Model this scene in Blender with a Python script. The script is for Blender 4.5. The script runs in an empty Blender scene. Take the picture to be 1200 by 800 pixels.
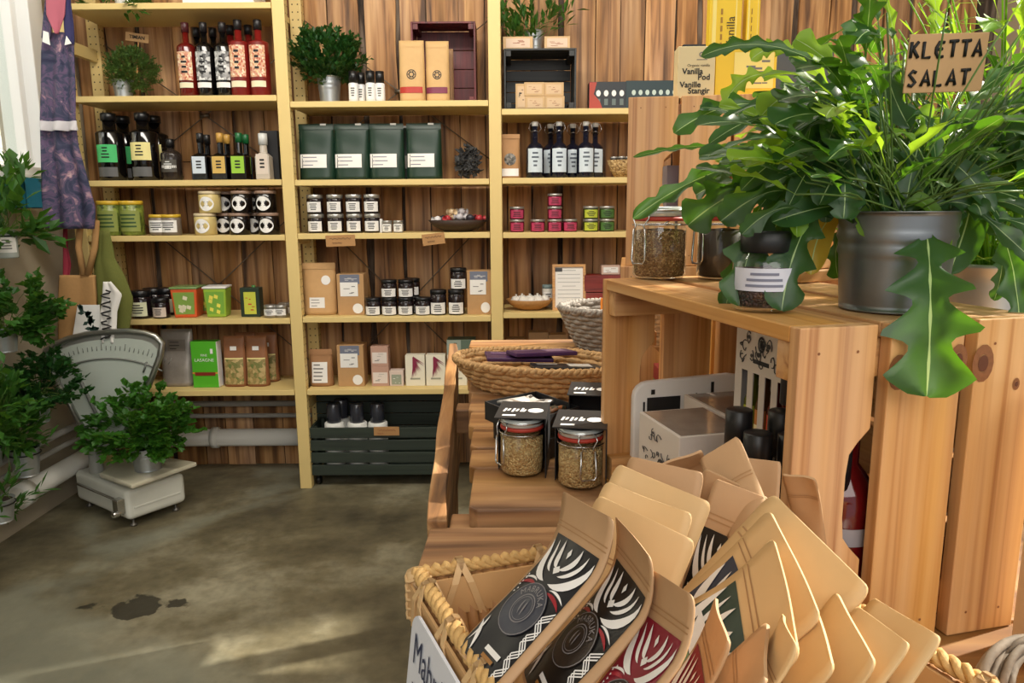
import bpy, bmesh, math, random
from mathutils import Vector, Matrix, noise
PI = math.pi
random.seed(11)
sc = bpy.context.scene
COL = sc.collection
# ---------------------------------------------------------------- camera
EYE = 1.25
F0 = 867.0
PITCH = math.radians(10.2)
ROLL = 0.007
cp, sp = math.cos(PITCH), math.sin(PITCH)
CF = Vector((0, cp, -sp)); CU = Vector((0, sp, cp)); CR = Vector((1, 0, 0))
CR2 = CR*math.cos(ROLL)-CU*math.sin(ROLL); CU2 = CU*math.cos(ROLL)+CR*math.sin(ROLL)
CAM = Vector((0, 0, EYE))
cam_d = bpy.data.cameras.new('camera'); cam = bpy.data.objects.new('camera', cam_d); COL.objects.link(cam)
cam_d.sensor_width = 36; cam_d.lens = 36*F0/1200; cam_d.clip_start = 0.02
m = Matrix((( CR2.x, CU2.x, -CF.x, 0), (CR2.y, CU2.y, -CF.y, 0), (CR2.z, CU2.z, -CF.z, 0), (0, 0, 0, 1)))
cam.matrix_world = Matrix.Translation(CAM) @ m
sc.camera = cam
def ray(px, py): return CF+CR2*((px-600)/F0)-CU2*((py-400)/F0)
def pS(px, py, s): return CAM+ray(px, py)*s
def pY(px, py, Y): r = ray(px, py); return CAM+r*(Y/r.y)
def pZ(px, py, Z): r = ray(px, py); return CAM+r*((Z-EYE)/r.z)
def pX(px, py, X): r = ray(px, py); return CAM+r*(X/r.x)
# ---------------------------------------------------------------- light
sc.view_settings.view_transform = 'Standard'; sc.view_settings.look = 'None'
sc.view_settings.gamma = 1; sc.view_settings.use_curve_mapping = False
sc.view_settings.exposure = 0.45
w = bpy.data.worlds.new('sky'); sc.world = w; w.use_nodes = True
bg = w.node_tree.nodes['Background']; bg.inputs[0].default_value = (0.93, 0.96, 1.0, 1); bg.inputs[1].default_value = 0.45
def lamp(name, kind, loc, target, energy, color, **kw):
    d = bpy.data.lights.new(name, kind); d.energy = energy; d.color = color
    for k, v in kw.items(): setattr(d, k, v)
    o = bpy.data.objects.new(name, d); COL.objects.link(o); o.location = loc
    o.rotation_euler = (Vector(target)-Vector(loc)).to_track_quat('-Z', 'Y').to_euler(); return o
lamp('sun', 'SUN', (2.2, 1.6, 2.65), (0.0, 0.75, 1.05), 6.5, (1.0, 0.93, 0.8), angle=0.03)
lamp('shop_front_window_light', 'AREA', (0.7, -1.9, 2.6), (0.0, 3.4, 1.35), 44, (1.0, 0.95, 0.87), shape='RECTANGLE', size=3.4, size_y=1.5)
lamp('ceiling_light', 'AREA', (-0.3, 1.7, 2.95), (-0.3, 3.1, 1.6), 54, (1.0, 0.94, 0.84), shape='RECTANGLE', size=2.4, size_y=0.5)
# ---------------------------------------------------------------- materials
def lin(c):
    return tuple(((v/255)/12.92 if v/255 <= 0.04045 else ((v/255+0.055)/1.055)**2.4) for v in c)+(1,)
MATS = {}
def newmat(name):
    mt = bpy.data.materials.new(name); mt.use_nodes = True; nt = mt.node_tree
    return mt, nt, nt.nodes['Principled BSDF'], nt.nodes.new, nt.links.new
def mat(name, c, rough=0.5, metal=0.0, noise_amt=0.0, nscale=40, bump=0.0, spec=0.5, coat=0.0):
    if name in MATS: return MATS[name]
    mt, nt, b, N, L = newmat(name)
    b.inputs['Roughness'].default_value = rough; b.inputs['Metallic'].default_value = metal
    b.inputs['Specular IOR Level'].default_value = spec; b.inputs['Coat Weight'].default_value = coat
    tc = N('ShaderNodeTexCoord'); nz = N('ShaderNodeTexNoise'); nz.inputs['Scale'].default_value = nscale; nz.inputs['Detail'].default_value = 4
    L(tc.outputs['Object'], nz.inputs['Vector'])
    r = N('ShaderNodeMixRGB'); r.inputs[1].default_value = tuple(x*(1-noise_amt) for x in lin(c)[:3])+(1,)
    r.inputs[2].default_value = tuple(min(1, x*(1+noise_amt)) for x in lin(c)[:3])+(1,)
    L(nz.outputs['Fac'], r.inputs[0]); L(r.outputs[0], b.inputs['Base Color'])
    if bump:
        bp = N('ShaderNodeBump'); bp.inputs['Strength'].default_value = bump; bp.inputs['Distance'].default_value = 0.002
        L(nz.outputs['Fac'], bp.inputs['Height']); L(bp.outputs[0], b.inputs['Normal'])
    MATS[name] = mt; return mt
def wood(name, light, mid, dark, axis='Z', across=45, along=2.2, rough=0.5, tint=0.25, bump=0.25, dirt=0.0, blotch=None):
    """grain runs along the given axis of the board; each board has its own offset and tint"""
    if name in MATS: return MATS[name]
    mt, nt, b, N, L = newmat(name)
    tc = N('ShaderNodeTexCoord'); geo = N('ShaderNodeNewGeometry')
    off = N('ShaderNodeVectorMath'); off.operation = 'SCALE'; off.inputs[3].default_value = 13.0
    cmb = N('ShaderNodeCombineXYZ')
    for k in range(3): L(geo.outputs['Random Per Island'], cmb.inputs[k])
    L(cmb.outputs[0], off.inputs[0])
    add = N('ShaderNodeVectorMath'); add.operation = 'ADD'; L(tc.outputs['Object'], add.inputs[0]); L(off.outputs[0], add.inputs[1])
    mp = N('ShaderNodeMapping'); s = [across]*3; s['XYZ'.index(axis)] = along; mp.inputs['Scale'].default_value = s
    L(add.outputs[0], mp.inputs[0])
    n1 = N('ShaderNodeTexNoise'); n1.inputs['Scale'].default_value = 1.0; n1.inputs['Detail'].default_value = 5; n1.inputs['Distortion'].default_value = 0.6
    L(mp.outputs[0], n1.inputs['Vector'])
    cr = N('ShaderNodeValToRGB'); e = cr.color_ramp.elements
    e[0].position = 0.3; e[0].color = lin(dark); e[1].position = 0.68; e[1].color = lin(light)
    x = e.new(0.47); x.color = lin(mid)
    L(n1.outputs['Fac'], cr.inputs[0])
    col = cr.outputs[0]
    # broad figure
    mp2 = N('ShaderNodeMapping'); s2 = [across*0.25]*3; s2['XYZ'.index(axis)] = along*0.8; mp2.inputs['Scale'].default_value = s2
    L(add.outputs[0], mp2.inputs[0])
    n2 = N('ShaderNodeTexNoise'); n2.inputs['Scale'].default_value = 1.0; n2.inputs['Detail'].default_value = 3
    L(mp2.outputs[0], n2.inputs['Vector'])
    if dirt:
        cd = N('ShaderNodeValToRGB'); cd.color_ramp.elements[0].position = 0.30; cd.color_ramp.elements[1].position = 0.44
        L(n2.outputs['Fac'], cd.inputs[0])
        inv = N('ShaderNodeMath'); inv.operation = 'MULTIPLY_ADD'; L(cd.outputs[0], inv.inputs[0]); inv.inputs[1].default_value = -dirt; inv.inputs[2].default_value = dirt
        mx = N('ShaderNodeMixRGB'); L(inv.outputs[0], mx.inputs[0]); L(col, mx.inputs[1]); mx.inputs[2].default_value = lin(blotch or (60, 42, 30)); col = mx.outputs[0]
    hs = N('ShaderNodeHueSaturation')
    mr = N('ShaderNodeMapRange'); L(geo.outputs['Random Per Island'], mr.inputs[0]); mr.inputs[3].default_value = 1-tint; mr.inputs[4].default_value = 1+tint*0.6
    L(mr.outputs[0], hs.inputs['Value']); L(col, hs.inputs['Color'])
    mr2 = N('ShaderNodeMapRange'); L(n2.outputs['Fac'], mr2.inputs[0]); mr2.inputs[1].default_value = 0.3; mr2.inputs[2].default_value = 0.7; mr2.inputs[3].default_value = 1.12; mr2.inputs[4].default_value = 0.86
    L(mr2.outputs[0], hs.inputs['Saturation'])
    L(hs.outputs[0], b.inputs['Base Color']); b.inputs['Roughness'].default_value = rough
    bp = N('ShaderNodeBump'); bp.inputs['Strength'].default_value = bump; bp.inputs['Distance'].default_value = 0.003
    L(n1.outputs['Fac'], bp.inputs['Height']); L(bp.outputs[0], b.inputs['Normal'])
    MATS[name] = mt; return mt
def pine(ax): return wood('pine_'+ax, (222, 172, 112), (208, 154, 94), (172, 112, 58), ax, 75, 1.5, 0.5, 0.10, 0.12)
def leafmat(name, c, t, trans=0.4, rough=0.42, spec=0.4):
    if name in MATS: return MATS[name]
    mt, nt, b, N, L = newmat(name)
    geo = N('ShaderNodeNewGeometry'); hs = N('ShaderNodeHueSaturation'); hs.inputs['Color'].default_value = lin(c)
    mr = N('ShaderNodeMapRange'); L(geo.outputs['Random Per Island'], mr.inputs[0]); mr.inputs[3].default_value = 0.72; mr.inputs[4].default_value = 1.3
    L(mr.outputs[0], hs.inputs['Value']); L(hs.outputs[0], b.inputs['Base Color'])
    b.inputs['Roughness'].default_value = rough; b.inputs['Specular IOR Level'].default_value = spec
    tr = N('ShaderNodeBsdfTranslucent'); tr.inputs[0].default_value = lin(t)
    mx = N('ShaderNodeMixShader'); mx.inputs[0].default_value = trans
    L(b.outputs[0], mx.inputs[1]); L(tr.outputs[0], mx.inputs[2]); L(mx.outputs[0], nt.nodes['Material Output'].inputs[0])
    MATS[name] = mt; return mt
def glassmat(name, c=(255, 255, 255), rough=0.03, dens=0.0):
    """thin clear glass: a see-through film with reflections that grow at grazing angles"""
    if name in MATS: return MATS[name]
    mt, nt, b, N, L = newmat(name)
    tr = N('ShaderNodeBsdfTransparent'); tr.inputs[0].default_value = lin(c)
    gl = N('ShaderNodeBsdfGlossy'); gl.inputs['Roughness'].default_value = rough; gl.inputs[0].default_value = (1, 1, 1, 1)
    fr = N('ShaderNodeLayerWeight'); fr.inputs[0].default_value = 0.5; pw_ = N('ShaderNodeMath'); pw_.operation = 'POWER'; L(fr.outputs['Facing'], pw_.inputs[0]); pw_.inputs[1].default_value = 4.0
    ma = N('ShaderNodeMath'); ma.operation = 'MULTIPLY_ADD'; L(pw_.outputs[0], ma.inputs[0]); ma.inputs[1].default_value = 0.8; ma.inputs[2].default_value = 0.05
    mx = N('ShaderNodeMixShader'); L(ma.outputs[0], mx.inputs[0]); L(tr.outputs[0], mx.inputs[1]); L(gl.outputs[0], mx.inputs[2])
    L(mx.outputs[0], nt.nodes['Material Output'].inputs[0]); MATS[name] = mt; return mt
def specks(name, c1, c2, c3, scale=60, rough=0.6, bump=0.5):
    """granular contents / woven or printed mottling made of cells"""
    if name in MATS: return MATS[name]
    mt, nt, b, N, L = newmat(name)
    tc = N('ShaderNodeTexCoord'); v = N('ShaderNodeTexVoronoi'); v.inputs['Scale'].default_value = scale; L(tc.outputs['Object'], v.inputs['Vector'])
    sep = N('ShaderNodeSeparateColor'); L(v.outputs['Color'], sep.inputs[0])
    cr = N('ShaderNodeValToRGB'); e = cr.color_ramp.elements; e[0].color = lin(c1); e[1].color = lin(c3); x = e.new(0.5); x.color = lin(c2)
    L(sep.outputs[0], cr.inputs[0]); L(cr.outputs[0], b.inputs['Base Color']); b.inputs['Roughness'].default_value = rough
    bp = N('ShaderNodeBump'); bp.inputs['Strength'].default_value = bump; bp.inputs['Distance'].default_value = 0.004; bp.invert = True
    L(v.outputs['Distance'], bp.inputs['Height']); L(bp.outputs[0], b.inputs['Normal']); MATS[name] = mt; return mt
def galv(dark=False):
    return mat('weathered_zinc', (130, 134, 138), 0.38, 0.85, 0.22, 25, 0.1) if dark else mat('galvanised_steel', (176, 180, 182), 0.38, 0.75, 0.22, 25, 0.1)
M_paint = mat('pale_yellow_paint', (222, 196, 130), 0.5, 0, 0.05, 6)
M_kraft = mat('kraft_paper', (186, 145, 98), 0.75, 0, 0.07, 60, 0.1)
M_white = mat('white_paper', (236, 234, 230), 0.7)
M_ink = mat('black_ink', (22, 21, 22), 0.6)
M_black = mat('black_card', (26, 26, 28), 0.55)
M_grey = mat('grey_ink', (120, 118, 116), 0.6)
M_blackp = mat('black_gloss_plastic', (14, 14, 15), 0.28)
M_dglass = mat('dark_bottle_glass', (12, 10, 10), 0.08, spec=0.7)
M_steel = mat('bright_steel_wire', (200, 200, 200), 0.22, 1.0)
M_glass = glassmat('clear_glass', (246, 250, 248))
M_rubber = mat('red_rubber_seal', (176, 58, 44), 0.5)
# ---------------------------------------------------------------- mesh helpers
class MB:
    def __init__(s): s.v = []; s.f = []; s.m = []; s.s = []
    def add(s, vs, fs, mi=0, sm=False, M=None):
        b = len(s.v)
        s.v += [tuple(M @ Vector(p)) if M is not None else tuple(p) for p in vs]
        for f in fs: s.f.append(tuple(i+b for i in f)); s.m.append(mi); s.s.append(sm)
    def box(s, c, d, mi=0, rz=0, M=None):
        x, y, z = d[0]/2, d[1]/2, d[2]/2; R = Matrix.Translation(Vector(c)) @ Matrix.Rotation(rz, 4, 'Z')
        if M is not None: R = M @ R
        s.add([(a, b, e) for a in (-x, x) for b in (-y, y) for e in (-z, z)], [(0, 1, 3, 2), (4, 6, 7, 5), (0, 4, 5, 1), (2, 3, 7, 6), (0, 2, 6, 4), (1, 5, 7, 3)], mi, False, R)
    def bx(s, x0, x1, y0, y1, z0, z1, mi=0): s.box(((x0+x1)/2, (y0+y1)/2, (z0+z1)/2), (abs(x1-x0), abs(y1-y0), abs(z1-z0)), mi)
    def quad(s, a, b, c, d, mi=0): s.add([a, b, c, d], [(0, 1, 2, 3)], mi)
    def lathe(s, prof, seg=20, mi=0, M=None, a0=0, a1=2*PI, sx=1, sy=1):
        full = abs(a1-a0-2*PI) < 1e-6; n = seg if full else seg+1; vs = []
        for r, z in prof:
            for k in range(n):
                a = a0+(a1-a0)*k/seg; vs.append((r*math.cos(a)*sx, r*math.sin(a)*sy, z))
        fs = []
        for j in range(len(prof)-1):
            for k in range(seg):
                k2 = (k+1) % n
                fs.append((j*n+k, j*n+k2, (j+1)*n+k2, (j+1)*n+k))
        s.add(vs, fs, mi, True, M)
    def tube(s, pts, r, seg=6, mi=0, closed=False, caps=True):
        pts = [Vector(p) for p in pts]; n = len(pts); rr = r if isinstance(r, (list, tuple)) else [r]*n
        vs = []; prev = None
        for i, p in enumerate(pts):
            if closed: t = pts[(i+1) % n]-pts[i-1]
            else: t = pts[min(i+1, n-1)]-pts[max(i-1, 0)]
            t = t.normalized() if t.length > 1e-9 else Vector((0, 0, 1))
            if prev is None: a = Vector((0, 0, 1)) if abs(t.z) < 0.9 else Vector((1, 0, 0)); u = t.cross(a).normalized()
            else: u = (prev-t*prev.dot(t)); u = u.normalized() if u.length > 1e-6 else t.orthogonal().normalized()
            prev = u; v2 = t.cross(u)
            for k in range(seg):
                a = 2*PI*k/seg; vs.append(p+(u*math.cos(a)+v2*math.sin(a))*rr[i])
        fs = []
        for i in range(n if closed else n-1):
            for k in range(seg):
                j = (i+1) % n; k2 = (k+1) % seg; fs.append((i*seg+k, i*seg+k2, j*seg+k2, j*seg+k))
        if not closed and caps: fs += [tuple(range(seg))[::-1], tuple(range((n-1)*seg, n*seg))]
        s.add(vs, fs, mi, True)
    def grid(s, fn, nu, nv, mi=0, sm=True, mfn=None):
        vs = [fn(i/nu, j/nv) for j in range(nv+1) for i in range(nu+1)]; b = len(s.v); s.v += [tuple(p) for p in vs]
        for j in range(nv):
            for i in range(nu):
                a = b+j*(nu+1)+i; s.f.append((a, a+1, a+nu+2, a+nu+1)); s.m.append(mfn(i, j) if mfn else mi); s.s.append(sm)
    def poly(s, pts, fn=None, mi=0):
        s.add([fn(*p) if fn else p for p in pts], [tuple(range(len(pts)))], mi)
    def extr(s, out, th, M=None, mi=0):
        """2-D outline in x,z extruded along y"""
        n = len(out); s.add([(x, 0, z) for x, z in out]+[(x, th, z) for x, z in out], [tuple(range(n)), tuple(range(2*n-1, n-1, -1))]+[(i, i+n, (i+1) % n+n, (i+1) % n) for i in range(n)], mi, False, M)
    def build(s, name, mats, parent=None, bevel=0, loc=None, rot=None, seg=2, sub=0, solid=0):
        me = bpy.data.meshes.new(name); me.from_pydata(s.v, [], s.f)
        for mt in (mats if isinstance(mats, (list, tuple)) else [mats]): me.materials.append(mt)
        me.polygons.foreach_set('material_index', s.m); me.polygons.foreach_set('use_smooth', s.s); me.update()
        o = bpy.data.objects.new(name, me); COL.objects.link(o)
        if parent is not None: o.parent = parent
        if loc is not None: o.location = loc
        if rot is not None: o.rotation_euler = rot
        if solid: q = o.modifiers.new('solid', 'SOLIDIFY'); q.thickness = solid
        if bevel: q = o.modifiers.new('bevel', 'BEVEL'); q.width = bevel; q.segments = seg; q.limit_method = 'ANGLE'
        if sub: q = o.modifiers.new('sub', 'SUBSURF'); q.levels = q.render_levels = sub
        return o
def tag(o, label=None, cat=None, group=None, kind=None):
    for k, v in (('label', label), ('category', cat), ('group', group), ('kind', kind)):
        if v: o[k] = v
    return o
def thing(name, label=None, cat=None, loc=(0, 0, 0), rz=0, group=None):
    o = bpy.data.objects.new(name, None); COL.objects.link(o); o.empty_display_size = 0.02
    o.location = loc; o.rotation_euler = (0, 0, rz); return tag(o, label, cat, group)
def dup(root):
    def cp_(o, p):
        c = o.copy(); COL.objects.link(c); c.parent = p
        for ch in list(o.children): cp_(ch, c)
        return c
    return cp_(root, None)
CACHE = {}
def put(key, builder, loc, label, cat, group=None, rz=0.0, scale=None):
    """first call builds the kind, later calls copy it with its parts"""
    if key in CACHE: o = dup(CACHE[key])
    else: o = builder(); CACHE[key] = o
    o.location = loc; o.rotation_euler = (0, 0, rz)
    if scale: o.scale = (scale,)*3 if isinstance(scale, (int, float)) else scale
    for k in ('label', 'category', 'group'):
        if k in o: del o[k]
    return tag(o, label, cat, group)
def struct(mb, name, mats, **k):
    return tag(mb.build(name, mats, **k), kind='structure')
def text(s, size, mt, parent, M, name='lettering', bold=0.0, align='CENTER', shear=0, sx=1.0, space=1.0, bend=None):
    cu = bpy.data.curves.new('t', 'FONT'); cu.body = s; cu.size = size; cu.align_x = align; cu.align_y = 'CENTER'; cu.offset = bold; cu.shear = shear
    cu.space_character = space; cu.resolution_u = 3
    t = bpy.data.objects.new('t', cu); me = bpy.data.meshes.new_from_object(t); bpy.data.objects.remove(t)
    for v in me.vertices:
        v.co.x *= sx; p = Vector((v.co.x, v.co.y, 0)); v.co = bend(p.x, p.y) if bend else M @ p
    me.materials.clear(); me.materials.append(mt); me.name = name
    o = bpy.data.objects.new(name, me); COL.objects.link(o); o.parent = parent; return o
def TM(x, y, z, rx=PI/2, rz=0): return Matrix.Translation((x, y, z)) @ Matrix.Rotation(rz, 4, 'Z') @ Matrix.Rotation(rx, 4, 'X')
# ---------------------------------------------------------------- the room
YB = 3.53     # face of the plank wall
XL = -1.97    # face of the left wall
def floor_mat():
    mt, nt, b, N, L = newmat('worn_concrete')
    tc = N('ShaderNodeTexCoord')
    n1 = N('ShaderNodeTexNoise'); n1.inputs['Scale'].default_value = 1.6; n1.inputs['Detail'].default_value = 8; n1.inputs['Roughness'].default_value = 0.62; L(tc.outputs['Object'], n1.inputs['Vector'])
    cr = N('ShaderNodeValToRGB'); e = cr.color_ramp.elements; e[0].position = 0.36; e[0].color = lin((82, 76, 60)); e[1].position = 0.64; e[1].color = lin((158, 152, 128)); x = e.new(0.5); x.color = lin((116, 108, 84))
    L(n1.outputs['Fac'], cr.inputs[0])
    n2 = N('ShaderNodeTexNoise'); n2.inputs['Scale'].default_value = 22; n2.inputs['Detail'].default_value = 6; L(tc.outputs['Object'], n2.inputs['Vector'])
    mx = N('ShaderNodeMixRGB'); mx.blend_type = 'MULTIPLY'; mx.inputs[0].default_value = 0.55; L(cr.outputs[0], mx.inputs[1])
    c2 = N('ShaderNodeValToRGB'); c2.color_ramp.elements[0].position = 0.3; c2.color_ramp.elements[0].color = (0.5, 0.5, 0.48, 1); c2.color_ramp.elements[1].position = 0.6; L(n2.outputs['Fac'], c2.inputs[0]); L(c2.outputs[0], mx.inputs[2])
    # bluish cement patches
    n3 = N('ShaderNodeTexNoise'); n3.inputs['Scale'].default_value = 0.9; n3.inputs['Detail'].default_value = 5; n3.inputs['Distortion'].default_value = 1.0
    mp = N('ShaderNodeMapping'); mp.inputs['Location'].default_value = (3.1, 1.7, 0); L(tc.outputs['Object'], mp.inputs[0]); L(mp.outputs[0], n3.inputs['Vector'])
    c3 = N('ShaderNodeValToRGB'); c3.color_ramp.elements[0].position = 0.52; c3.color_ramp.elements[0].color = (0, 0, 0, 1); c3.color_ramp.elements[1].position = 0.62; c3.color_ramp.elements[1].color = (0.55, 0.55, 0.55, 1); L(n3.outputs['Fac'], c3.inputs[0])
    m2 = N('ShaderNodeMixRGB'); L(c3.outputs[0], m2.inputs[0]); L(mx.outputs[0], m2.inputs[1]); m2.inputs[2].default_value = lin((140, 143, 128))
    # one dark spill with its own ragged shape
    c = pZ(163, 710, 0)
    sub = N('ShaderNodeVectorMath'); sub.operation = 'SUBTRACT'; L(tc.outputs['Object'], sub.inputs[0]); sub.inputs[1].default_value = (c.x, c.y, 0)
    scl = N('ShaderNodeVectorMath'); scl.operation = 'MULTIPLY'; scl.inputs[1].default_value = (8.5, 17, 0); L(sub.outputs[0], scl.inputs[0])
    nn = N('ShaderNodeTexNoise'); nn.inputs['Scale'].default_value = 9; nn.inputs['Detail'].default_value = 5; L(tc.outputs['Object'], nn.inputs['Vector'])
    ad = N('ShaderNodeVectorMath'); ad.operation = 'MULTIPLY_ADD'; L(nn.outputs['Color'], ad.inputs[0]); ad.inputs[1].default_value = (2.9, 2.9, 0); L(scl.outputs[0], ad.inputs[2])
    s3 = N('ShaderNodeVectorMath'); s3.operation = 'SUBTRACT'; L(ad.outputs[0], s3.inputs[0]); s3.inputs[1].default_value = (1.45, 1.45, 0)
    ln = N('ShaderNodeVectorMath'); ln.operation = 'LENGTH'; L(s3.outputs[0], ln.inputs[0])
    mr = N('ShaderNodeMapRange'); L(ln.outputs['Value'], mr.inputs[0]); mr.inputs[1].default_value = 0.88; mr.inputs[2].default_value = 1.0; mr.inputs[3].default_value = 0.9; mr.inputs[4].default_value = 0
    m3 = N('ShaderNodeMixRGB'); L(mr.outputs[0], m3.inputs[0]); L(m2.outputs[0], m3.inputs[1]); m3.inputs[2].default_value = lin((48, 45, 36))
    L(m3.outputs[0], b.inputs['Base Color']); b.inputs['Roughness'].default_value = 0.42
    L(n1.outputs['Fac'], b.inputs['Roughness'])
    bp = N('ShaderNodeBump'); bp.inputs['Strength'].default_value = 0.2; bp.inputs['Distance'].default_value = 0.01; L(n2.outputs['Fac'], bp.inputs['Height']); L(bp.outputs[0], b.inputs['Normal'])
    return mt
mb = MB(); mb.bx(XL-0.3, 4.5, -2.6, YB+0.3, -0.1, 0); struct(mb, 'floor', floor_mat())
# the back wall of reclaimed upright planks, nailed over dark boarding
M_plank = wood('old_plank', (218, 170, 114), (176, 126, 78), (88, 58, 35), 'Z', 30, 1.5, 0.62, 0.30, 0.5, 0.75, (74, 50, 33))
M_bark = wood('bark_edge', (128, 112, 96), (72, 56, 44), (30, 23, 18), 'Z', 30, 3.5, 0.85, 0.2, 0.8, 0.6, (20, 15, 12))
mb = MB(); mb.bx(XL-0.2, 2.4, YB+0.022, YB+0.2, 0, 3.0, 1)
rnd = random.Random(5)
def wavy_plank(x0, x1, z0, z1, y, th, amp, seed, mi=0):
    n = max(3, int((z1-z0)/0.07)); L_ = []; R_ = []
    for i in range(n+1):
        z = z0+(z1-z0)*i/n
        L_.append((x0+amp*noise.noise((seed, z*3.1, 0))+0.3*amp*noise.noise((seed, z*15, 4)), z)); R_.append((x1+amp*noise.noise((seed+7, z*3.3, 2))+0.3*amp*noise.noise((seed+3, z*14, 9)), z))
    vs = []
    for (a, z), (b_, _) in zip(L_, R_): vs += [(a, y, z), (b_, y, z), (b_, y+th, z), (a, y+th, z)]
    fs = [(0, 1, 2, 3)[::-1], (4*n, 4*n+1, 4*n+2, 4*n+3)]
    for i in range(n):
        for k in range(4): fs.append((4*i+k, 4*i+(k+1) % 4, 4*i+4+(k+1) % 4, 4*i+4+k))
    mb.add(vs, [f[::-1] for f in fs], mi)
x = XL+0.005; k = 0
while x < 2.06:
    wd = rnd.uniform(0.085, 0.15); gap = rnd.choice([0.003, 0.005, 0.008, 0.018, 0.028]) ; z = 0
    cut = rnd.uniform(1.2, 2.7) if rnd.random() < 0.6 else 3.0
    amp = 0.003 if gap < 0.01 else 0.013
    while z < 3.0:
        z2 = min(3.0, cut)
        if z2 <= z: z2 = 3.0
        wavy_plank(x, x+wd, z+0.002, z2-0.002, YB+rnd.uniform(0, 0.007), 0.016, amp, k*3.7+z)
        z = z2
        if z2 < 3: cut = 3.0
    x += wd+gap; k += 1
struct(mb, 'wall_back', [M_plank, M_bark])
# left wall with a window opening
M_plaster = mat('rough_plaster', (172, 160, 138), 0.85, 0, 0.12, 9, 0.6)
WY1 = pX(50, 60, XL).y; WZ0 = pX(44, 205, XL).z; WY0 = 1.2; WZ1 = 2.75
mb = MB(); mb.bx(XL-0.22, XL, -2.6, WY0, 0, 3); mb.bx(XL-0.22, XL, WY1, YB+0.3, 0, 3); mb.bx(XL-0.22, XL, WY0, WY1, 0, WZ0); mb.bx(XL-0.22, XL, WY0, WY1, WZ1, 3)
struct(mb, 'wall_left', M_plaster)
M_wframe = mat('white_window_paint', (238, 238, 236), 0.4)
mb = MB()
mb.bx(XL-0.14, XL+0.02, WY1-0.10, WY1, WZ0, WZ1); mb.bx(XL-0.14, XL+0.02, WY0, WY0+0.06, WZ0, WZ1); mb.bx(XL-0.14, XL+0.02, WY0+0.06, WY1-0.10, WZ0, WZ0+0.03); mb.bx(XL-0.14, XL+0.02, WY0+0.06, WY1-0.1, WZ1-0.06, WZ1)
mb.bx(XL-0.11, XL-0.03, WY1-0.135, WY1-0.10, WZ0+0.03, WZ1-0.06)
win = struct(mb, 'window_1', M_wframe, bevel=0.004)
mb = MB(); mb.bx(XL-0.075, XL-0.07, WY0+0.06, WY1-0.135, WZ0+0.03, WZ1-0.06); tag(mb.build('window_pane', M_glass, win), kind='structure')
mb = MB(); mb.bx(XL-0.02, XL+0.035, WY0-0.05, WY1+0.01, WZ0-0.035, WZ0); tag(mb.build('window_sill', M_wframe, win, bevel=0.004), kind='structure')
# ceiling and right wall, both unseen, added to shape the light
mb = MB(); XR = 2.2
mb.bx(XR, XR+0.2, -0.6, 0.8, 0, 3); mb.bx(XR, XR+0.2, 3.25, YB+0.3, 0, 3); mb.bx(XR, XR+0.2, 0.8, 3.25, 0, 1.95); mb.bx(XR, XR+0.2, 0.8, 3.25, 2.92, 3)
struct(mb, 'added_wall_right', M_plaster)  # unseen wall, its opening sized to steer where the sun falls
mb = MB(); mb.bx(XL-0.2, XR+0.2, -0.6, YB+0.3, 3.0, 3.1); struct(mb, 'added_ceiling', mat('white_ceiling', (225, 220, 208), 0.8))  # unseen, put in to shade the shelves and floor from above
# building across the street seen through the window
nb = thing('neighbour_building', 'pale weatherboarded building outside, seen through the left window', 'building', (XL-3.0, 3.2, 0))
mb = MB()
for i in range(30): mb.box((0, 1.0, 0.1+i*0.13), (0.05, 9, 0.122), 0)
mb.build('siding', mat('cream_siding', (238, 228, 214), 0.7), nb)
mb = MB(); mb.box((0.05, 0.0, 1.95), (0.05, 0.42, 3.9)); mb.build('corner_board', mat('pinkish_corner_board', (196, 170, 158), 0.7), nb)
# heating pipes
M_pipe = mat('white_pipe_paint', (228, 226, 218), 0.4)
M_pgrey = mat('grey_pipe', (150, 146, 138), 0.45)
def pipe(pts, r, m_, label, clips=()):
    t = thing('heating_pipe', label, 'pipe', pts[0])
    o = Vector(pts[0]); mb = MB(); mb.tube([Vector(p)-o for p in pts], r, 14); mb.build('pipe_run', m_, t)
    for c in clips:
        mb = MB(); mb.tube([Vector(c[0])-o, Vector(c[1])-o], r*1.22, 14); mb.tube([Vector(c[0])-o+(Vector(c[1])-Vector(c[0]))*0.5, (XL if c[2] == 'L' else c[0][0])*Vector((1, 0, 0))+Vector((0, c[0][1] if c[2] == 'L' else YB, c[0][2]))-o], 0.008, 6); mb.build('pipe_bracket', m_, t)
zc = 0.17; PX1 = pY(332, 120, 3.2).x
pl = Vector((XL+0.065, 0.6, zc)); pc = Vector((XL+0.065, YB-0.09, zc)); pr = Vector((PX1-0.03, YB-0.09, zc))
yq = pX(35, 606, XL+0.085).y
pipe([pl, (pl.x, 2.0, zc), pc-Vector((0, 0.06, 0)), pc-Vector((-0.02, 0.02, 0)), pc+Vector((0.06, 0, 0)), pr], 0.042, M_pipe, 'thick white heating pipe running low along the left and back walls', [((pl.x, yq-0.03, zc), (pl.x, yq+0.03, zc), 'L'), ((-1.45, pc.y, zc), (-1.42, pc.y, zc), 'B')])
for dz, r, lb in ((0.33, 0.014, 'thin grey pipe, upper of the two thin pipes under the left shelves'), (0.27, 0.011, 'thin grey pipe just above the thick white pipe')):
    pipe([(XL+0.06, 0.7, dz), (XL+0.06, YB-0.09, dz), (XL+0.09, YB-0.06, dz), (PX1-0.03, YB-0.06, dz)], r, M_pgrey, lb)
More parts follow.
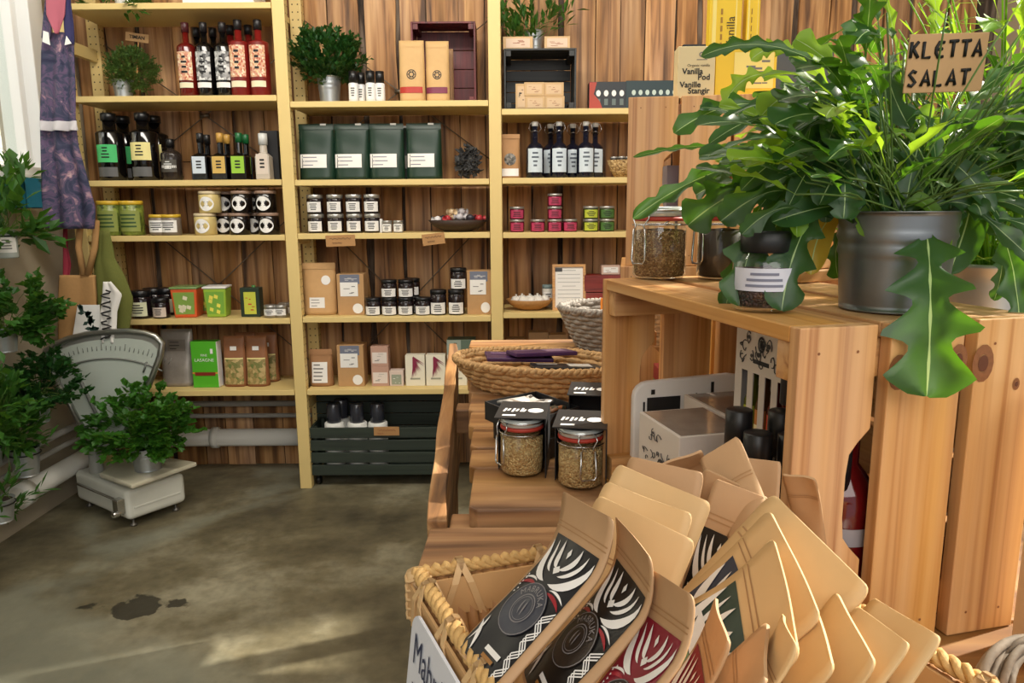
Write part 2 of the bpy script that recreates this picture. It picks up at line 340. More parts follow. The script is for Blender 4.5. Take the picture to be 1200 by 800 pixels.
# ---------------------------------------------------------------- shelving
FY = 3.2; DEP = 0.3
PXS = [pY(78, 120, FY).x, pY(332, 120, FY).x, pY(580, 120, FY).x]; PXS.append(PXS[2]+(PXS[2]-PXS[1])+0.10)
unit = thing('shelving_unit', 'tall pale yellow painted open shelving unit against the plank wall', 'shelving', (0, FY, 0))
M_paint_h = mat('peg_hole', (70, 56, 34), 0.9)
pw = 0.052
for i, X in enumerate(PXS):
    for y in (0.0, DEP-0.045):
        mb = MB(); top = 2.6
        if y > 0: mb.bx(X-pw/2, X+pw/2, y, y+0.045, 0, top)
        else: mb.bx(X-pw/2, X+pw/2, y, y+0.045, 0, top)
        # peg holes: a double row drilled down the inward faces and the rear posts' fronts
        z = 0.12
        while z < 2.55:
            for e in (-0.012, 0.012):
                if y > 0:
                    yy = y-0.0006; mb.lathe([(0.0034, 0), (0.0, 0)], 6, 1, TM(X+e, yy, z))
                for sd in (-1, 1):
                    mb.lathe([(0.0034, 0), (0.0, 0)], 6, 1, Matrix.Translation((X+sd*(pw/2+0.0006), y+0.0225+e, z)) @ Matrix.Rotation(PI/2*sd, 4, 'Y'))
            z += 0.032
        mb.build('post', [M_paint, M_paint_h], unit, bevel=0.003)
    for zz in (0.35, 1.1, 1.9, 2.5):
        mb = MB(); mb.bx(X-0.012, X+0.012, 0.045, DEP-0.045, zz, zz+0.05); mb.build('side_rail', M_paint, unit)
SH = {}
for bay, ys in enumerate([(7, 116, 215, 280, 378, 462), (None, 122, 214, 277, 375, 460), (None, 131, 212, 276, 370, 457)]):
    xm = [205, 455, 660][bay]; xa = PXS[bay]+pw/2+0.002; xb = PXS[bay+1]-pw/2-0.002
    for j, y in enumerate(ys):
        if y is None: continue
        z = pY(xm, y-4, FY).z; SH[(bay, j)] = z
        mb = MB(); mb.bx(xa, xb, 0.0, DEP, z-0.024, z); mb.build('shelf', M_paint, unit, bevel=0.002)
M_wire = mat('brace_wire', (120, 112, 100), 0.4, 0.7)
for bay, (za, zb) in ((1, (0.35, 1.25)), (1, (1.45, 2.1)), (0, (0.5, 1.3)), (0, (1.35, 2.0))):
    xa = PXS[bay]; xb = PXS[bay+1]; yy = DEP+0.006
    mb = MB(); mb.tube([(xa, yy, za), (xb, yy, zb)], 0.0025, 5); mb.tube([(xa, yy+0.004, zb), (xb, yy+0.004, za)], 0.0025, 5)
    mb.tube([((xa+xb)/2-0.02, yy-0.004, (za+zb)/2), ((xa+xb)/2+0.02, yy-0.004, (za+zb)/2)], 0.01, 8); mb.build('cross_brace', M_wire, unit)
def KX(px, bay_z, Y=3.26): return pY(px, 400, Y).x
def at(px, bay, j, back=0.06):
    """point on the shelf top below image column px"""
    Y = FY+back; z = SH[(bay, j)]+0.0005
    # solve along the column through that height
    r0 = pY(px, 300, Y); 
    py = 300
    for _ in range(6):
        p = pY(px, py, Y); q = pY(px, py+1, Y); py += (z-p.z)/(q.z-p.z)
    p = pY(px, py, Y); return Vector((p.x, p.y, z))
def mm(n, Y=3.26): return n*(Y*0.985)/F0     # n pixels as metres at that depth
# ---------------------------------------------------------------- product builders (origin at the base, front towards -y)
def cyl_label(mb, r, z0, z1, a=0.9, mi=0, cen=-PI/2, seg=10):
    mb.lathe([(r, z0), (r, z1)], seg, mi, None, cen-a, cen+a)
def lines_on_cyl(mb, r, z0, z1, a, n, mi, cen=-PI/2, seed=0):
    rr = random.Random(seed)
    for k in range(n):
        z = z0+(z1-z0)*(k+0.5)/n; h = (z1-z0)/n*0.22; w_ = a*rr.uniform(0.35, 0.8)
        mb.lathe([(r, z-h), (r, z+h)], 6, mi, None, cen-w_, cen+w_)
def b_jar(r, h, body, lid, label=None, lid_h=None, lab=(0.2, 0.7), ink=M_ink, disc=False, lid_r=1.0, cone=1.0, nm='jar', la=0.95):
    def f():
        t = thing(nm); lh = lid_h or h*0.16
        mb = MB(); mb.lathe([(0, 0), (r*0.9*cone, 0), (r*cone, h*0.04), (r*1.0, h*0.5), (r, h-lh-0.004), (r*0.88, h-lh+0.001), (0, h-lh+0.001)], 20); gb0 = mb.build('glass_body', body, t)
        mb = MB(); R = r*lid_r; mb.lathe([(R*0.97, h-lh), (R, h-lh+0.001), (R, h-0.002), (R*0.94, h), (0, h)], 20); mb.build('lid', lid, t)
        if label:
            mb = MB()
            if disc:
                R2 = h*0.33; zc_ = h*0.42; n = 18
                vs = [(0, -r-0.0012, zc_)]
                for k in range(n):
                    a = 2*PI*k/n; x = R2*math.cos(a); vs.append((x, -math.sqrt(max((r+0.0012)**2-x*x, 0)) if abs(x) < r else 0, zc_+R2*math.sin(a)))
                mb.add(vs, [(0, k+1, (k+1) % n+1) for k in range(n)], 0)
                for dz in (-0.25, 0.25): mb.add([(x, -math.sqrt((r+0.002)**2-x*x), zc_+R2*(dz+e)) for x, e in ((-R2*0.4, -0.03), (R2*0.4, -0.03), (R2*0.4, 0.03), (-R2*0.4, 0.03))], [(0, 1, 2, 3)], 1)
            else:
                z0, z1 = h*lab[0], h*lab[1]; cyl_label(mb, r+0.0008, z0, z1, la)
                lines_on_cyl(mb, r+0.0016, z0+(z1-z0)*0.15, z1-(z1-z0)*0.12, la*0.85, 4, 1, seed=int(r*1e5))
            mb.build('label', [label, ink], gb0)
        return t
    return f
def b_bottle(r, h, glass, cap, label=None, neck=0.3, nr=0.33, cap_h=0.16, lab=(0.12, 0.55), ink=M_ink, shoulder=0.62, band=None, nm='bottle', square=False, extra=None):
    def f():
        t = thing(nm); seg = 4 if square else 20; a0 = PI/4 if square else 0; k = 1.32 if square else 1.0
        def L(mb, prof, mi=0): mb.lathe([(p*k, z) for p, z in prof], seg, mi, None, a0, a0+2*PI)
        mb = MB()
        body = [(0, 0), (r*0.93, 0), (r, 0.004), (r, h*shoulder)]
        if square:
            L(mb, body+[(nr*r, h*(shoulder+0.08)), (0, h*(shoulder+0.08))])
            mb.lathe([(nr*r, h*shoulder), (nr*r, h*(1-cap_h)+0.001), (0, h*(1-cap_h)+0.001)], 16)
        else:
            s1 = h*(1-neck)
            mb.lathe(body+[(r*0.93, h*shoulder+(s1-h*shoulder)*0.3), (r*0.62, h*shoulder+(s1-h*shoulder)*0.75), (nr*r, s1), (nr*r, h*(1-cap_h)+0.001), (0, h*(1-cap_h)+0.001)], 22)
        o = mb.build('glass_body', glass, t, bevel=0.002 if square else 0)
        if square:
            for p in o.data.polygons: p.use_smooth = False
        mb = MB(); R = nr*r*1.22; mb.lathe([(nr*r, h*(1-cap_h)), (R, h*(1-cap_h)), (R, h*0.995), (R*0.9, h), (0, h)], 18); mb.build('cap', cap, t)
        if label:
            mb = MB(); z0, z1 = h*lab[0], h*lab[1]
            if square:
                y = -r*0.935-0.0012; wd = r*0.78
                mb.quad((-wd, y, z0), (wd, y, z0), (wd, y, z1), (-wd, y, z1))
                for q in range(3): zz = z0+(z1-z0)*(0.3+0.18*q); mb.quad((-wd*0.4, y-0.0006, zz), (wd*0.4, y-0.0006, zz), (wd*0.4, y-0.0006, zz+(z1-z0)*0.09), (-wd*0.4, y-0.0006, zz+(z1-z0)*0.09), 1)
            else:
                cyl_label(mb, r+0.0008, z0, z1, 0.85); lines_on_cyl(mb, r+0.0015, z0+(z1-z0)*0.2, z1-(z1-z0)*0.1, 0.5, 4, 1, seed=int(h*1e4))
            mb.build('label', [label, ink], o)
        if band:
            mb = MB(); cyl_label(mb, r+0.0008, h*band[0], h*band[1], 0.8); mb.build('neck_band' if band[0] > 0.6 else 'lower_label', band[2], o)
        if extra: extra(t)
        return t
    return f
def panel_art(mb, x0, x1, y, z0, z1, seed, n=6, mis=(1,)):
    """a loose printed motif: small bars and dots"""
    rr = random.Random(seed)
    for k in range(n):
        w_ = (x1-x0)*rr.uniform(0.15, 0.5); h_ = (z1-z0)*rr.uniform(0.03, 0.09); x = rr.uniform(x0, x1-w_); z = rr.uniform(z0, z1-h_)
        yy = y-0.0002*(k+1)/n-0.0003; mb.quad((x, yy, z), (x+w_, yy, z), (x+w_, yy, z+h_), (x, yy, z+h_), rr.choice(mis))
def b_box(w, d, h, m_, labels=(), nm='box', bevel=0.0012, mis=None, lid=None):
    """labels: (name, x0,x1,z0,z1 as fractions, material, ink, n marks)"""
    def f():
        t = thing(nm); mb = MB(); mb.box((0, d/2, h/2), (w, d, h)); car = mb.build('carton', m_, t, bevel=bevel)
        if lid:
            mb = MB(); mb.box((0, d/2, h-lid[0]/2+0.0006), (w+0.002, d+0.002, lid[0])); mb.build('lid', lid[1], t, bevel=bevel)
        for i, (ln, a, b, c, e, lm, ink, n) in enumerate(labels):
            mb = MB(); y = -0.0011-0.0006*i
            x0, x1, z0, z1 = (a-0.5)*w, (b-0.5)*w, c*h, e*h
            if ln == 'round_sticker':
                R = (x1-x0)/2; mb.add([((x0+x1)/2+R*math.cos(2*PI*k/16), y, (z0+z1)/2+R*math.sin(2*PI*k/16)) for k in range(16)], [tuple(range(16))])
            else: mb.quad((x0, y, z0), (x1, y, z0), (x1, y, z1), (x0, y, z1))
            if n: panel_art(mb, x0+(x1-x0)*0.1, x1-(x1-x0)*0.1, y, z0+(z1-z0)*0.12, z1-(z1-z0)*0.1, int(w*1e4)+i, n)
            mb.build(ln, [lm, ink or M_ink], car)
        return t
    return f
def bag_surface(w, d, h, top=0.0, crimp=0.0, bulge=1.0, lean=0.0, topw=1.0):
    def S(u, v, side):
        """u -1..1 across, v 0..1 up, side -1 front, 1 back"""
        z = v*h; hw = w/2*(1-(1-topw)*v); dd = d/2*(1-v)**0.75*bulge+0.0015+top*0.0
        if v > 0.97: dd = 0.0012
        x = u*hw; edge = (1-abs(u)**5)
        y = side*dd*(0.35+0.65*edge) + 0.0035*math.sin(3.1*v*h/0.06+u*1.3)*(v*(1-v))*2
        return Vector((x, y+d/2+lean*v*v, z))
    return S
def b_bag(w, d, h, m_, labels=(), nm='bag', fold=None, topw=0.97, seed=0, clip=None, bulge=1.0, seams=True):
    def f():
        t = thing(nm); S = bag_surface(w, d, h, bulge=bulge, topw=topw); mb = MB(); nu, nv = 10, 14
        ring = [(-1+2*i/nu, -1) for i in range(nu+1)]+[(1-2*i/nu, 1) for i in range(nu+1)]
        n = len(ring); vs = []
        for j in range(nv+1):
            for u, sd in ring: vs.append(S(u, j/nv, sd))
        fs = [(j*n+i, j*n+(i+1) % n, (j+1)*n+(i+1) % n, (j+1)*n+i) for j in range(nv) for i in range(n)]
        fs.append(tuple(range(n))[::-1]); fs.append(tuple(range(nv*n, nv*n+n)))
        mb.add(vs, fs, 0, True)
        pch = mb.build('pouch', m_, t)
        if fold:
            mb = MB()
            mb.grid(lambda a, b: S((2*a-1)*1.01, 1-fold*(b), -1)+Vector((0, -0.0022, 0)), 10, 3); mb.build('folded_top', m_, t)
        if seams:
            mb = MB()
            for vv in (0.9, 0.885): mb.grid(lambda a, b, vv=vv: S((2*a-1)*0.97, vv+b*0.006, -1)+Vector((0, -0.001, 0)), 8, 1)
            mb.build('zip_seam', m_, pch)
        for i, (ln, a, b, c, e, lm, ink, nk) in enumerate(labels):
            mb = MB(); off = Vector((0, -0.0014-0.0008*i, 0))
            if ln in ('round_sticker', 'emblem', 'window'):
                cx, cz, R = (a+b)-1, (c+e)/2, (b-a)
                def P(rr_, an): return S(cx+R*rr_*math.cos(an), cz+R*rr_*math.sin(an)*w/h/2, -1)+off
                nn = 20; 
                if ln == 'emblem':
                    for ra, rb in ((1.0, 0.82), (0.6, 0.42)):
                        for k in range(nn): mb.quad(P(ra, 2*PI*k/nn), P(rb, 2*PI*k/nn), P(rb, 2*PI*(k+1)/nn), P(ra, 2*PI*(k+1)/nn), 0)
                    for k in range(6): mb.quad(P(0.78, PI*k/3-0.12), P(0.3, PI*k/3-0.2), P(0.3, PI*k/3+0.2), P(0.78, PI*k/3+0.12), 0)
                else:
                    mb.add([P(0, 0)]+[P(1, 2*PI*k/nn) for k in range(nn)], [(0, k+1, (k+1) % nn+1) for k in range(nn)])
            else:
                mb.grid(lambda p, q: S((a+(b-a)*p)*2-1, c+(e-c)*q, -1)+off, 6, 4)
                if nk:
                    r3 = random.Random(nk*7+i)
                    for k in range(nk):
                        q = (k+0.6)/(nk+0.5); l = r3.uniform(0.15, 0.45)
                        pa, pb = (0.1, 0.1+l*1.6) if k % 2 else (0.12, 0.3+l)
                        mb.grid(lambda p, s_: S((a+(b-a)*(pa+(pb-pa)*p))*2-1, c+(e-c)*(q+s_*0.06), -1)+off*1.6, 3, 1, 1)
            mb.build(ln, [lm, ink or M_ink], pch)
        if clip:
            mb = MB(); p = S(clip[0], 0.985, -1); mb.box((p.x, p.y-0.003, p.z), (w*0.17, 0.004, 0.009)); mb.build('clip_tag', clip[1], t, bevel=0.001)
        return t
    return f
def rot_leaf(mb, base, d, nrm, L, W, mi=0, tipc=0.5, fold=0.15):
    """small leaf: two folded halves, 6 points"""
    d = d.normalized(); s = d.cross(nrm)
    if s.length < 1e-4: s = d.orthogonal()
    s = s.normalized(); n = s.cross(d)
    b = base; mdl = base+d*L*tipc; tip = base+d*L
    l = mdl+s*W/2+n*W*fold; r = mdl-s*W/2+n*W*fold
    mb.add([b, l, tip, r, mdl], [(0, 4, 1), (4, 2, 1), (0, 3, 4), (4, 3, 2)], mi, False)
def rv(rr): 
    while True:
        v = Vector((rr.uniform(-1, 1), rr.uniform(-1, 1), rr.uniform(-1, 1)))
        if 0.05 < v.length < 1: return v
def pot_bucket(t, r, h, m_=None, nm='pot', taper=0.8, ribs=2, z0=0.0, soil=True):
    m_ = m_ or galv(); mb = MB(); prof = [(0, 0), (r*taper, 0), (r*taper, 0.002)]
    n = 20
    for k in range(n+1):
        v = k/n; rr_ = r*(taper+(1-taper)*v)
        if ribs and (abs(v-0.62) < 0.03 or abs(v-0.74) < 0.03): rr_ += r*0.03
        prof.append((rr_, h*v*0.97+0.002))
    prof += [(r*1.05, h*0.985), (r*1.05, h), (r*0.98, h), (r*0.9, h*0.85), (0, h*0.85)]
    mb.lathe([(a, z+z0) for a, z in prof], 28); mb.build(nm, m_, t)
    if soil: mb = MB(); mb.lathe([(r*0.95, h*0.9+z0), (0, h*0.93+z0)], 16); mb.build('soil', mat('potting_soil', (46, 34, 24), 0.95, 0, 0.3, 90, 1.0), t)
def herb(label, loc, pr, ph, fol, n, L, W, mats, cat='potted plant', seed=1, group=None, taper=0.8, kind='bushy', pot_m=None, drop=0.0, stems=14, nm='potted_herb', potf=None, lift=0.4):
    """fol: (cx,cy,cz,rx,ry,rz) foliage ellipsoid relative to pot base"""
    t = thing(nm, label, cat, loc, 0, group)
    if potf: potf(t)
    else: pot_bucket(t, pr, ph, pot_m, taper=taper)
    rr = random.Random(seed); cx, cy, cz, rx, ry, rz = fol; C = Vector((cx, cy, cz))
    mb = MB(); st = MB()
    ncl = max(14, int(n/11)) if kind != 'needle' else n
    cl = []
    for k in range(ncl):
        v = rv(rr); v = v.normalized()*(v.length**0.5)*rr.uniform(0.82, 1.18); cl.append(v)
    per = max(1, int(n/ncl))
    for v in cl:
        p0 = C+Vector((v.x*rx, v.y*ry, v.z*rz-drop*(v.x*v.x+v.y*v.y)*rz)); ax = (Vector((v.x, v.y, v.z*0.6+lift))+rv(rr)*0.4).normalized()
        for q in range(per):
            p = p0+ax*L*rr.uniform(-0.9, 0.9)+rv(rr)*L*0.45
            d = ax+rv(rr)*0.95; nrm = Vector((0, 0, 1))+rv(rr)*0.7
            if kind == 'trefoil':
                for a in (-0.95, 0, 0.95):
                    dd = (Matrix.Rotation(a, 3, nrm.normalized()) @ d); l_ = L*(0.8 if a == 0 else 0.62)*rr.uniform(0.8, 1.1)
                    rot_leaf(mb, p, dd, nrm, l_, W*0.72, 0, 0.62)
            elif kind == 'needle':
                for _ in range(3): rot_leaf(mb, p, d+rv(rr)*0.7, nrm, L, W)
            else: rot_leaf(mb, p, d, nrm, L*rr.uniform(0.7, 1.2), W*rr.uniform(0.8, 1.15))
        st.tube([p0-ax*L*1.6, p0, p0+ax*L*0.8], [0.001, 0.0009, 0.0005], 3)
    for k in range(stems):
        v = rv(rr).normalized(); p0 = Vector((rr.uniform(-0.4, 0.4)*pr, rr.uniform(-0.4, 0.4)*pr, ph*0.85)); p2 = C+Vector((v.x*rx*0.85, v.y*ry*0.85, v.z*rz*0.7)); p1 = (p0+p2)/2+Vector((0, 0, rz*0.4))
        st.tube([p0*(1-s)**2+p1*2*s*(1-s)+p2*s*s for s in (0, 0.25, 0.5, 0.75, 1)], [0.0016, 0.0014, 0.0013, 0.001, 0.0008], 4)
    mb.build('foliage', mats[0], t); st.build('stems', mats[1], t)
    return t
def card_sign(t, M, w, h, lines, size, stick=True, m_=None, zs=None):
    m_ = m_ or mat('brown_card', (200, 158, 108), 0.8, 0, 0.06, 50)
    mb = MB(); mb.box((0, 0, 0), (w, 0.0022, h), M=M); mb.build('card', m_, t, bevel=0.0006)
    if stick: mb = MB(); mb.box((w*0.05, 0.003, -h/2-stick/2+0.01), (0.006, 0.002, stick), M=M); mb.build('stick', pine('Z'), t)
    for i, (s, dx, dz) in enumerate(lines):
        text(s, size, M_ink, t, M @ TM(dx, -0.0016, dz), bold=size*0.03)
LM1 = leafmat('herb_green', (52, 96, 36), (110, 160, 40), 0.3)
LM2 = leafmat('dark_herb_green', (36, 78, 32), (80, 130, 40), 0.25)
LM3 = leafmat('dusty_herb_green', (78, 108, 52), (130, 160, 70), 0.3)
ST = leafmat('stem_green', (90, 120, 50), (130, 160, 70), 0.1)
C = mat
lid_w = C('white_lid', (228, 226, 222), 0.35); lid_b = C('black_lid', (20, 20, 22), 0.3); lid_y = C('yellow_lid', (214, 176, 52), 0.35); lid_s = C('silver_lid', (178, 176, 170), 0.3, 0.7)
dark_c = C('dark_contents', (30, 20, 22), 0.15, spec=0.6); cream_l = C('cream_label', (232, 222, 190), 0.65); lab_w = C('white_label', (238, 236, 232), 0.6)
# ---- left bay, top board: things whose lower edges show at the top of the photo
t = herb('trailing green plant in a white pot at the top left, above the herb bucket', at(150, 0, 0, 0.12), 0.05, 0.1, (-0.06, -0.05, 0.1, 0.16, 0.1, 0.1), 170, 0.06, 0.022, (LM1, ST), seed=3, taper=0.9, pot_m=C('white_ceramic', (232, 230, 226), 0.3), drop=0.5, nm='potted_plant')
put('wbox', b_box(mm(80), 0.16, 0.14, M_white), at(256, 0, 0, 0.08), 'white carton at the very top, above the red bottles', 'box')
# ---- left bay, bottle board
t = herb('wispy grey-green thyme in a small zinc bucket with a card sign', at(146, 0, 1, 0.14), 0.042, 0.085, (0.045, 0, 0.125, 0.105, 0.08, 0.085), 4200, 0.014, 0.0075, (LM3, ST), seed=4, stems=30)
card_sign(t, Matrix.Translation((0.065, 0.03, 0.265)) @ Matrix.Rotation(0.14, 4, 'Y'), 0.1, 0.035, [('TIMIAN', 0, 0)], 0.02, stick=0.16)
redg = C('red_bottle_glass', (98, 20, 16), 0.12, spec=0.6); gold_art = specks('gold_figure_label', (236, 206, 160), (186, 84, 56), (244, 226, 196), 130, 0.5, 0.0); silver_art = specks('silver_figure_label', (232, 232, 230), (150, 150, 150), (60, 60, 62), 90, 0.5, 0.0)
capb = C('wax_cap', (24, 20, 22), 0.4); capr = C('dark_red_cap', (70, 22, 26), 0.4)
Rb = mm(10.5); Hb = mm(81)
def nb(m_): return (0.70, 0.735, m_)
k_r = b_bottle(Rb, Hb, redg, capr, gold_art, neck=0.26, shoulder=0.66, cap_h=0.13, lab=(0.22, 0.60), band=(0.12, 0.19, cream_l))
k_k = b_bottle(Rb, Hb, M_dglass, capb, silver_art, neck=0.26, shoulder=0.66, cap_h=0.13, lab=(0.22, 0.60), band=(0.12, 0.19, lab_w))
rl = C('scarlet_sleeve', (118, 24, 20), 0.35)
k_o = b_bottle(Rb*1.08, Hb*1.03, rl, capb, gold_art, neck=0.26, shoulder=0.70, cap_h=0.13, lab=(0.25, 0.66), band=(0.12, 0.2, cream_l))
for px, key, kb, lb, bk in ((223, 'bt_r', k_r, 'slim dark red bottle, leftmost of the tall bottles on the top bottle shelf', 0.07), (244, 'bt_k', k_k, 'black bottle with a silver label, next to the slim dark red one', 0.07), (266, 'bt_k', k_k, 'black bottle with a silver label, left neighbour of the scarlet bottles', 0.07), (284, 'bt_o', k_o, 'scarlet bottle with a gold figure label, left of the front two scarlet ones', 0.07), (307, 'bt_o', k_o, 'scarlet bottle with a gold figure label, rightmost next to the shelf post', 0.07)):
    put(key, kb, at(px, 0, 1, bk), lb, 'bottle', 'tall bottles on the upper left shelf')
for px, key, kb, nb_ in ((236, 'bt_k', k_k, 'first and second front bottles'), (255, 'bt_k', k_k, 'the two silver-labelled bottles'), (275, 'bt_o', k_o, 'the third silver-labelled and first scarlet bottle'), (296, 'bt_o', k_o, 'the two scarlet bottles')):
    put(key, kb, at(px, 0, 1, 0.16), 'tall bottle standing in the second row, between '+nb_, 'bottle', 'tall bottles on the upper left shelf')
# ---- left bay, oil board
grl = C('green_label', (70, 190, 110), 0.6); yel = C('straw_label', (234, 222, 150), 0.6)
k_og = b_bottle(mm(15), mm(76), M_dglass, lid_b, grl, neck=0.24, shoulder=0.70, nr=0.45, cap_h=0.11, lab=(0.27, 0.53), band=(0.06, 0.2, C('grey_band', (92, 92, 92), 0.5)))
k_oy = b_bottle(mm(15), mm(76), M_dglass, lid_b, yel, neck=0.24, shoulder=0.70, nr=0.45, cap_h=0.11, lab=(0.30, 0.56), band=(0.06, 0.2, C('grey_band', (92, 92, 92), 0.5)))
put('og', k_og, at(134, 0, 2, 0.07), 'large black oil bottle with a bright green label', 'bottle', 'large oil bottles')
put('oy', k_oy, at(173, 0, 2, 0.07), 'large black oil bottle with a straw-yellow label', 'bottle', 'large oil bottles')
put('og', k_og, at(150, 0, 2, 0.17), 'large black oil bottle half hidden behind the green-labelled one', 'bottle', 'large oil bottles')
put('oy', k_oy, at(186, 0, 2, 0.17), 'large black oil bottle half hidden behind the yellow-labelled one', 'bottle', 'large oil bottles')
put('jug', b_bottle(mm(11.5), mm(47), C('brown_black_glass', (44, 36, 32), 0.15), lid_b, C('dark_scene_label', (70, 66, 58), 0.5), neck=0.25, shoulder=0.62, cap_h=0.2, lab=(0.2, 0.5), ink=C('pale_print', (214, 214, 210), 0.5), band=(0.3, 0.36, lab_w)), at(203, 0, 2, 0.07), 'small squat dark bottle between the big oil bottles and the square-labelled ones', 'bottle')
for px, cl, cc, cn in ((238, (206, 216, 226), (22, 22, 24), 'pale blue'), (261, (206, 172, 92), (196, 150, 70), 'gold'), (283, (150, 196, 60), (20, 96, 50), 'lime green')):
    fb = b_bottle(mm(9.5), mm(53), M_dglass, C('cap_'+cn, cc, 0.35), C('label_'+cn, cl, 0.55), shoulder=0.5, nr=0.34, cap_h=0.2, lab=(0.14, 0.5), square=True)
    put('sq'+cn, fb, at(px, 0, 2, 0.06), 'small square bottle with a %s label' % cn, 'bottle', 'small square dressing bottles')
    put('sq'+cn, fb, at(px+8, 0, 2, 0.13), 'small square bottle standing just behind the %s labelled one' % cn, 'bottle', 'small square dressing bottles')
put('gbt', b_bottle(mm(8.5), mm(52), C('pale_bottle', (196, 186, 172), 0.15), C('clear_stopper', (206, 208, 206), 0.15), C('beige_label', (214, 200, 186), 0.5), shoulder=0.5, nr=0.5, cap_h=0.25, square=True), at(311, 0, 2, 0.05), 'pale square bottle with a clear stopper in front of a black gift box', 'bottle')
put('blkbox', b_box(mm(20), 0.07, mm(56), M_black), at(318, 0, 2, 0.085), 'tall black gift box behind the pale square bottle', 'box')
# ---- left bay, jar board
olive = specks('green_olives', (96, 112, 40), (132, 146, 60), (70, 84, 36), 70, 0.3)
oa = C('olive_art_label', (140, 150, 74), 0.6)
kj = b_jar(mm(13), mm(40), olive, lid_y, oa, lab=(0.12, 0.72), ink=C('dark_green_print', (52, 82, 40), 0.6), lid_h=mm(4.5), la=1.1)
put('olj', kj, at(131, 0, 3, 0.05), 'jar of green olives with a yellow lid, at the left shelf end', 'jar', 'olive jars'); put('olj', kj, at(157, 0, 3, 0.06), 'jar of green olives with a yellow lid, right one of the pair', 'jar', 'olive jars')
put('olj', kj, at(143, 0, 3, 0.16), 'jar of green olives standing in the second row behind the pair', 'jar', 'olive jars')
kj = b_jar(mm(11), mm(24), C('grey_spread', (120, 108, 96), 0.3), lid_y, lab_w, lab=(0.15, 0.72), lid_h=mm(3.5))
put('sj', kj, at(188, 0, 3, 0.06), 'low yellow-lidded jar, left of the touching pair', 'jar', 'low yellow-lidded jars'); put('sj', kj, at(202, 0, 3, 0.055), 'low yellow-lidded jar, right of the touching pair', 'jar', 'low yellow-lidded jars')
hon = C('pale_honey', (206, 184, 120), 0.3); honlid = C('cream_lid', (214, 196, 160), 0.4); blk = C('liquorice_syrup', (22, 16, 14), 0.15); clid = C('brown_pink_lid', (150, 122, 104), 0.4)
kh = b_jar(mm(12.5), mm(25), hon, honlid, lab_w, disc=True, lid_h=mm(3.5)); kd = b_jar(mm(12), mm(25), blk, clid, lab_w, disc=True, lid_h=mm(3.5))
z1 = mm(25)+0.001
def up(v, dz): return Vector((v.x, v.y, v.z+dz))
put('hj', kh, at(242, 0, 3, 0.05), 'pale honey jar with a round label, bottom of a stack of two', 'jar', 'round-label jars'); put('hj', kh, up(at(249, 0, 3, 0.06), z1), 'pale honey jar with a round label, top of a stack of two', 'jar', 'round-label jars')
for px, dz, lb in ((282, 0, 'bottom of the left dark stack'), (286, z1, 'top of the left dark stack'), (316, 0, 'bottom of the right dark stack'), (314, z1, 'top of the right dark stack')):
    put('dj', kd, up(at(px, 0, 3, 0.05), dz), 'dark jar with round label, '+lb, 'jar', 'round-label jars')
for px, dz, lb in ((266, 0, 'in the second row behind the pale honey jars'), (268, z1, 'upper one in the second row between the pale and dark stacks'), (300, 0, 'in the second row between the two dark stacks'), (299, z1, 'upper one in the second row between the two dark stacks')):
    put('dj', kd, up(at(px, 0, 3, 0.14), dz), 'dark jar '+lb, 'jar', 'round-label jars')
# ---- left bay, tub board
kd2 = b_jar(mm(12), mm(33), dark_c, lid_b, C('floral_label', (214, 214, 180), 0.6), lab=(0.1, 0.6), lid_h=mm(7)); kd3 = b_jar(mm(9.5), mm(24), dark_c, lid_b, C('pinkish_label', (206, 190, 176), 0.6), lab=(0.08, 0.55), lid_h=mm(5))
put('tj', kd2, at(167, 0, 4, 0.05), 'dark jar with a cream floral label, at the left end of the tub shelf', 'jar'); put('tj3', kd3, at(190, 0, 4, 0.05), 'smaller dark jar with a pinkish label beside the floral one', 'jar')
put('tj', kd2, at(182, 0, 4, 0.15), 'dark jar behind the floral and pinkish labelled jars', 'jar', 'black-lidded jars in the second row, left'); put('tj', kd2, at(197, 0, 4, 0.16), 'dark jar behind the pinkish labelled jar, next to the orange tub', 'jar', 'black-lidded jars in the second row, left')
def b_tub(r, h, m_, lab, lid, art):
    def f():
        t = thing('food_tub'); mb = MB(); mb.lathe([(0, 0), (r*0.82, 0), (r*0.98, h*0.94), (0, h*0.94)], 4, 0, None, PI/4+0.1, PI/4+0.1+2*PI); o = mb.build('tub', m_, t, bevel=0.006)
        for p in o.data.polygons: p.use_smooth = False
        mb = MB(); mb.lathe([(r*1.0, h*0.93), (r*1.04, h*0.935), (r*1.03, h*0.99), (r*0.9, h), (0, h)], 4, 0, None, PI/4+0.1, PI/4+0.1+2*PI); o = mb.build('lid', lid, t, bevel=0.003)
        mb = MB(); R = Matrix.Rotation(0.1, 4, 'Z'); k = 0.72
        def Q(u, v): rr_ = r*(0.82+0.16*v)*math.cos(PI/4); return R @ Vector((u*rr_*0.82, -rr_-0.0015, v*h*0.94))
        mb.quad(Q(-1, 0.12), Q(1, 0.12), Q(1, 0.88), Q(-1, 0.88)); 
        for q in range(6):
            rr_ = random.Random(q+int(r*1e4)); u = rr_.uniform(-0.8, 0.3); v = rr_.uniform(0.15, 0.75); o_ = Vector((0, -0.0006, 0))
            mb.quad(Q(u, v)+o_, Q(u+0.4, v-0.05)+o_, Q(u+0.5, v+0.07)+o_, Q(u+0.1, v+0.12)+o_, 1)
        mb.build('label', [lab, art], t); return t
    return f
gl_ = C('leafy_label', (128, 160, 70), 0.6); ykt = C('yellow_print', (232, 222, 90), 0.6)
put('tubo', b_tub(mm(22), mm(37), C('orange_tub', (214, 92, 44), 0.4), gl_, C('clear_green_lid', (120, 150, 90), 0.25), C('cream_print', (226, 220, 190), 0.6)), at(222, 0, 4, 0.09), 'orange plastic tub with a green label', 'tub')
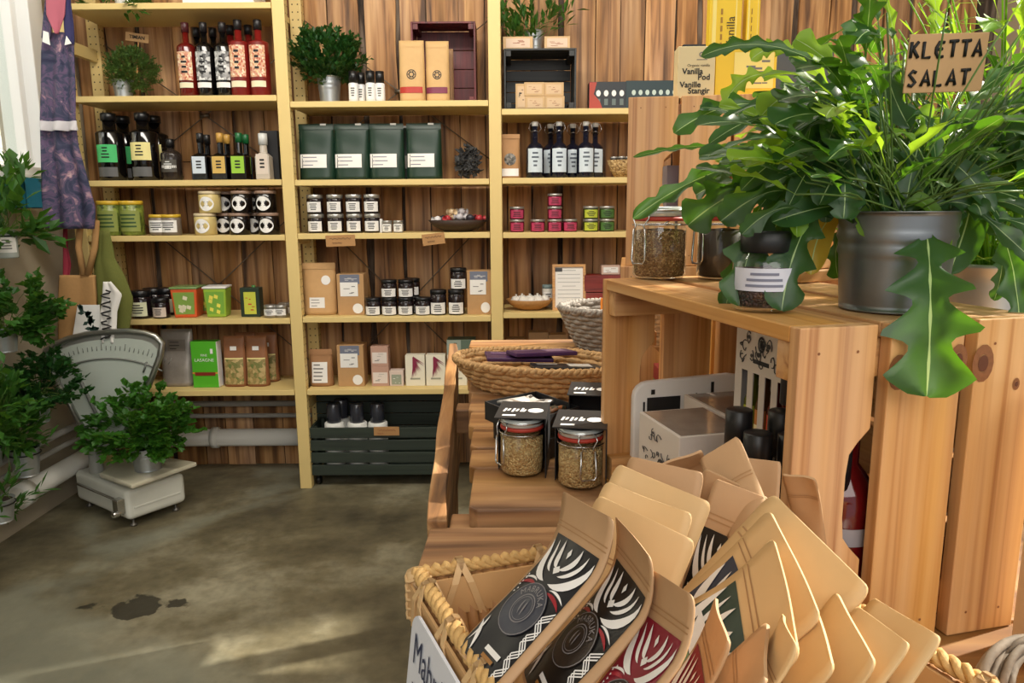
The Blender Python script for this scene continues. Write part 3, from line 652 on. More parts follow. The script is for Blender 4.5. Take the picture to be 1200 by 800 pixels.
put('tubg', b_tub(mm(19), mm(37), C('lime_tub', (150, 186, 60), 0.4), C('lime_label', (120, 170, 60), 0.6), lid_w, ykt), at(257, 0, 4, 0.09), 'lime green plastic tub with a white lid', 'tub')
put('tubr', b_tub(mm(17), mm(35), C('amber_tub', (186, 110, 60), 0.4), gl_, C('clear_green_lid', (120, 150, 90), 0.25), ykt), at(241, 0, 4, 0.2), 'amber tub in the second row between the orange and lime tubs', 'tub')
def tin():
    t = b_box(mm(23), 0.055, mm(35), C('dark_green_tin', (46, 62, 50), 0.3, 0.2), [('label', 0.2, 0.82, 0.1, 0.86, C('lime_yellow_label', (196, 200, 70), 0.6), C('tomato_red', (190, 60, 40), 0.6), 5)], nm='oil_tin', bevel=0.003)()
    mb = MB(); mb.lathe([(0.008, mm(35)), (0.008, mm(35)+0.009), (0, mm(35)+0.009)], 12, 0, Matrix.Translation((0.01, 0.03, 0))); mb.build('cap', C('green_cap', (70, 120, 60), 0.4), t); return t
put('tin', tin, at(294, 0, 4, 0.05), 'dark green tin with a lime label and a red motif', 'tin')
for i, (px, bk, lb) in enumerate(((318, 0.04, 'left'), (330, 0.045, 'right'))):
    put('silv', b_jar(mm(8), mm(15), C('pale_tin', (150, 146, 136), 0.3, 0.6), lid_s, lab_w, lid_h=mm(4)), at(px, 0, 4, bk), 'small silver tin beside the green tin, '+lb+' one in front', 'tin', 'small silver tins')
put('silv', None, up(at(335, 0, 4, 0.11), 0), 'small silver tin in the second row against the shelf post', 'tin', 'small silver tins')
# ---- left bay, lowest board
silverbag = C('silver_grey_foil', (158, 150, 142), 0.35, 0.3, 0.25, 30, 0.3)
put('sbag', b_bag(mm(40), 0.09, mm(70), silverbag, [('label', 0.25, 0.8, 0.62, 0.82, C('grey_brown_print', (126, 116, 106), 0.5), None, 3)]), at(207, 0, 5, 0.08), 'silver-grey foil bag behind the scale', 'bag')
lbx = C('vivid_green_carton', (84, 178, 40), 0.45)
def lasag():
    t = b_box(mm(31), 0.05, mm(57), lbx, [('stripe', 0.0, 1.0, 0.30, 0.335, C('orange_stripe', (216, 150, 60), 0.5), None, 0), ('red_band', 0.1, 0.9, 0.26, 0.335, C('deep_red', (130, 40, 26), 0.5), None, 0)])()
    text('LASAGNE', mm(5.5), M_white, t, TM(0, -0.0014, mm(34))); text('FINE', mm(4), M_white, t, TM(0, -0.0014, mm(40)))
    mb = MB(); mb.bx(mm(8), mm(11), -0.002, -0.0005, mm(42), mm(48)); mb.bx(mm(15.6), mm(16.2), 0, 0.05, 0.002, mm(56.5)); mb.build('label', M_white, t)
    return t
put('las', lasag, at(242, 0, 5, 0.06), 'vivid green pasta carton reading LASAGNE', 'box')
bb = C('brown_coffee_bag', (146, 96, 62), 0.5, 0, 0.1, 30); tb = C('pasta_view', (188, 160, 110), 0.5)
kb = b_bag(mm(27), 0.06, mm(62), bb, [('window', 0.2, 0.8, 0.05, 0.4, tb, None, 0), ('label', 0.08, 0.92, 0.05, 0.55, specks('meadow_label', (196, 170, 116), (150, 128, 76), (104, 116, 56), 70, 0.6, 0.1), None, 0), ('gold_line', 0.08, 0.92, 0.545, 0.57, yel, None, 0), ('sticker', 0.35, 0.65, 0.72, 0.8, M_white, None, 0)])
put('mb', kb, at(275, 0, 5, 0.07), 'brown bag with a meadow picture, right beside the green pasta carton', 'bag', 'brown meadow bags')
put('mb', kb, at(301, 0, 5, 0.07), 'brown bag with a meadow picture, right one of the front two', 'bag', 'brown meadow bags'); put('mb', kb, at(313, 0, 5, 0.16), 'brown bag with a meadow picture, in the second row by the shelf post', 'bag', 'brown meadow bags')
put('mb', kb, at(288, 0, 5, 0.17), 'brown bag peeping out between and behind the front two meadow bags', 'bag', 'brown meadow bags')
# ---- middle bay, top board
t = herb('round bushy basil in a ribbed zinc bucket', at(387, 1, 1, 0.12), mm(13.5), mm(31), (0, 0, mm(53), mm(36), mm(33), mm(27)), 2600, 0.026, 0.018, (LM2, ST), seed=9, lift=0.8)
kr = b_bottle(mm(5.6), mm(34), C('white_bottle', (226, 226, 226), 0.3), lid_b, lab_w, neck=0.34, shoulder=0.58, nr=0.72, cap_h=0.38, lab=(0.08, 0.52))
for i, (px, bk) in enumerate(((415, 0.05), (424, 0.09), (435, 0.05), (446, 0.06))):
    put('roll', kr, at(px, 1, 1, bk), 'small white bottle with a black cap, %s of the four beside the basil' % ('leftmost', 'second', 'third', 'rightmost')[i], 'bottle', 'small white bottles with black caps')
star = M_ink
for px, cc, cn, bk in ((483, (176, 48, 34), 'red', 0.05), (513, (118, 40, 70), 'plum', 0.065)):
    put('cof'+cn, b_bag(mm(29 if cn == 'red' else 27), 0.06, mm(68), C('light_kraft', (206, 168, 114), 0.7, 0, 0.06, 50, 0.1), [('emblem', 0.3, 0.68, 0.34, 0.56, star, None, 0), ('band', 0.02, 0.92, 0.15, 0.25, C(cn+'_band', cc, 0.5), None, 0)]), at(px, 1, 1, bk), 'kraft coffee bag with a star emblem and a %s band' % cn, 'bag', 'kraft coffee bags')
put('cofb', b_bag(mm(20), 0.05, mm(64), C('worn_kraft', (150, 116, 84), 0.7), []), at(522, 1, 1, 0.15), 'dull brown bag half hidden behind the plum-banded coffee bag', 'bag')
def small_crate(W, D, H, m_, label, loc, slats=4, rz=0, th=0.008):
    """little slatted crate standing on its side, open towards the viewer"""
    t = thing('wooden_crate', label, 'crate', loc, rz)
    for s in (-1, 1):
        for (z0, z1) in ((0, H),):
            n = 2
            for k in range(n):
                a = D*k/n+0.001; b_ = D*(k+1)/n-0.001; mb = MB(); x = s*(W/2-th/2); mb.bx(x-th/2, x+th/2, a, b_, z0, z1); mb.build('side_board', m_, t, bevel=0.001)
    for z in (th/2, H-th/2):
        for k in range(3):
            a = D*k/3+0.001; b_ = D*(k+1)/3-0.001; mb = MB(); mb.bx(-W/2+th+0.0005, W/2-th-0.0005, a, b_, z-th/2, z+th/2); mb.build('slat', m_, t, bevel=0.001)
    for k in range(slats):
        a = th+(H-2*th)*k/slats+0.0015; b_ = th+(H-2*th)*(k+1)/slats-0.0015; mb = MB(); mb.bx(-W/2+th+0.0005, W/2-th-0.0005, D+0.0005, D+th, a, b_); mb.build('back_slat', m_, t, bevel=0.001)
    for s in (-1, 1):
        for z in (th, H-th-0.024): mb = MB(); mb.bx(s*(W/2-th-0.001), s*(W/2-th-0.022), 0.001, D-0.001, z+0.0005, z+0.023); mb.build('corner_block', m_, t, bevel=0.001)
    return t
m_mar = wood('maroon_stained_wood', (112, 40, 42), (96, 32, 36), (66, 22, 26), 'Z', 60, 3, 0.5, 0.1, 0.1)
small_crate(mm(74), 0.15, mm(91), m_mar, 'maroon stained crate standing on its side behind the coffee bags', at(521, 1, 1, 0.12))
# ---- middle bay, green bag board
gb = C('dark_green_foil', (18, 48, 33), 0.4, 0, 0.15, 20, 0.15)
kg = b_bag(mm(41), 0.075, mm(64), gb, [('label', 0.03, 0.80, 0.22, 0.46, lab_w, C('blue_grey_print', (120, 122, 140), 0.6), 3)], fold=0.1, topw=0.97, clip=(0.42, M_white))
for i, px in enumerate((371, 412, 453, 497)):
    put('gb', kg, at(px, 1, 2, 0.055), 'dark green bag with a white label, %s of the four' % ('leftmost', 'second', 'third', 'rightmost')[i], 'bag', 'dark green bags')
put('gb', kg, at(466, 1, 2, 0.17), 'dark green bag in the second row, peeping between the third and the last green bags', 'bag', 'dark green bags')
def dry_bunch():
    t = thing('dried_mushroom_bunch'); rr = random.Random(8); mb = MB()
    for k in range(190):
        v = rv(rr); p = Vector((v.x*mm(13), v.y*0.03, mm(20)+v.z*mm(17))); rot_leaf(mb, p, rv(rr), rv(rr), 0.03, 0.028)
    mb.build('caps', C('dried_black', (58, 58, 58), 0.8, 0, 0.4, 60), t, solid=0.002)
    mb = MB(); mb.tube([(0, 0, 0.001), (0.002, 0, 0.03), (0, 0, 0.06)], 0.006, 6); mb.build('stalk', C('dried_black', (58, 58, 58)), t); return t
put('dry', dry_bunch, at(549, 1, 2, 0.08), 'blackish dried bunch standing right of the green bags', 'dried plant')
# ---- middle bay, small jar board
kj = b_jar(mm(9.5), mm(22), dark_c, lid_s, lab_w, lab=(0.1, 0.62), lid_h=mm(4.5)); hh = mm(22)+0.001
for i, px in enumerate((371, 394, 416, 437)):
    for lv in (0, 1): put('dwj', kj, up(at(px, 1, 3, 0.06), hh*lv), 'silver-lidded dark jar, %s of the %s stack' % (('bottom', 'top')[lv], ('leftmost', 'second', 'third', 'rightmost')[i]), 'jar', 'stacked small dark jars')
for i, px in enumerate((454, 467)): put('tiny', b_jar(mm(6), mm(14), C('glassy_grey', (150, 146, 140), 0.2), lid_s, lab_w, lab=(0.1, 0.7), lid_h=mm(3)), at(px, 1, 3, 0.05), 'tiny silver-lidded jar, %s of the two beside the jar stacks' % ('left', 'right')[i], 'jar', 'tiny jars')
put('tinyb', b_box(mm(6), 0.02, mm(16), M_white), at(445, 1, 3, 0.05), 'slim white box between the jar stacks and the tiny jars', 'box')
def bowl(R, H, m_, sx=1, sy=0.7, nm='serving_bowl', part='bowl_body'):
    t = thing(nm); mb = MB(); mb.lathe([(0, 0), (R*0.45, 0.001), (R*0.8, H*0.45), (R, H), (R*0.97, H), (R*0.76, H*0.5), (R*0.4, 0.006), (0, 0.006)], 28, 0, None, 0, 2*PI, sx, sy); mb.build(part, m_, t); return t
dk = C('dark_basketry', (56, 38, 28), 0.6, 0, 0.3, 80, 0.6)
p = at(537, 1, 3, 0.12); put('bowl', lambda: bowl(mm(36), mm(14), dk), p, 'shallow dark oval dish full of wrapped sweets', 'dish')
rr = random.Random(4); cs = [(230, 226, 224), (60, 58, 66), (190, 60, 66), (226, 200, 160), (200, 196, 200)]
k = 0
for (dx, dy, dz) in [(-0.10, 0, 0.048), (-0.075, 0.02, 0.052), (-0.05, -0.02, 0.052), (-0.02, 0.01, 0.062), (0.01, -0.02, 0.06), (0.035, 0.02, 0.062), (0.06, -0.01, 0.056), (0.085, 0.015, 0.055), (-0.03, 0.0, 0.083), (0.02, 0.0, 0.085), (0.0, 0.035, 0.05), (-0.06, 0.045, 0.05), (0.105, -0.005, 0.053)]:
    cidx = k % 5
    def sweet(c=cs[cidx]):
        t = thing('wrapped_sweet'); mb = MB(); mb.lathe([(0, -0.011), (0.008, -0.009), (0.011, 0), (0.008, 0.009), (0, 0.011)], 10, 0, Matrix.Rotation(PI/2, 4, 'Y')); mb.build('sweet_body', C('wrap_%d' % cidx, c, 0.3), t)
        mb = MB(); 
        for s in (-1, 1): mb.lathe([(0.002, 0.009), (0.009, 0.018)], 8, 0, Matrix.Rotation(s*PI/2, 4, 'Y'))
        mb.build('twisted_ends', C('wrap_%d' % cidx, c), t); return t
    pos = ('left end', 'left side', 'left side towards the front', 'middle', 'middle towards the front', 'middle right', 'right side', 'right side towards the back', 'top of the heap, left', 'top of the heap, right', 'back', 'back left', 'right end')[k]
    put('sw%d' % cidx, sweet, p+Vector((dx*0.9, dy*0.8, dz*0.95+0.008)), 'wrapped sweet in the dark oval dish, at the %s' % pos, 'sweet', 'wrapped sweets in the dish', rz=rr.uniform(0, 3), scale=1.45); k += 1
for px, py, w_, s, cn in ((399, 282, 34, 'Fjallagrös', 'below the stacked dark jars'), (508, 280, 26, 'Nammi', 'below the dish of sweets')):
    q = pY(px, py, FY-0.004); t = thing('shelf_tag', 'small handwritten card hanging on the shelf edge %s' % cn, 'sign', q)
    card_sign(t, Matrix.Rotation(-0.03 if px < 450 else -0.12, 4, 'Y'), mm(w_), mm(13), [], 0.01, stick=False, m_=C('tan_card', (176, 132, 84), 0.8))
    M0 = Matrix.Rotation(-0.03 if px < 450 else -0.12, 4, 'Y')
    mb = MB()
    for j in range(2):
        xw = mm(w_)*(0.36 if j == 0 else 0.16); z = mm(2.5)-j*mm(5)
        pts = [(-xw+2*xw*i/14-(0 if j == 0 else mm(w_)*0.12), -0.002, z+mm(1.2)*math.sin(i*2.3)) for i in range(15)]
        mb.tube([M0 @ Vector(v) for v in pts], 0.0007, 4)
    mb.build('handwriting', M_ink, t)
# ---- middle bay, pouch board
kp = C('kraft_light2', (198, 156, 104), 0.7, 0, 0.07, 50, 0.15)
put('p374', b_bag(mm(40), 0.08, mm(62), kp, [('label', 0.22, 0.68, 0.14, 0.34, lab_w, M_grey, 3), ('round_sticker', 0.58, 0.86, 0.56, 0.78, lab_w, None, 0)], fold=0.12), at(374, 1, 4, 0.06), 'large kraft pouch with two white stickers beside the shelf post', 'bag')
def kbox(w, h, d=0.09):
    return b_box(mm(w), d, mm(h), M_kraft, [('picture_label', 0.12, 0.85, 0.76, 0.99, C('blue_sketch', (112, 118, 136), 0.6), M_white, 5), ('label', 0.12, 0.78, 0.46, 0.80, lab_w, M_grey, 4), ('round_sticker', 0.56, 0.94, 0.05, 0.27, lab_w, None, 0)], nm='kraft_carton')
put('kb412', kbox(32, 49), at(412, 1, 4, 0.06), 'kraft carton with sketch label, on the shelf beside the large kraft pouch', 'box', 'kraft cartons with a sketch label')
put('kb412', None, at(562, 1, 4, 0.05), 'kraft carton with sketch label, right of the stacked dark jam jars', 'box', 'kraft cartons with a sketch label', scale=(0.9, 1, 1.06))
put('kb412', None, at(412, 1, 5, 0.06), 'kraft carton with sketch label, on the lowest shelf beside a kraft bag', 'box', 'kraft cartons with a sketch label', scale=(1, 1, 1.04))
kj = b_jar(mm(9.5), mm(24), dark_c, lid_b, lab_w, lab=(0.06, 0.52), lid_h=mm(4.5), la=1.0); hh = mm(21)+0.001
jn = ('leftmost', 'second', 'third', 'fourth', 'fifth', 'rightmost')
for i, px in enumerate((438, 457, 476, 496)): put('jam', kj, at(px, 1, 4, 0.06), 'dark jam jar with a black lid, %s in the bottom row' % jn[i], 'jar', 'dark jam jars', scale=(1, 1, 0.875))
for i, (px, bk, lb) in enumerate(((457, 0.06, 'left of the upper two'), (477, 0.06, 'right of the upper two'), (484, 0.125, 'behind the right of the upper two'))): put('jam', kj, up(at(px, 1, 4, bk), hh), 'dark jam jar on the second layer, '+lb, 'jar', 'dark jam jars', scale=(1, 1, 0.875))
put('jam', kj, at(484, 1, 4, 0.125), 'dark jam jar in the bottom layer behind the third and fourth', 'jar', 'dark jam jars', scale=(1, 1, 0.875))
for i, px in enumerate((514, 535)): put('jam2', kj if False else b_jar(mm(9.8), mm(30), dark_c, lid_b, lab_w, lab=(0.06, 0.5), lid_h=mm(5), la=1.0), at(px, 1, 4, 0.06), 'taller dark jam jar, %s of the two near the sketch-label carton' % ('left', 'right')[i], 'jar', 'tall dark jam jars')
put('jam2', None, up(at(538, 1, 4, 0.06), mm(30)+0.001), 'taller dark jam jar perched on top of another beside the sketch-label carton', 'jar', 'tall dark jam jars', scale=(1, 1, 0.85))
# ---- middle bay, lowest board
put('k376', b_bag(mm(28), 0.06, mm(45), C('brown_kraft', (160, 116, 76), 0.7, 0, 0.08, 50, 0.2), [('label', 0.12, 0.8, 0.1, 0.66, lab_w, M_grey, 5)], fold=0.15), at(376, 1, 5, 0.06), 'small brown kraft bag with a tall white label by the shelf post', 'bag')
pk = C('pinkish_carton', (190, 150, 132), 0.6)
for lv in (0, 1): put('pink', b_box(mm(21), 0.06, mm(24.5), pk, [('label', 0.08, 0.92, 0.15, 0.7, C('pale_pink_label', (226, 214, 206), 0.6), M_grey, 4)]), up(at(446, 1, 5, 0.06), (mm(24.5)+0.001)*lv), 'small pinkish carton, %s of a stack of two' % ('bottom', 'top')[lv], 'box', 'pinkish cartons')
put('p465', b_box(mm(17), 0.05, mm(19), C('blush_box', (216, 196, 184), 0.6), [('label', 0.15, 0.85, 0.1, 0.75, C('green_grey_print', (150, 158, 140), 0.6), M_white, 4)]), at(465, 1, 5, 0.06), 'little blush box between the pinkish stack and the plant-print cartons', 'box')
def plantbox(c, nm):
    def f():
        t = b_box(mm(23.5), 0.05, mm(38), C('ivory_carton', (232, 226, 206), 0.5), [])()
        rr = random.Random(2); mb = MB()
        for q in range(15):
            a = mm(17)*rr.uniform(0.5, 1); x0 = -mm(3); z0 = mm(35-q*0.9); an = -0.5-q*0.09
            x1 = x0+a*math.cos(an)+mm(1); z1_ = z0+a*math.sin(an)*1.1
            mb.add([(x0, -0.0016-0.00003*q, z0), (x0+mm(1.3), -0.0016-0.00003*q, z0+mm(1.6)), (x1, -0.0016-0.00003*q, z1_)], [(0, 2, 1)])
        mb.build('plant_print', C(nm, c, 0.6), t); mb = MB(); mb.bx(-mm(6), mm(6), -0.0012, -0.0004, mm(8), mm(10)); mb.build('small_print', C('soft_grey_print', (160, 160, 140), 0.6), t); return t
    return f
put('plr', plantbox((132, 34, 66), 'crimson_plant'), at(487, 1, 5, 0.06), 'ivory carton printed with a crimson plant, left of two', 'box', 'crimson plant cartons')
put('plr', None, at(511, 1, 5, 0.06), 'ivory carton printed with a crimson plant, right of two', 'box', 'crimson plant cartons')
put('ply', plantbox((206, 140, 40), 'ochre_plant'), at(536, 1, 5, 0.06), 'ivory carton printed with an ochre plant', 'box')
put('ggb', b_box(mm(34), 0.09, mm(18), C('grey_green_carton', (92, 108, 92), 0.5), [('label', 0.0, 0.5, 0.0, 1.0, C('pale_grey_face', (150, 160, 146), 0.6), M_ink, 3)]), up(at(541, 1, 5, 0.06), mm(38.5)), 'grey-green carton lying on top of the ochre plant carton', 'box')
# ---- dark green crate on the floor under the middle bay
m_dg = wood('dark_green_stain', (50, 60, 50), (44, 54, 45), (34, 42, 36), 'X', 50, 2.5, 0.55, 0.1, 0.1)
cl = pY(365, 568, FY+0.02); cr_ = pY(528, 568, FY+0.02); Wc = cr_.x-cl.x+0.02; zt = pY(450, 500, FY+0.02).z; z0 = pY(450, 565, FY+0.02).z
t = thing('slatted_crate', 'long dark green slatted crate on castors under the middle shelves', 'crate', ((cl.x+cr_.x)/2, FY+0.02, 0))
D = 0.2; ztop = zt; nS = 4; sh = (ztop-0.05)/nS
for k in range(nS):
    for y in (0,): mb = MB(); mb.bx(-Wc/2, Wc/2, y, y+0.012, 0.05+k*sh+0.006, 0.05+(k+1)*sh-0.004); mb.build('slat', m_dg, t, bevel=0.002)
    for s in (-1, 1): mb = MB(); x = s*(Wc/2-0.02); mb.bx(x-0.006, x+0.006, 0.0125, D-0.0125, 0.05+k*sh+0.006, 0.05+(k+1)*sh-0.004); mb.build('side_slat', m_dg, t, bevel=0.002)
zbk = SH[(1, 5)]-0.05
for k in range(6): mb = MB(); mb.bx(-Wc/2, Wc/2, 0.19, 0.2, 0.06+k*(zbk-0.06)/6, 0.06+(k+1)*(zbk-0.06)/6-0.003); mb.build('back_shade_board', m_dg, t, bevel=0.002)  # crate back, raised as a dark sheet for the shade under the shelf
for s in (-1, 1):
    for y in (0.02, 0.165):
        mb = MB(); x = s*(Wc/2-0.035); mb.bx(x-0.008, x+0.008, y-0.002, y+0.018, 0.05, ztop-0.005); mb.build('corner_post', m_dg, t)
        mb = MB(); mb.lathe([(0, -0.01), (0.02, -0.01), (0.02, 0.01), (0, 0.01)], 14, 0, Matrix.Translation((x-s*0.0, y+0.02, 0.021)) @ Matrix.Rotation(PI/2, 4, 'Y')); mb.bx(x-0.004, x+0.004, y+0.01, y+0.03, 0.025, 0.05); mb.build('castor', M_blackp, t)
mb = MB(); mb.bx(-Wc/2+0.03, Wc/2-0.03, 0.013, D-0.013, 0.05, 0.058); mb.build('base_board', m_dg, t)
zb = 0.0585; kw = b_bottle(mm(13), ztop-zb+0.12, C('bottle_green_glass', (30, 44, 34), 0.08), C('dark_capsule', (40, 42, 50), 0.25), lab_w, neck=0.3, shoulder=0.62, nr=0.42, cap_h=0.16, lab=(0.15, 0.6))
kw2 = b_jar(mm(12), ztop-zb+mm(26), C('white_plastic', (226, 226, 220), 0.4), C('dark_dome_lid', (48, 50, 58), 0.15), None, lid_h=mm(24), lid_r=0.72, nm='dispenser_bottle')
for i, (px, y) in enumerate(((392, 0.06), (401, 0.135), (419, 0.06), (443, 0.06))):
    X = pY(px, 500, FY+0.02+y).x
    put('disp', kw2, (X, FY+0.02+y, zb), 'dark-capped white bottle in the green crate, %s' % ('leftmost in front', 'behind the leftmost', 'middle one in front', 'nearest the card tag')[i], 'bottle', 'bottles in the green crate')
q = pY(453, 505, FY+0.014); t = thing('crate_tag', 'handwritten card tag on the front of the dark green crate', 'sign', q)
card_sign(t, Matrix.Identity(4), mm(31), mm(11), [], 0.01, stick=False, m_=C('tan_card', (176, 132, 84), 0.8))
mb = MB(); mb.tube([(-mm(11)+mm(22)*i/16, -0.0025, mm(1.5)+mm(1.2)*math.sin(i*2.3)) for i in range(17)], 0.0007, 4); mb.tube([(-mm(11)+mm(7)*i/8, -0.0025, -mm(2.8)+mm(1)*math.sin(i*2.1)) for i in range(9)], 0.0007, 4); mb.build('handwriting', C('rust_ink', (130, 60, 30), 0.6), t)
# ---- right bay, top board
m_bk = wood('black_stained_wood', (46, 48, 46), (38, 40, 40), (26, 28, 28), 'X', 50, 3, 0.5, 0.1, 0.1)
pc_ = at(633, 2, 1, 0.05); HC = mm(67)
small_crate(mm(82), 0.2, HC, m_bk, 'black stained crate standing on its side, small kraft boxes inside', pc_, slats=5)
kb1 = C('pale_kraft', (206, 172, 126), 0.7)
kk = b_box(mm(23), 0.05, mm(15), kb1, [('label', 0.12, 0.88, 0.15, 0.85, C('sand_label', (214, 184, 146), 0.6), C('dull_red_print', (150, 84, 60), 0.6), 5)])
zi = pc_.z+0.0086
for px, lv, y, lb in ((627, 0, 0.05, 'bottom row, left'), (650, 0, 0.055, 'bottom row, right'), (626, 1, 0.05, 'second row, left'), (649, 1, 0.058, 'second row, right')):
    put('kk', kk, (pY(px, 100, FY+0.05+y).x, FY+0.05+y, zi+lv*(mm(15)+0.001)), 'small kraft box inside the black crate, '+lb, 'box', 'small kraft boxes')
put('kkt', b_box(mm(15), 0.05, mm(29), kb1, [('label', 0.15, 0.85, 0.1, 0.9, C('sand_label', (214, 184, 146)), M_ink, 5)]), (pY(612, 100, FY+0.1).x-0.001, FY+0.105, zi), 'upright kraft box inside the black crate, at the left', 'box')
for px, w_, lb in ((607, 34, 'left of the zinc bucket'), (653, 29, 'right of the zinc bucket')):
    put('kt%d' % px, b_box(mm(w_), 0.06, mm(14), kb1, [('label', 0.1, 0.9, 0.15, 0.85, C('rosy_label', (216, 190, 166), 0.6), C('dull_red_print', (150, 84, 60)), 5)]), (pY(px, 60, FY+0.08).x, FY+0.08, pc_.z+HC+0.001), 'kraft box on top of the black crate, '+lb, 'box')
herb('bay-leaved plant in a small zinc bucket on top of the black crate', (pY(627, 60, FY+0.17).x, FY+0.17, pc_.z+HC+0.001), mm(10), mm(25), (-0.01, 0, 0.13, 0.16, 0.1, 0.085), 190, 0.062, 0.022, (LM1, ST), seed=21, lift=0.9, nm='potted_plant')
def display(w, h, m_, nb_, label_c, letters=None, red=False):
    def f():
        t = thing('display_box'); mb = MB(); mb.box((0, 0.04, h/2), (w, 0.08, h)); mb.build('carton', m_, t, bevel=0.002)
        mb = MB()
        for k in range(nb_):
            x = -w*0.42+w*0.84*(k+0.5)/nb_+(w*0.06 if red else 0); r = w*0.84/nb_*0.3
            mb.add([(x+r*math.cos(2*PI*q/12), -0.0012, h*0.58+r*1.3*math.sin(2*PI*q/12)) for q in range(12)], [tuple(range(12))]); mb.quad((x-r*0.8, -0.0012, h*0.15), (x+r*0.8, -0.0012, h*0.15), (x+r*0.8, -0.0012, h*0.38), (x-r*0.8, -0.0012, h*0.38), 1)
        mb.build('printed_bottles', [label_c, C('grey_teal_print', (96, 110, 108), 0.5)], t)
        if red:
            mb = MB(); mb.add([(-w/2, -0.0015, h*0.98), (-w/2, -0.0015, h*0.02), (-w*0.14, -0.0015, h*0.02), (-w*0.22, -0.0015, h*0.3), (-w*0.38, -0.0015, h*0.55), (-w*0.3, -0.0015, h*0.98)], [tuple(range(6))]); mb.build('red_swoosh', C('brick_red', (168, 62, 44), 0.5), t)
        return t
    return f
put('dsp1', display(mm(42), mm(30), C('midnight_card', (30, 36, 42), 0.45), 4, lab_w, red=True), at(712, 2, 1, 0.04), 'dark display box with a red swoosh and white bottle prints', 'box')
put('dsp2', display(mm(64), mm(31), C('teal_black_card', (26, 50, 54), 0.45), 7, C('pale_green_print', (190, 206, 196), 0.6)), at(766, 2, 1, 0.04), 'long dark teal display box with a row of printed bottles', 'box')
# ---- right bay, swing-top board
put('kb599', b_bag(mm(23), 0.05, mm(50), C('kraft_mid', (178, 134, 88), 0.7, 0, 0.06, 50), [('window', 0.2, 0.8, 0.28, 0.58, specks('herbal_mix', (70, 70, 66), (150, 146, 138), (40, 40, 38), 110), None, 0), ('label', 0.08, 0.92, 0.05, 0.22, lab_w, None, 0)], fold=0.1), at(598, 2, 2, 0.05), 'narrow kraft bag with a round window by the shelf post', 'bag')
syr = C('dark_syrup', (16, 20, 36), 0.08, spec=0.6); porc = C('porcelain_stopper', (220, 220, 216), 0.2)
def swing(t):
    mb = MB(); h = mm(63); r = mm(3.4)
    for s in (-1, 1): mb.tube([(s*r, 0, h*0.80), (s*r*2.1, -0.002, h*0.88), (s*r*1.6, 0, h*0.97), (0, 0, h*1.0)], 0.0012, 5)
    mb.tube([(-r*1.2, -r*1.1, h*0.82), (0, -r*1.7, h*0.84), (r*1.2, -r*1.1, h*0.82)], 0.0012, 5); mb.build('wire_clasp', M_steel, t)
ks = b_bottle(mm(10.5), mm(63), syr, porc, C('pale_blue_label', (206, 218, 226), 0.6), neck=0.36, shoulder=0.5, nr=0.30, cap_h=0.08, lab=(0.1, 0.52), ink=C('slate_print', (90, 100, 112), 0.6), extra=swing)
for i, (px, bk) in enumerate(((627, 0.055), (655, 0.055), (686, 0.055))): put('swt', ks, at(px, 2, 2, bk), 'swing-top bottle of dark syrup, %s in the front row' % ('leftmost', 'middle', 'rightmost')[i], 'bottle', 'swing-top syrup bottles')
for i, (px, bk) in enumerate(((645, 0.14), (671, 0.14), (697, 0.11))): put('swt', ks, at(px, 2, 2, bk), 'swing-top bottle of dark syrup, %s in the back row' % ('leftmost', 'middle', 'rightmost')[i], 'bottle', 'swing-top syrup bottles')
wick = specks('straw_basketry', (206, 176, 124), (170, 136, 84), (120, 90, 52), 150, 0.8, 0.8)
pb = at(728, 2, 2, 0.08); put('sbk', lambda: bowl(mm(17), mm(20), wick, 1, 0.8, 'small_basket', 'basket_body'), pb, 'small straw basket with little dark jars beside the syrup bottles', 'basket')
for k, (dx, dy) in enumerate(((-0.032, 0.0), (-0.002, -0.015), (0.028, 0.0), (-0.01, 0.025))):
    put('tj2', b_jar(mm(4.6), mm(14), dark_c, lid_s, None), pb+Vector((dx, dy, 0.037)), 'little dark jar in the small straw basket, %s' % ('left', 'middle front', 'right', 'at the back')[k], 'jar', 'little jars in the straw basket')
# ---- right bay, relish board
rel = C('beetroot_relish', (104, 20, 44), 0.2); kr = b_jar(mm(8.6), mm(14.5), rel, lid_s, C('magenta_label', (186, 60, 96), 0.5), lab=(0.1, 0.72), lid_h=mm(2.6)); hh = mm(14.5)+0.0008
for px, n, nm_ in ((606, 2, 'leftmost stack'), (630, 1, 'short single one left of the tall stack'), (650, 3, 'tall stack of three'), (668, 1, 'single one right of the tall stack')):
    for lv in range(n): put('rel', kr, up(at(px, 2, 3, 0.06), hh*lv), 'small jar of magenta relish, ' + (nm_ if n == 1 else ('%s of the %s' % (('bottom', 'middle' if n == 3 else 'top', 'top')[lv], nm_))), 'jar', 'magenta relish jars')
for px, cc, cn in ((692, (186, 196, 60), 'lime label'), (711, (70, 110, 50), 'deep green label')):
    for lv in (0, 1): put('g'+cn, b_jar(mm(9), mm(14.5), C('pesto', (60, 72, 30), 0.25), lid_s, C(cn, cc, 0.5), lab=(0.1, 0.72), lid_h=mm(2.6)), up(at(px, 2, 3, 0.06), hh*lv), 'small pesto jar with a %s, %s of its stack' % (cn, ('bottom', 'top')[lv]), 'jar', 'pesto jars')
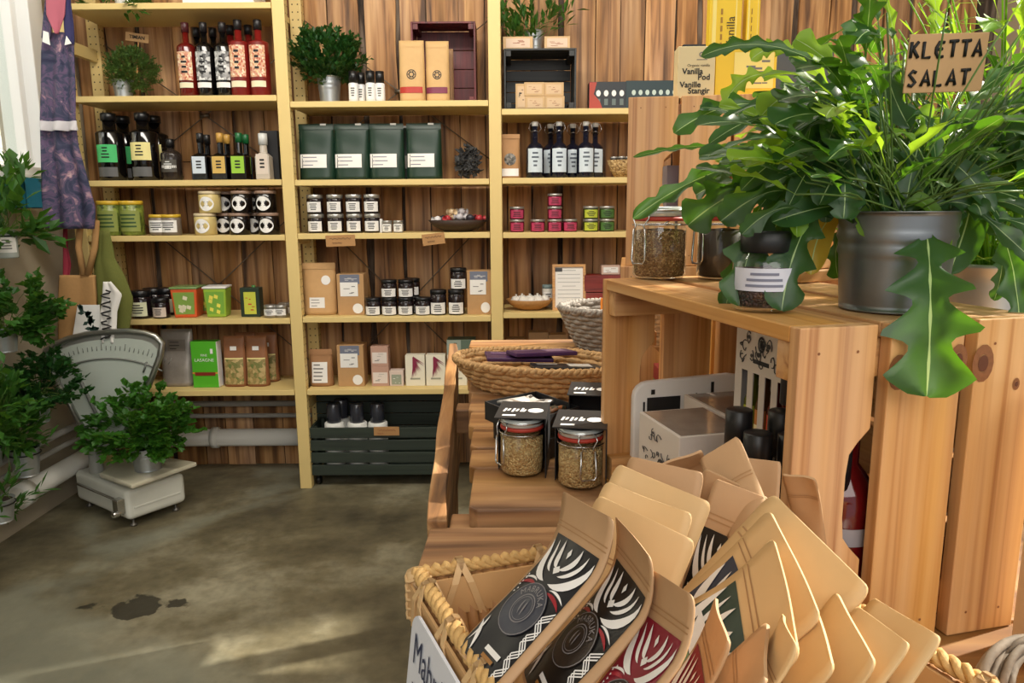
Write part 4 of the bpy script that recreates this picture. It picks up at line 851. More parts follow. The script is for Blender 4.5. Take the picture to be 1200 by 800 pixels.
# ---- right bay, egg board
pe = at(621, 2, 4, 0.10); put('egb', lambda: bowl(mm(29), mm(13), C('tan_basketry', (176, 126, 70), 0.7, 0, 0.25, 90, 0.7), 1, 0.75, 'shallow_basket', 'basket_body'), pe, 'shallow tan basket of white wrapped soaps on the right shelf', 'basket')
for k, (dx, dy) in enumerate(((-0.062, 0), (-0.03, -0.028), (0.005, -0.03), (0.04, -0.022), (0.066, 0.01), (-0.035, 0.03), (0.0, 0.02), (0.035, 0.035))):
    def soap():
        t = thing('white_ball'); mb = MB(); mb.lathe([(0, -0.02), (0.014, -0.017), (0.023, -0.006), (0.024, 0.004), (0.016, 0.017), (0, 0.021)], 14); mb.build('ball_body', C('white_wrap', (226, 222, 214), 0.6, 0, 0.1, 40, 0.6), t)
        mb = MB(); mb.lathe([(0.006, 0.018), (0.003, 0.021), (0.006, 0.027)], 8); mb.build('twist', C('white_wrap', (226, 222, 214)), t); return t
    put('soap', soap, pe+Vector((dx, dy, 0.042)), 'white rounded bundle in the shallow tan basket, %s' % ('far left', 'front left', 'front middle', 'front right', 'far right', 'back left', 'centre', 'back right')[k], 'bundle', 'white bundles in the tan basket')
put('wj', b_jar(mm(7), mm(28), C('opal_glass', (214, 210, 200), 0.25), C('teal_lid', (120, 140, 140), 0.4), lab_w, lab=(0.2, 0.7)), at(642, 2, 4, 0.18), 'slim pale jar behind the basket, left of the framed sheet', 'jar')
def frame():
    t = thing('picture_frame'); W, H = mm(40), mm(55); R = Matrix.Rotation(-0.12, 4, 'X'); fm = pine('X')
    for (x0, x1, z0, z1) in ((-W/2, W/2, 0, 0.012), (-W/2, W/2, H-0.012, H), (-W/2, -W/2+0.012, 0.012, H-0.012), (W/2-0.012, W/2, 0.012, H-0.012)):
        mb = MB(); mb.box(((x0+x1)/2, 0.008, (z0+z1)/2), (x1-x0, 0.016, z1-z0), M=R); mb.build('frame_bar', fm, t, bevel=0.001)
    mb = MB(); mb.box((0, 0.011, H/2), (W-0.022, 0.006, H-0.022), 0, M=R)
    for k in range(9):
        z = H*(0.86-k*0.085); w_ = (W*0.34)*(1 if k % 4 else 0.6); mb.add([R @ Vector(v) for v in ((-w_, 0.0072, z), (w_, 0.0072, z), (w_, 0.0072, z+H*0.012), (-w_, 0.0072, z+H*0.012))], [(0, 1, 2, 3)], 1)
    mb.add([R @ Vector(v) for v in ((-W*0.42, 0.0070, H*0.84), (-W*0.2, 0.0070, H*0.84), (-W*0.2, 0.0070, H*0.92), (-W*0.42, 0.0070, H*0.92))], [(0, 1, 2, 3)], 2)
    mb.build('printed_sheet', [lab_w, C('soft_grey_text', (176, 176, 176), 0.7), C('dark_grey_logo', (70, 70, 74), 0.6)], t)
    mb = MB(); mb.bx(-0.01, 0.01, 0.055, 0.062, 0.0, H*0.42); mb.bx(-0.01, 0.01, 0.03, 0.062, H*0.40, H*0.44); mb.build('easel_back', M_kraft, t); return t
put('frm', frame, at(667, 2, 4, 0.07), 'framed sheet of printed text leaning on the right shelf', 'picture')
m_rd = wood('red_painted_wood', (146, 46, 40), (132, 40, 36), (100, 30, 28), 'X', 40, 3, 0.5, 0.1, 0.1)
small_t = thing('small_red_box', 'red painted wooden box at the right end of the egg-basket shelf', 'box', at(708, 2, 4, 0.08))
for k in range(2): mb = MB(); mb.bx(-mm(24), mm(24), 0, 0.1, 0.0005+k*mm(21), (k+1)*mm(21)-0.003); mb.build('board', m_rd, small_t, bevel=0.002)
put('lb715', b_box(mm(22), 0.06, mm(11), C('pinky_box', (206, 176, 160), 0.6), [('label', 0.1, 0.9, 0.2, 0.8, lab_w, C('dull_red_print', (150, 84, 60)), 3)]), at(715, 2, 4, 0.09)+Vector((0, 0, mm(42))), 'small pinkish box on top of the red wooden box', 'box')
# ---- right bay, lowest board
for i, (px, w_, h_) in enumerate(((605, 27, 38), (631, 27, 46), (653, 25, 43))):
    t = put('low%d' % i, b_box(mm(w_-3), 0.07, mm(h_+16), C('dim_kraft', (158, 122, 84), 0.7), [('label', 0.2, 0.8, 0.4, 0.7, C('sand_label', (214, 184, 146)), M_ink, 4)]), at(px, 2, 5, 0.09), 'kraft box on the low right shelf behind the wicker tray, %s of three' % ('left', 'middle', 'right')[i], 'box', 'kraft boxes on the low right shelf')
# ---------------------------------------------------------------- left side: hanging cloth, plants, scale
def hang(name, label, cat, rows, Y, m_, amp=0.018, folds=3.0, seed=0, th=0.004, parent=None, ox=0, part=None, bulge=0.0):
    """cloth hanging at distance Y; rows = (y, left, right) in photo pixels, turned into real metres there"""
    P = [(pY(a, y, Y), pY(b, y, Y)) for y, a, b in rows]
    if parent is None: t = thing(name, label, cat, (P[0][0]+P[0][1])/2); O = Vector(t.location)
    else: t = parent; O = Vector(parent.location)
    nv = 26; mb = MB()
    def row(v):
        f = v*(len(P)-1); i = min(int(f), len(P)-2); q = f-i; return P[i][0].lerp(P[i+1][0], q), P[i][1].lerp(P[i+1][1], q)
    def S(u, v):
        a, b = row(v); p = a.lerp(b, u)-O
        return p+Vector((0, -amp*math.sin(u*folds*2*PI+seed+v*1.1)*(0.35+0.65*v)-bulge*math.sin(PI*u)*math.sin(PI*min(1, v*1.1))+ox, 0))
    mb.grid(S, 30, nv); o = mb.build(part or 'cloth', m_, t, solid=th); return t, S
def floral():
    mt, nt, b, N, L = newmat('purple_floral_cloth')
    tc = N('ShaderNodeTexCoord'); n1 = N('ShaderNodeTexNoise'); n1.inputs['Scale'].default_value = 16; n1.inputs['Detail'].default_value = 3; n1.inputs['Distortion'].default_value = 1.5; L(tc.outputs['Object'], n1.inputs['Vector'])
    cr = N('ShaderNodeValToRGB'); e = cr.color_ramp.elements; e[0].position = 0.3; e[0].color = lin((40, 42, 70)); e[1].position = 0.75; e[1].color = lin((190, 160, 160))
    for p, c in ((0.42, (58, 62, 86)), (0.5, (98, 78, 108)), (0.56, (66, 70, 94)), (0.64, (134, 104, 124))): x = e.new(p); x.color = lin(c)
    L(n1.outputs['Fac'], cr.inputs[0]); L(cr.outputs[0], b.inputs['Base Color']); b.inputs['Roughness'].default_value = 0.85; return mt
fl = floral(); YA = 2.98
ap, S = hang('apron', 'purple and navy floral apron hanging by the window', 'apron', [(38, 52, 88), (60, 50, 88), (100, 50, 90), (140, 49, 90), (170, 50, 93), (210, 51, 104), (245, 52, 113), (268, 56, 111)], YA, fl, 0.014, 2.2, 0.6, part='skirt')
hang(None, None, None, [(-30, 58, 80), (-5, 55, 78), (18, 56, 77), (40, 66, 70)], YA-0.02, C('pink_lining', (178, 96, 112), 0.8), 0.006, 1, 0.4, parent=ap, part='pink_bib')
hang(None, None, None, [(-30, 76, 82), (0, 75, 83), (30, 76, 87), (52, 78, 88)], YA-0.012, C('navy_strap', (46, 44, 88), 0.8), 0.003, 1, 0, parent=ap, part='neck_strap')
hang(None, None, None, [(-30, 54, 62), (0, 54, 62), (20, 52, 62), (45, 50, 60)], YA-0.012, fl, 0.003, 1, 0, parent=ap, part='neck_strap')
mb = MB()
for tri in (((51, 36), (57, 38), (59, 53), (50, 49)), ((78, 42), (84, 51), (76, 53))):
    mb.add([pY(x, y, YA-0.035)-Vector(ap.location) for x, y in tri], [tuple(range(len(tri)))])
mb.build('white_trim', M_white, ap, solid=0.002)
hang(None, None, None, [(142, 48, 91), (153, 50, 92)], YA-0.03, C('pale_grey_band', (200, 196, 200), 0.8), 0.014, 2.2, 0.6, parent=ap, part='waist_band')
mb = MB(); q = pY(68, -34, YA)-Vector(ap.location); mb.tube([q+Vector((0, 0.12, 0.02)), q+Vector((0, 0.03, 0.0)), q+Vector((0, -0.03, 0.005)), q+Vector((0, -0.04, 0.03))], 0.006, 8); mb.build('hook', C('dark_iron', (40, 38, 36), 0.5, 0.6), ap)
YT = 3.05; tan = C('tan_canvas', (176, 134, 84), 0.85, 0, 0.08, 90, 0.3)
tt, S = hang('tote_bag', 'tan tote bag with long handles and a white herb print, hanging below the apron', 'bag', [(322, 74, 113), (345, 73, 115), (375, 73, 116), (410, 74, 117), (440, 76, 117)], YT, tan, 0.01, 1.2, 0.2, 0.02, part='bag_body')
O = Vector(tt.location)
for xs in (((94, 262), (92, 290), (98, 322)), ((113, 258), (111, 290), (103, 322))):
    mb = MB(); mb.tube([pY(xs[0][0], xs[0][1], YT-0.01)-O, pY(xs[1][0], xs[1][1], YT-0.02)-O, pY(xs[2][0], xs[2][1], YT-0.015)-O], 0.013, 8); mb.build('handle', tan, tt)
mb = MB(); q = [(91, 357), (117, 357), (120, 402), (84, 402)]; mb.add([pY(x, y, YT-0.045)-O for x, y in q], [(0, 1, 2, 3)]); mb.build('white_panel', M_white, tt, solid=0.001)
mb = MB(); rr = random.Random(3)
for k in range(26):
    f = k/25; c = pY(97+14*f, 362+30*f, YT-0.047)-O; rot_leaf(mb, c, Vector((rr.uniform(-1, 1), 0, rr.uniform(-0.3, 1))), Vector((0, -1, 0)), 0.03, 0.016, 0, 0.5, 0.0)
mb.build('herb_print', C('deep_teal_print', (44, 70, 60), 0.7), tt)
tw, S = hang('tea_towel', 'white cloth with black script hanging between the tote bag and the olive bag', 'towel', [(330, 122, 130), (345, 121, 143), (365, 119, 137), (385, 119, 136), (402, 121, 138)], YT-0.055, C('white_cotton', (226, 222, 216), 0.85), 0.006, 1.5, 0.3, part='cloth')
mb = MB(); O = Vector(tw.location)
for k in range(5):
    mb.tube([pY(124+6*math.sin(j*1.2+k), 340+k*12+j*1.6, YT-0.07)-O for j in range(7)], 0.0035, 5)
mb.build('script_print', M_ink, tw)
hang('cloth_bag', 'olive green cloth bag bulging out beside the tub shelf', 'bag', [(270, 117, 128), (305, 116, 133), (325, 117, 145), (350, 117, 155), (375, 117, 152), (400, 118, 150)], YT+0.03, C('olive_cloth', (98, 102, 44), 0.9, 0, 0.1, 120, 0.3), 0.008, 1.3, 1.0, 0.02, part='cloth_body', bulge=0.02)
hang('red_strap', 'narrow dark red strap hanging left of the tote bag handles', 'strap', [(262, 75, 79), (290, 75, 80), (310, 75, 84), (330, 75, 81)], YT, C('wine_red_cloth', (138, 34, 54), 0.8), 0.003, 1, 0, part='strap_cloth')
# wall planters
def jarpot(t):
    mb = MB(); mb.lathe([(0, 0), (0.033, 0), (0.035, 0.005), (0.035, 0.085), (0.03, 0.092), (0.03, 0.1), (0.027, 0.1), (0.027, 0.09), (0.0, 0.088)], 20); mb.build('glass_jar', C('milky_glass', (176, 182, 178), 0.15), t)
    mb = MB(); cyl_label(mb, 0.0358, 0.02, 0.075, 1.0, 0, -PI/2+0.5); lines_on_cyl(mb, 0.0364, 0.03, 0.07, 0.7, 4, 1, -PI/2+0.5); mb.build('label', [M_white, M_grey], t)
def wallpot(px, py, label, pr, ph, fol, n, L, W, mats, kind='bushy', seed=1, potf=None, X=-1.84, drop=0.3, taper=0.8):
    p = pX(px, py, X); t = herb(label, p, pr, ph, fol, n, L, W, mats, seed=seed, kind=kind, potf=potf, drop=drop, taper=taper, nm='hanging_plant')
    mb = MB(); R = pr*1.07; mb.tube([(R*math.cos(2*PI*k/18), R*math.sin(2*PI*k/18), ph*0.8) for k in range(18)], 0.0025, 5, 0, True); mb.tube([(-R, 0, ph*0.8), (XL-p.x+0.004, 0, ph*0.8)], 0.003, 5); mb.tube([(XL-p.x+0.004, 0, ph*0.8-0.03), (XL-p.x+0.004, 0, ph*0.8+0.04)], 0.006, 6); mb.build('wall_ring', C('dark_iron', (40, 38, 36), 0.5, 0.6), t); return t
wallpot(10, 302, 'plant in a labelled glass jar, uppermost on the left wall', 0.034, 0.1, (0.02, 0.0, 0.155, 0.12, 0.12, 0.085), 190, 0.075, 0.04, (LM1, ST), seed=31, potf=jarpot)
wallpot(8, 412, 'zinc pot of flat green leaves, second down on the left wall', 0.042, 0.09, (0.04, 0.02, 0.16, 0.13, 0.12, 0.10), 420, 0.05, 0.036, (LM1, ST), kind='trefoil', seed=32)
wallpot(46, 494, 'zinc pot of dark curly herb beside the scale dial', 0.045, 0.1, (0.03, 0.0, 0.16, 0.13, 0.11, 0.10), 760, 0.036, 0.026, (LM2, ST), kind='trefoil', seed=33, X=-1.83)
wallpot(32, 556, 'zinc pot with trailing green herb, lower left near the pipe', 0.05, 0.105, (-0.05, 0.0, 0.19, 0.10, 0.10, 0.09), 420, 0.05, 0.026, (LM1, ST), seed=34, X=-1.80, drop=0.4)
wallpot(2, 610, 'drooping stringy herb at the very lower left edge', 0.045, 0.08, (-0.0, 0.0, 0.10, 0.10, 0.10, 0.08), 200, 0.06, 0.014, (LM1, ST), seed=35, X=-1.74, drop=0.6)
wallpot(-12, 545, 'leafy herb at the left edge of the frame behind the trailing one', 0.045, 0.08, (0.03, 0.0, 0.2, 0.11, 0.11, 0.12), 420, 0.05, 0.028, (LM1, ST), seed=36, X=-1.80, drop=0.3)
p = pX(28, 244, -1.90); t = thing('wall_planter', 'teal blue planter box just under the white window sill', 'planter', p)
mb = MB(); w_, h_ = 0.13, 0.115; mb.bx(-0.055, 0.055, -w_/2, w_/2, 0, 0.004); mb.bx(-0.055, -0.051, -w_/2, w_/2, 0, h_); mb.bx(0.051, 0.055, -w_/2, w_/2, 0, h_); mb.bx(-0.055, 0.055, -w_/2, -w_/2+0.004, 0, h_); mb.bx(-0.055, 0.055, w_/2-0.004, w_/2, 0, h_); mb.build('planter_box', C('teal_enamel', (36, 110, 128), 0.3), t, bevel=0.001)
mb = MB(); mb.bx(-0.05, 0.05, -w_/2+0.005, w_/2-0.005, 0.06, h_*0.85); mb.build('soil', C('potting_soil', (46, 34, 24)), t)
mb = MB(); rr = random.Random(6)
for k in range(60): v = rv(rr); rot_leaf(mb, Vector((-0.0+v.x*0.07, -0.05+v.y*0.09, h_+0.01+v.z*0.05)), v+Vector((0, -0.4, 0.3)), Vector((0, 0, 1))+rv(rr)*0.5, 0.06, 0.03)
mb.build('foliage', LM1, t)
# vintage shop scale
en = C('white_enamel', (214, 214, 202), 0.25, 0, 0.05, 10); worn = mat('worn_enamel', (196, 190, 168), 0.35, 0, 0.18, 18)
fc = pZ(150, 611, 0.035); rc = pZ(221, 588, 0.035); lc = pZ(89, 584, 0.035)
ex = (rc-fc); ey = (lc-fc); sw, sl = ex.length, ey.length; ang = math.atan2(ey.y, ey.x)-PI/2; cen = fc+ex/2+ey/2; cen.z = 0
sct = thing('shop_scale', 'old white enamelled shop scale with a fan-shaped dial on the floor', 'scale', cen, ang)
mb = MB(); mb.box((0, 0, 0.1), (sw, sl, 0.13)); mb.build('base_housing', en, sct, bevel=0.022, seg=4)
mb = MB(); mb.box((sw/2-0.004, 0, 0.085), (0.012, sl*0.86, 0.012)); mb.box((0, -sl/2+0.004, 0.085), (sw*0.8, 0.012, 0.012)); mb.build('raised_band', en, sct, bevel=0.004)
for sx_ in (-1, 1):
    for sy_ in (-1, 1): mb = MB(); mb.lathe([(0.0, 0), (0.014, 0), (0.014, 0.007), (0.005, 0.012), (0.005, 0.04), (0, 0.04)], 12, 0, Matrix.Translation((sx_*(sw/2-0.035), sy_*(sl/2-0.035), 0))); mb.build('foot', C('dull_metal', (120, 116, 108), 0.4, 0.7), sct)
inv = (Matrix.Translation(cen) @ Matrix.Rotation(ang, 4, 'Z')).inverted()
mb = MB(); cs_ = [inv @ pZ(x, y, 0.205) for x, y in ((116, 554), (154, 568), (231, 541), (160, 529))]
mb.add([Vector((c.x, c.y, 0.186)) for c in cs_]+[Vector((c.x, c.y, 0.205)) for c in cs_], [(3, 2, 1, 0), (4, 5, 6, 7), (0, 1, 5, 4), (1, 2, 6, 5), (2, 3, 7, 6), (3, 0, 4, 7)]); mb.build('weighing_tray', worn, sct, bevel=0.006)
mb = MB(); mb.box((0.02, -0.03, 0.175), (0.07, 0.07, 0.024)); mb.build('tray_support', C('dull_metal', (120, 116, 108)), sct)
mb = MB(); mb.tube([(-sw/2-0.008, -sl*0.45, 0.115), (-sw/2-0.008, sl*0.4, 0.115)], 0.006, 8); mb.box((-sw/2-0.016, -sl*0.42, 0.1), (0.03, 0.04, 0.06)); mb.tube([(-sw/2-0.02, -sl*0.45, 0.075), (-sw/2-0.05, -sl*0.45, 0.075)], 0.013, 12); mb.build('slide_weight', C('chrome', (196, 196, 192), 0.18, 0.95), sct, bevel=0.002)
mb = MB(); q = inv @ pY(113, 548, 2.99); mb.lathe([(0.03, 0.16), (0.026, 0.2), (0.022, 0.33), (0.02, 0.36), (0, 0.36)], 14, 0, Matrix.Translation((q.x, q.y, 0))); mb.build('dial_column', C('grey_enamel', (150, 150, 142), 0.4), sct)
YD = 2.99
out = [(64, 404), (80, 397), (100, 392), (125, 389), (150, 388), (170, 390), (182, 394), (190, 402), (188, 416), (178, 442), (162, 478), (142, 516), (124, 528), (108, 518), (94, 496), (78, 466), (62, 438), (52, 420), (54, 411)]
def D2(x, y, dy=0.0): return inv @ pY(x, y, YD+dy)
mb = MB(); n = len(out); fr_ = [D2(x, y) for x, y in out]; bk_ = [D2(x, y, 0.07) for x, y in out]
mb.add(fr_+bk_, [tuple(range(n))[::-1], tuple(range(n, 2*n))]+[(i, (i+1) % n, (i+1) % n+n, i+n) for i in range(n)]); mb.build('dial_case', C('grey_enamel', (150, 150, 142)), sct)
mb = MB(); mb.tube([D2(x, y, -0.004) for x, y in out], 0.013, 8, 0, True); mb.build('dial_rim', C('brushed_metal', (170, 170, 164), 0.3, 0.9), sct)
cx_, cy_ = 128, 560
def arcp(r, a): return (cx_+r*math.sin(a), cy_-r*math.cos(a))
mb = MB(); c = (122, 505)
ins = [(c[0]+(x-c[0])*0.92, c[1]+(y-c[1])*0.93) for x, y in out]; mb.add([D2(x, y, -0.003) for x, y in ins], [tuple(range(n))[::-1]]); mb.build('dial_face', C('dial_face_white', (180, 188, 178), 0.25), sct)
mb = MB(); 
mb.tube([D2(*arcp(140, a), -0.005) for a in [(-0.42+0.88*k/14) for k in range(15)]], 0.004, 6)
mb.tube([D2(84, 424, -0.006), D2(121, 502, -0.006)], 0.007, 6); mb.tube([D2(172, 424, -0.006), D2(168, 436, -0.006)], 0.004, 6)
for k in range(26): a = -0.42+0.9*k/25; mb.tube([D2(*arcp(150, a), -0.005), D2(*arcp(155 if k % 5 else 158, a), -0.005)], 0.0014, 4)
mb.build('dial_markings', C('dial_grey', (112, 114, 108), 0.5), sct)
mb = MB(); pa, pb_ = D2(96, 444, -0.004), D2(60, 436, -0.004); mb.tube([D2(62, 440, -0.014), D2(98, 502, -0.014)], 0.009, 8); mb.build('side_bar', C('brushed_metal', (170, 170, 164)), sct)
pp = pZ(174, 549, 0.2055)
herb('bushy parsley in a small grey pot standing on the scale tray', pp, 0.058, 0.095, (-0.01, -0.01, 0.21, 0.20, 0.14, 0.12), 950, 0.042, 0.038, (leafmat('parsley_green', (58, 110, 34), (120, 170, 50), 0.35), ST), kind='trefoil', seed=41, drop=0.45, stems=30, taper=0.88)
# ---------------------------------------------------------------- table
ZT = EYE-0.400
m_old = wood('weathered_table_wood', (198, 152, 98), (162, 116, 72), (106, 70, 40), 'X', 22, 2.2, 0.6, 0.16, 0.8, 0.5, (70, 46, 28))
m_oldy = wood('weathered_beam', (196, 152, 100), (150, 106, 64), (84, 56, 34), 'Y', 30, 1.8, 0.65, 0.15, 0.9, 0.6, (54, 36, 24))
m_oldz = wood('weathered_leg', (180, 138, 90), (140, 100, 62), (80, 54, 34), 'Z', 30, 1.8, 0.65, 0.15, 0.6, 0.5, (54, 36, 24))
table = thing('plank_table', 'rough weathered plank table carrying the crates and baskets', 'table', (0, 0, 0))
def plank(x0, x1, y0, y1, ztop, th, seed, m_=m_old, skew=0.0, amp=0.004, nm='plank', ang=0):
    n = 24; out = []; rr = random.Random(seed)
    def e(i, y, s): x = x0+(x1-x0)*i/n; return (x, y+amp*noise.noise((x*6, seed*1.7+s, 0)))
    a = [e(i, y0, 0) for i in range(n+1)]; b = [e(i, y1, 5) for i in range(n+1)]
    a[0] = (a[0][0]+skew+0.012, a[0][1]); b[0] = (b[0][0], b[0][1]); a.insert(0, (x0+skew, y0+0.012))
    pts = a+b[::-1]; m2 = len(pts); mb = MB()
    mb.add([(x, y, ztop-th) for x, y in pts]+[(x, y, ztop+0.0015*noise.noise((x*9, y*9, seed))) for x, y in pts], [tuple(range(m2))[::-1], tuple(range(m2, 2*m2))]+[(i, (i+1) % m2, (i+1) % m2+m2, i+m2) for i in range(m2)])
    return mb.build(nm, m_, table, bevel=0.003, seg=2)
def xl(y): return -0.060-0.058*(y-0.938)
y = 0.942; k = 0
for wdt in (0.165, 0.10, 0.125, 0.11, 0.15, 0.12, 0.14, 0.13, 0.15, 0.13):
    plank(xl(y)+random.uniform(-0.003, 0.003), 1.15, y, y+wdt-0.006, ZT, 0.03, k+3); y += wdt; k += 1
ytop = y
plank(-0.112, 1.15, 0.795, 0.938, ZT-0.022, 0.03, 40, skew=-0.004)
yy = 0.79
for wdt in (0.13, 0.14, 0.12, 0.14, 0.13): plank(-0.092, 1.15, yy-wdt+0.005, yy, ZT, 0.03, 50+yy); yy -= wdt
# live-edged side board, cross bars under the planks, legs
mb = MB(); pts = []
n = 40
L0 = []; R0 = []
for i in range(n+1):
    y = 0.935+(ytop-0.935)*i/n; x = xl(y)-0.052
    L0.append((x-0.006+0.006*noise.noise((y*4, 1, 1)), y)); R0.append((x+0.020+0.008*noise.noise((y*5, 4, 2)), y))
pts = L0+R0[::-1]; m2 = len(pts); mb.add([(x, y, ZT-0.34) for x, y in pts]+[(x, y, ZT-0.012+0.003*noise.noise((x*20, y*8, 3))) for x, y in pts], [tuple(range(m2))[::-1], tuple(range(m2, 2*m2))]+[(i, (i+1) % m2, (i+1) % m2+m2, i+m2) for i in range(m2)])
mb.build('side_board', m_oldy, table, bevel=0.002)
for yb in (0.84, 0.945, 1.56, ytop-0.07, 0.3): mb = MB(); xa = xl(max(yb, .94))-0.028; mb.bx(xa, 1.12, yb, yb+0.06, ZT-0.085, ZT-0.0315 if yb > 0.94 else ZT-0.054); mb.build('cross_bar', m_old, table, bevel=0.003)
for yb in (0.16, ytop-0.12):
    for xb in (0.0, 1.04): mb = MB(); mb.bx(xb, xb+0.07, yb, yb+0.07, 0, ZT-0.086); mb.build('leg', m_oldz, table, bevel=0.004)
mb = MB(); mb.bx(-0.088, -0.062, 0.15, 0.78, ZT-0.2, ZT-0.0315); mb.build('side_board', m_oldy, table, bevel=0.003)
# ---------------------------------------------------------------- pine crates lying on their sides, open side towards local -x
PY_, PZ_, PX_ = pine('Y'), pine('Z'), pine('X'); M_knot2 = mat('knot_heart', (96, 50, 28), 0.6); M_knot = mat('knot_brown', (134, 84, 48), 0.6, 0, 0.35, 200)
def crate(label, loc, rz, W, L, H, nb=3, th=0.014, gap=0.010, hole_near=True, hole_far=True, knots=()):
    """W: depth across the end boards (x), L: length (y), H: height (z)"""
    t = thing('pine_crate', label, 'crate', loc, rz); bw = (W-gap*(nb-1))/nb
    def endboard(k, y0, cut):
        x0 = k*(bw+gap); x1 = x0+bw
        if cut and k == 0:
            hc = H*0.50; hh_ = H*0.36; dp = bw*0.28; pts = [(x0, 0), (x1, 0), (x1, hc-hh_/2-0.006)]
            pts += [(x1-dp*0.55, hc-hh_/2+0.006), (x1-dp*0.9, hc-hh_/2+0.016), (x1-dp, hc-hh_/2+0.035), (x1-dp, hc+hh_/2-0.035), (x1-dp*0.9, hc+hh_/2-0.016), (x1-dp*0.55, hc+hh_/2-0.006), (x1, hc+hh_/2+0.006)]
            pts += [(x1, H), (x0, H)]
        else: pts = [(x0, 0), (x1, 0), (x1, H), (x0, H)]
        mb = MB(); mb.extr([(a, b) for a, b in pts], th, Matrix.Translation((0, y0, 0)))
        for s_ in (0.25, 0.75):
            for z_ in (0.022, H-0.022): mb.lathe([(0.0014, 0), (0, 0)], 6, 1, TM(x0+bw*s_, y0-0.0004, z_))
        if y0 < 0.01:
            for kk, kx, kz, kr in knots:
                if kk == k: mb.lathe([(0, 0), (kr*0.45, 0)], 14, 2, TM(x0+kx*bw, y0-0.0009, kz*H), sy=1.4); mb.lathe([(kr*0.45, 0), (kr*0.95, 0)], 14, 1, TM(x0+kx*bw, y0-0.0006, kz*H), sy=1.5)
        mb.build('end_board', [PZ_, M_knot, M_knot2], t, bevel=0.0012)
    for k in range(nb): endboard(k, 0.0, hole_near); endboard(k, L-th, hole_far)
    for z in (th/2, H-th/2):
        for k in range(nb): x0 = k*(bw+gap); mb = MB(); mb.bx(x0, x0+bw, th+0.0005, L-th-0.0005, z-th/2, z+th/2); mb.build('side_slat', PY_, t, bevel=0.0012)
    ns = 4; sw_ = (H-2*th-0.01*(ns-1)-0.004)/ns
    for k in range(ns): z0_ = th+0.002+k*(sw_+0.01); mb = MB(); mb.bx(W-th, W, th+0.0005, L-th-0.0005, z0_, z0_+sw_); mb.build('bottom_slat', PY_, t, bevel=0.0012)
    for y in (th+0.001, L-th-0.023):
        for z in (th+0.0005, H-th-0.0345): mb = MB(); mb.bx(0.004, W-th-0.001, y, y+0.022, z, z+0.034); mb.build('batten', PX_, t, bevel=0.001)
    return t
CH = 0.302
Nc = pZ(938, 385, ZT+CH); CZ = math.radians(13.6)
near = crate('pine crate on its side nearest the camera, holding bottles and cartons', (Nc.x, Nc.y, ZT+0.001), CZ, 0.252, 0.455, CH-0.001, gap=0.014, knots=((1, 0.12, 0.86, 0.011), (1, 0.93, 0.885, 0.010), (2, 0.1, 0.87, 0.012), (2, 0.62, 0.80, 0.004)))
MC = Matrix.Translation((Nc.x, Nc.y, ZT)) @ Matrix.Rotation(CZ, 4, 'Z'); MCi = MC.inverted()
def cw(x, y, z=0.0152): return MC @ Vector((x, y, z))
rear = crate('pine crate on its side at the back right, its top sunlit behind the bucket', (0.425, 1.10, ZT+0.001), 0.03, 0.33, 0.42, CH-0.001, nb=4)
YC = 1.62; zc1 = EYE-0.077*YC; zc2 = EYE+0.1405*YC; xc = pY(733, 300, YC).x
low = crate('lower pine crate of the far stack, mostly hidden behind the nearest crate', (xc-0.012, YC-0.012, ZT+0.001), -0.155, 0.40, 0.30, zc1-ZT-0.002, nb=4)
upc = crate('upright pine crate on top of the far stack, hand-hold in its left board', (xc, YC, zc1), -0.155, 0.43, 0.27, zc2-zc1, nb=4, gap=0.006)
mb = MB()
# ---------------------------------------------------------------- far stack: packets on the upper crate
zt2 = zc2+0.0005
y_ = C('sunny_yellow_card', (236, 200, 40), 0.55); cream = C('cream_card', (222, 206, 160), 0.6)
def vanilla():
    w_ = 0.078; h_ = 0.105; t = b_box(w_, 0.05, h_, cream, [])()
    serif = M_ink
    for s_, dx, z, sz in (('Organic vanilla', 0.004, 0.066, 0.008), ('Vanilla', -0.008, 0.054, 0.0165), ('Pod', 0.016, 0.042, 0.0165), ('Vanille', -0.012, 0.027, 0.0165), ('Stangir', 0.006, 0.0145, 0.0165)): text(s_, sz, serif, t, TM(dx, -0.0015, z), bold=0.0004 if sz > 0.01 else 0)
    mb = MB(); mb.lathe([(0.0055, 0), (0.003, 0)], 12, 0, TM(0.01, -0.0012, 0.088)); mb.bx(0.0, 0.022, -0.0012, -0.0005, 0.077, 0.0785); mb.build('small_emblem', M_grey, t); return t
q = pY(814, 112, YC+0.03); put('van', vanilla, (q.x, YC+0.022, zt2), 'cream packet reading Vanilla Pod Vanille Stangir on the upper far crate', 'box', rz=-0.04)
def ypack(): 
    t = b_box(0.13, 0.05, 0.105, y_, [('label', 0.3, 0.95, 0.2, 0.9, C('pale_yellow_print', (244, 226, 130), 0.6), M_grey, 6)])(); return t
put('yp', ypack, (q.x+0.109, YC+0.035, zt2), 'sunny yellow packet beside the cream vanilla packet', 'box')
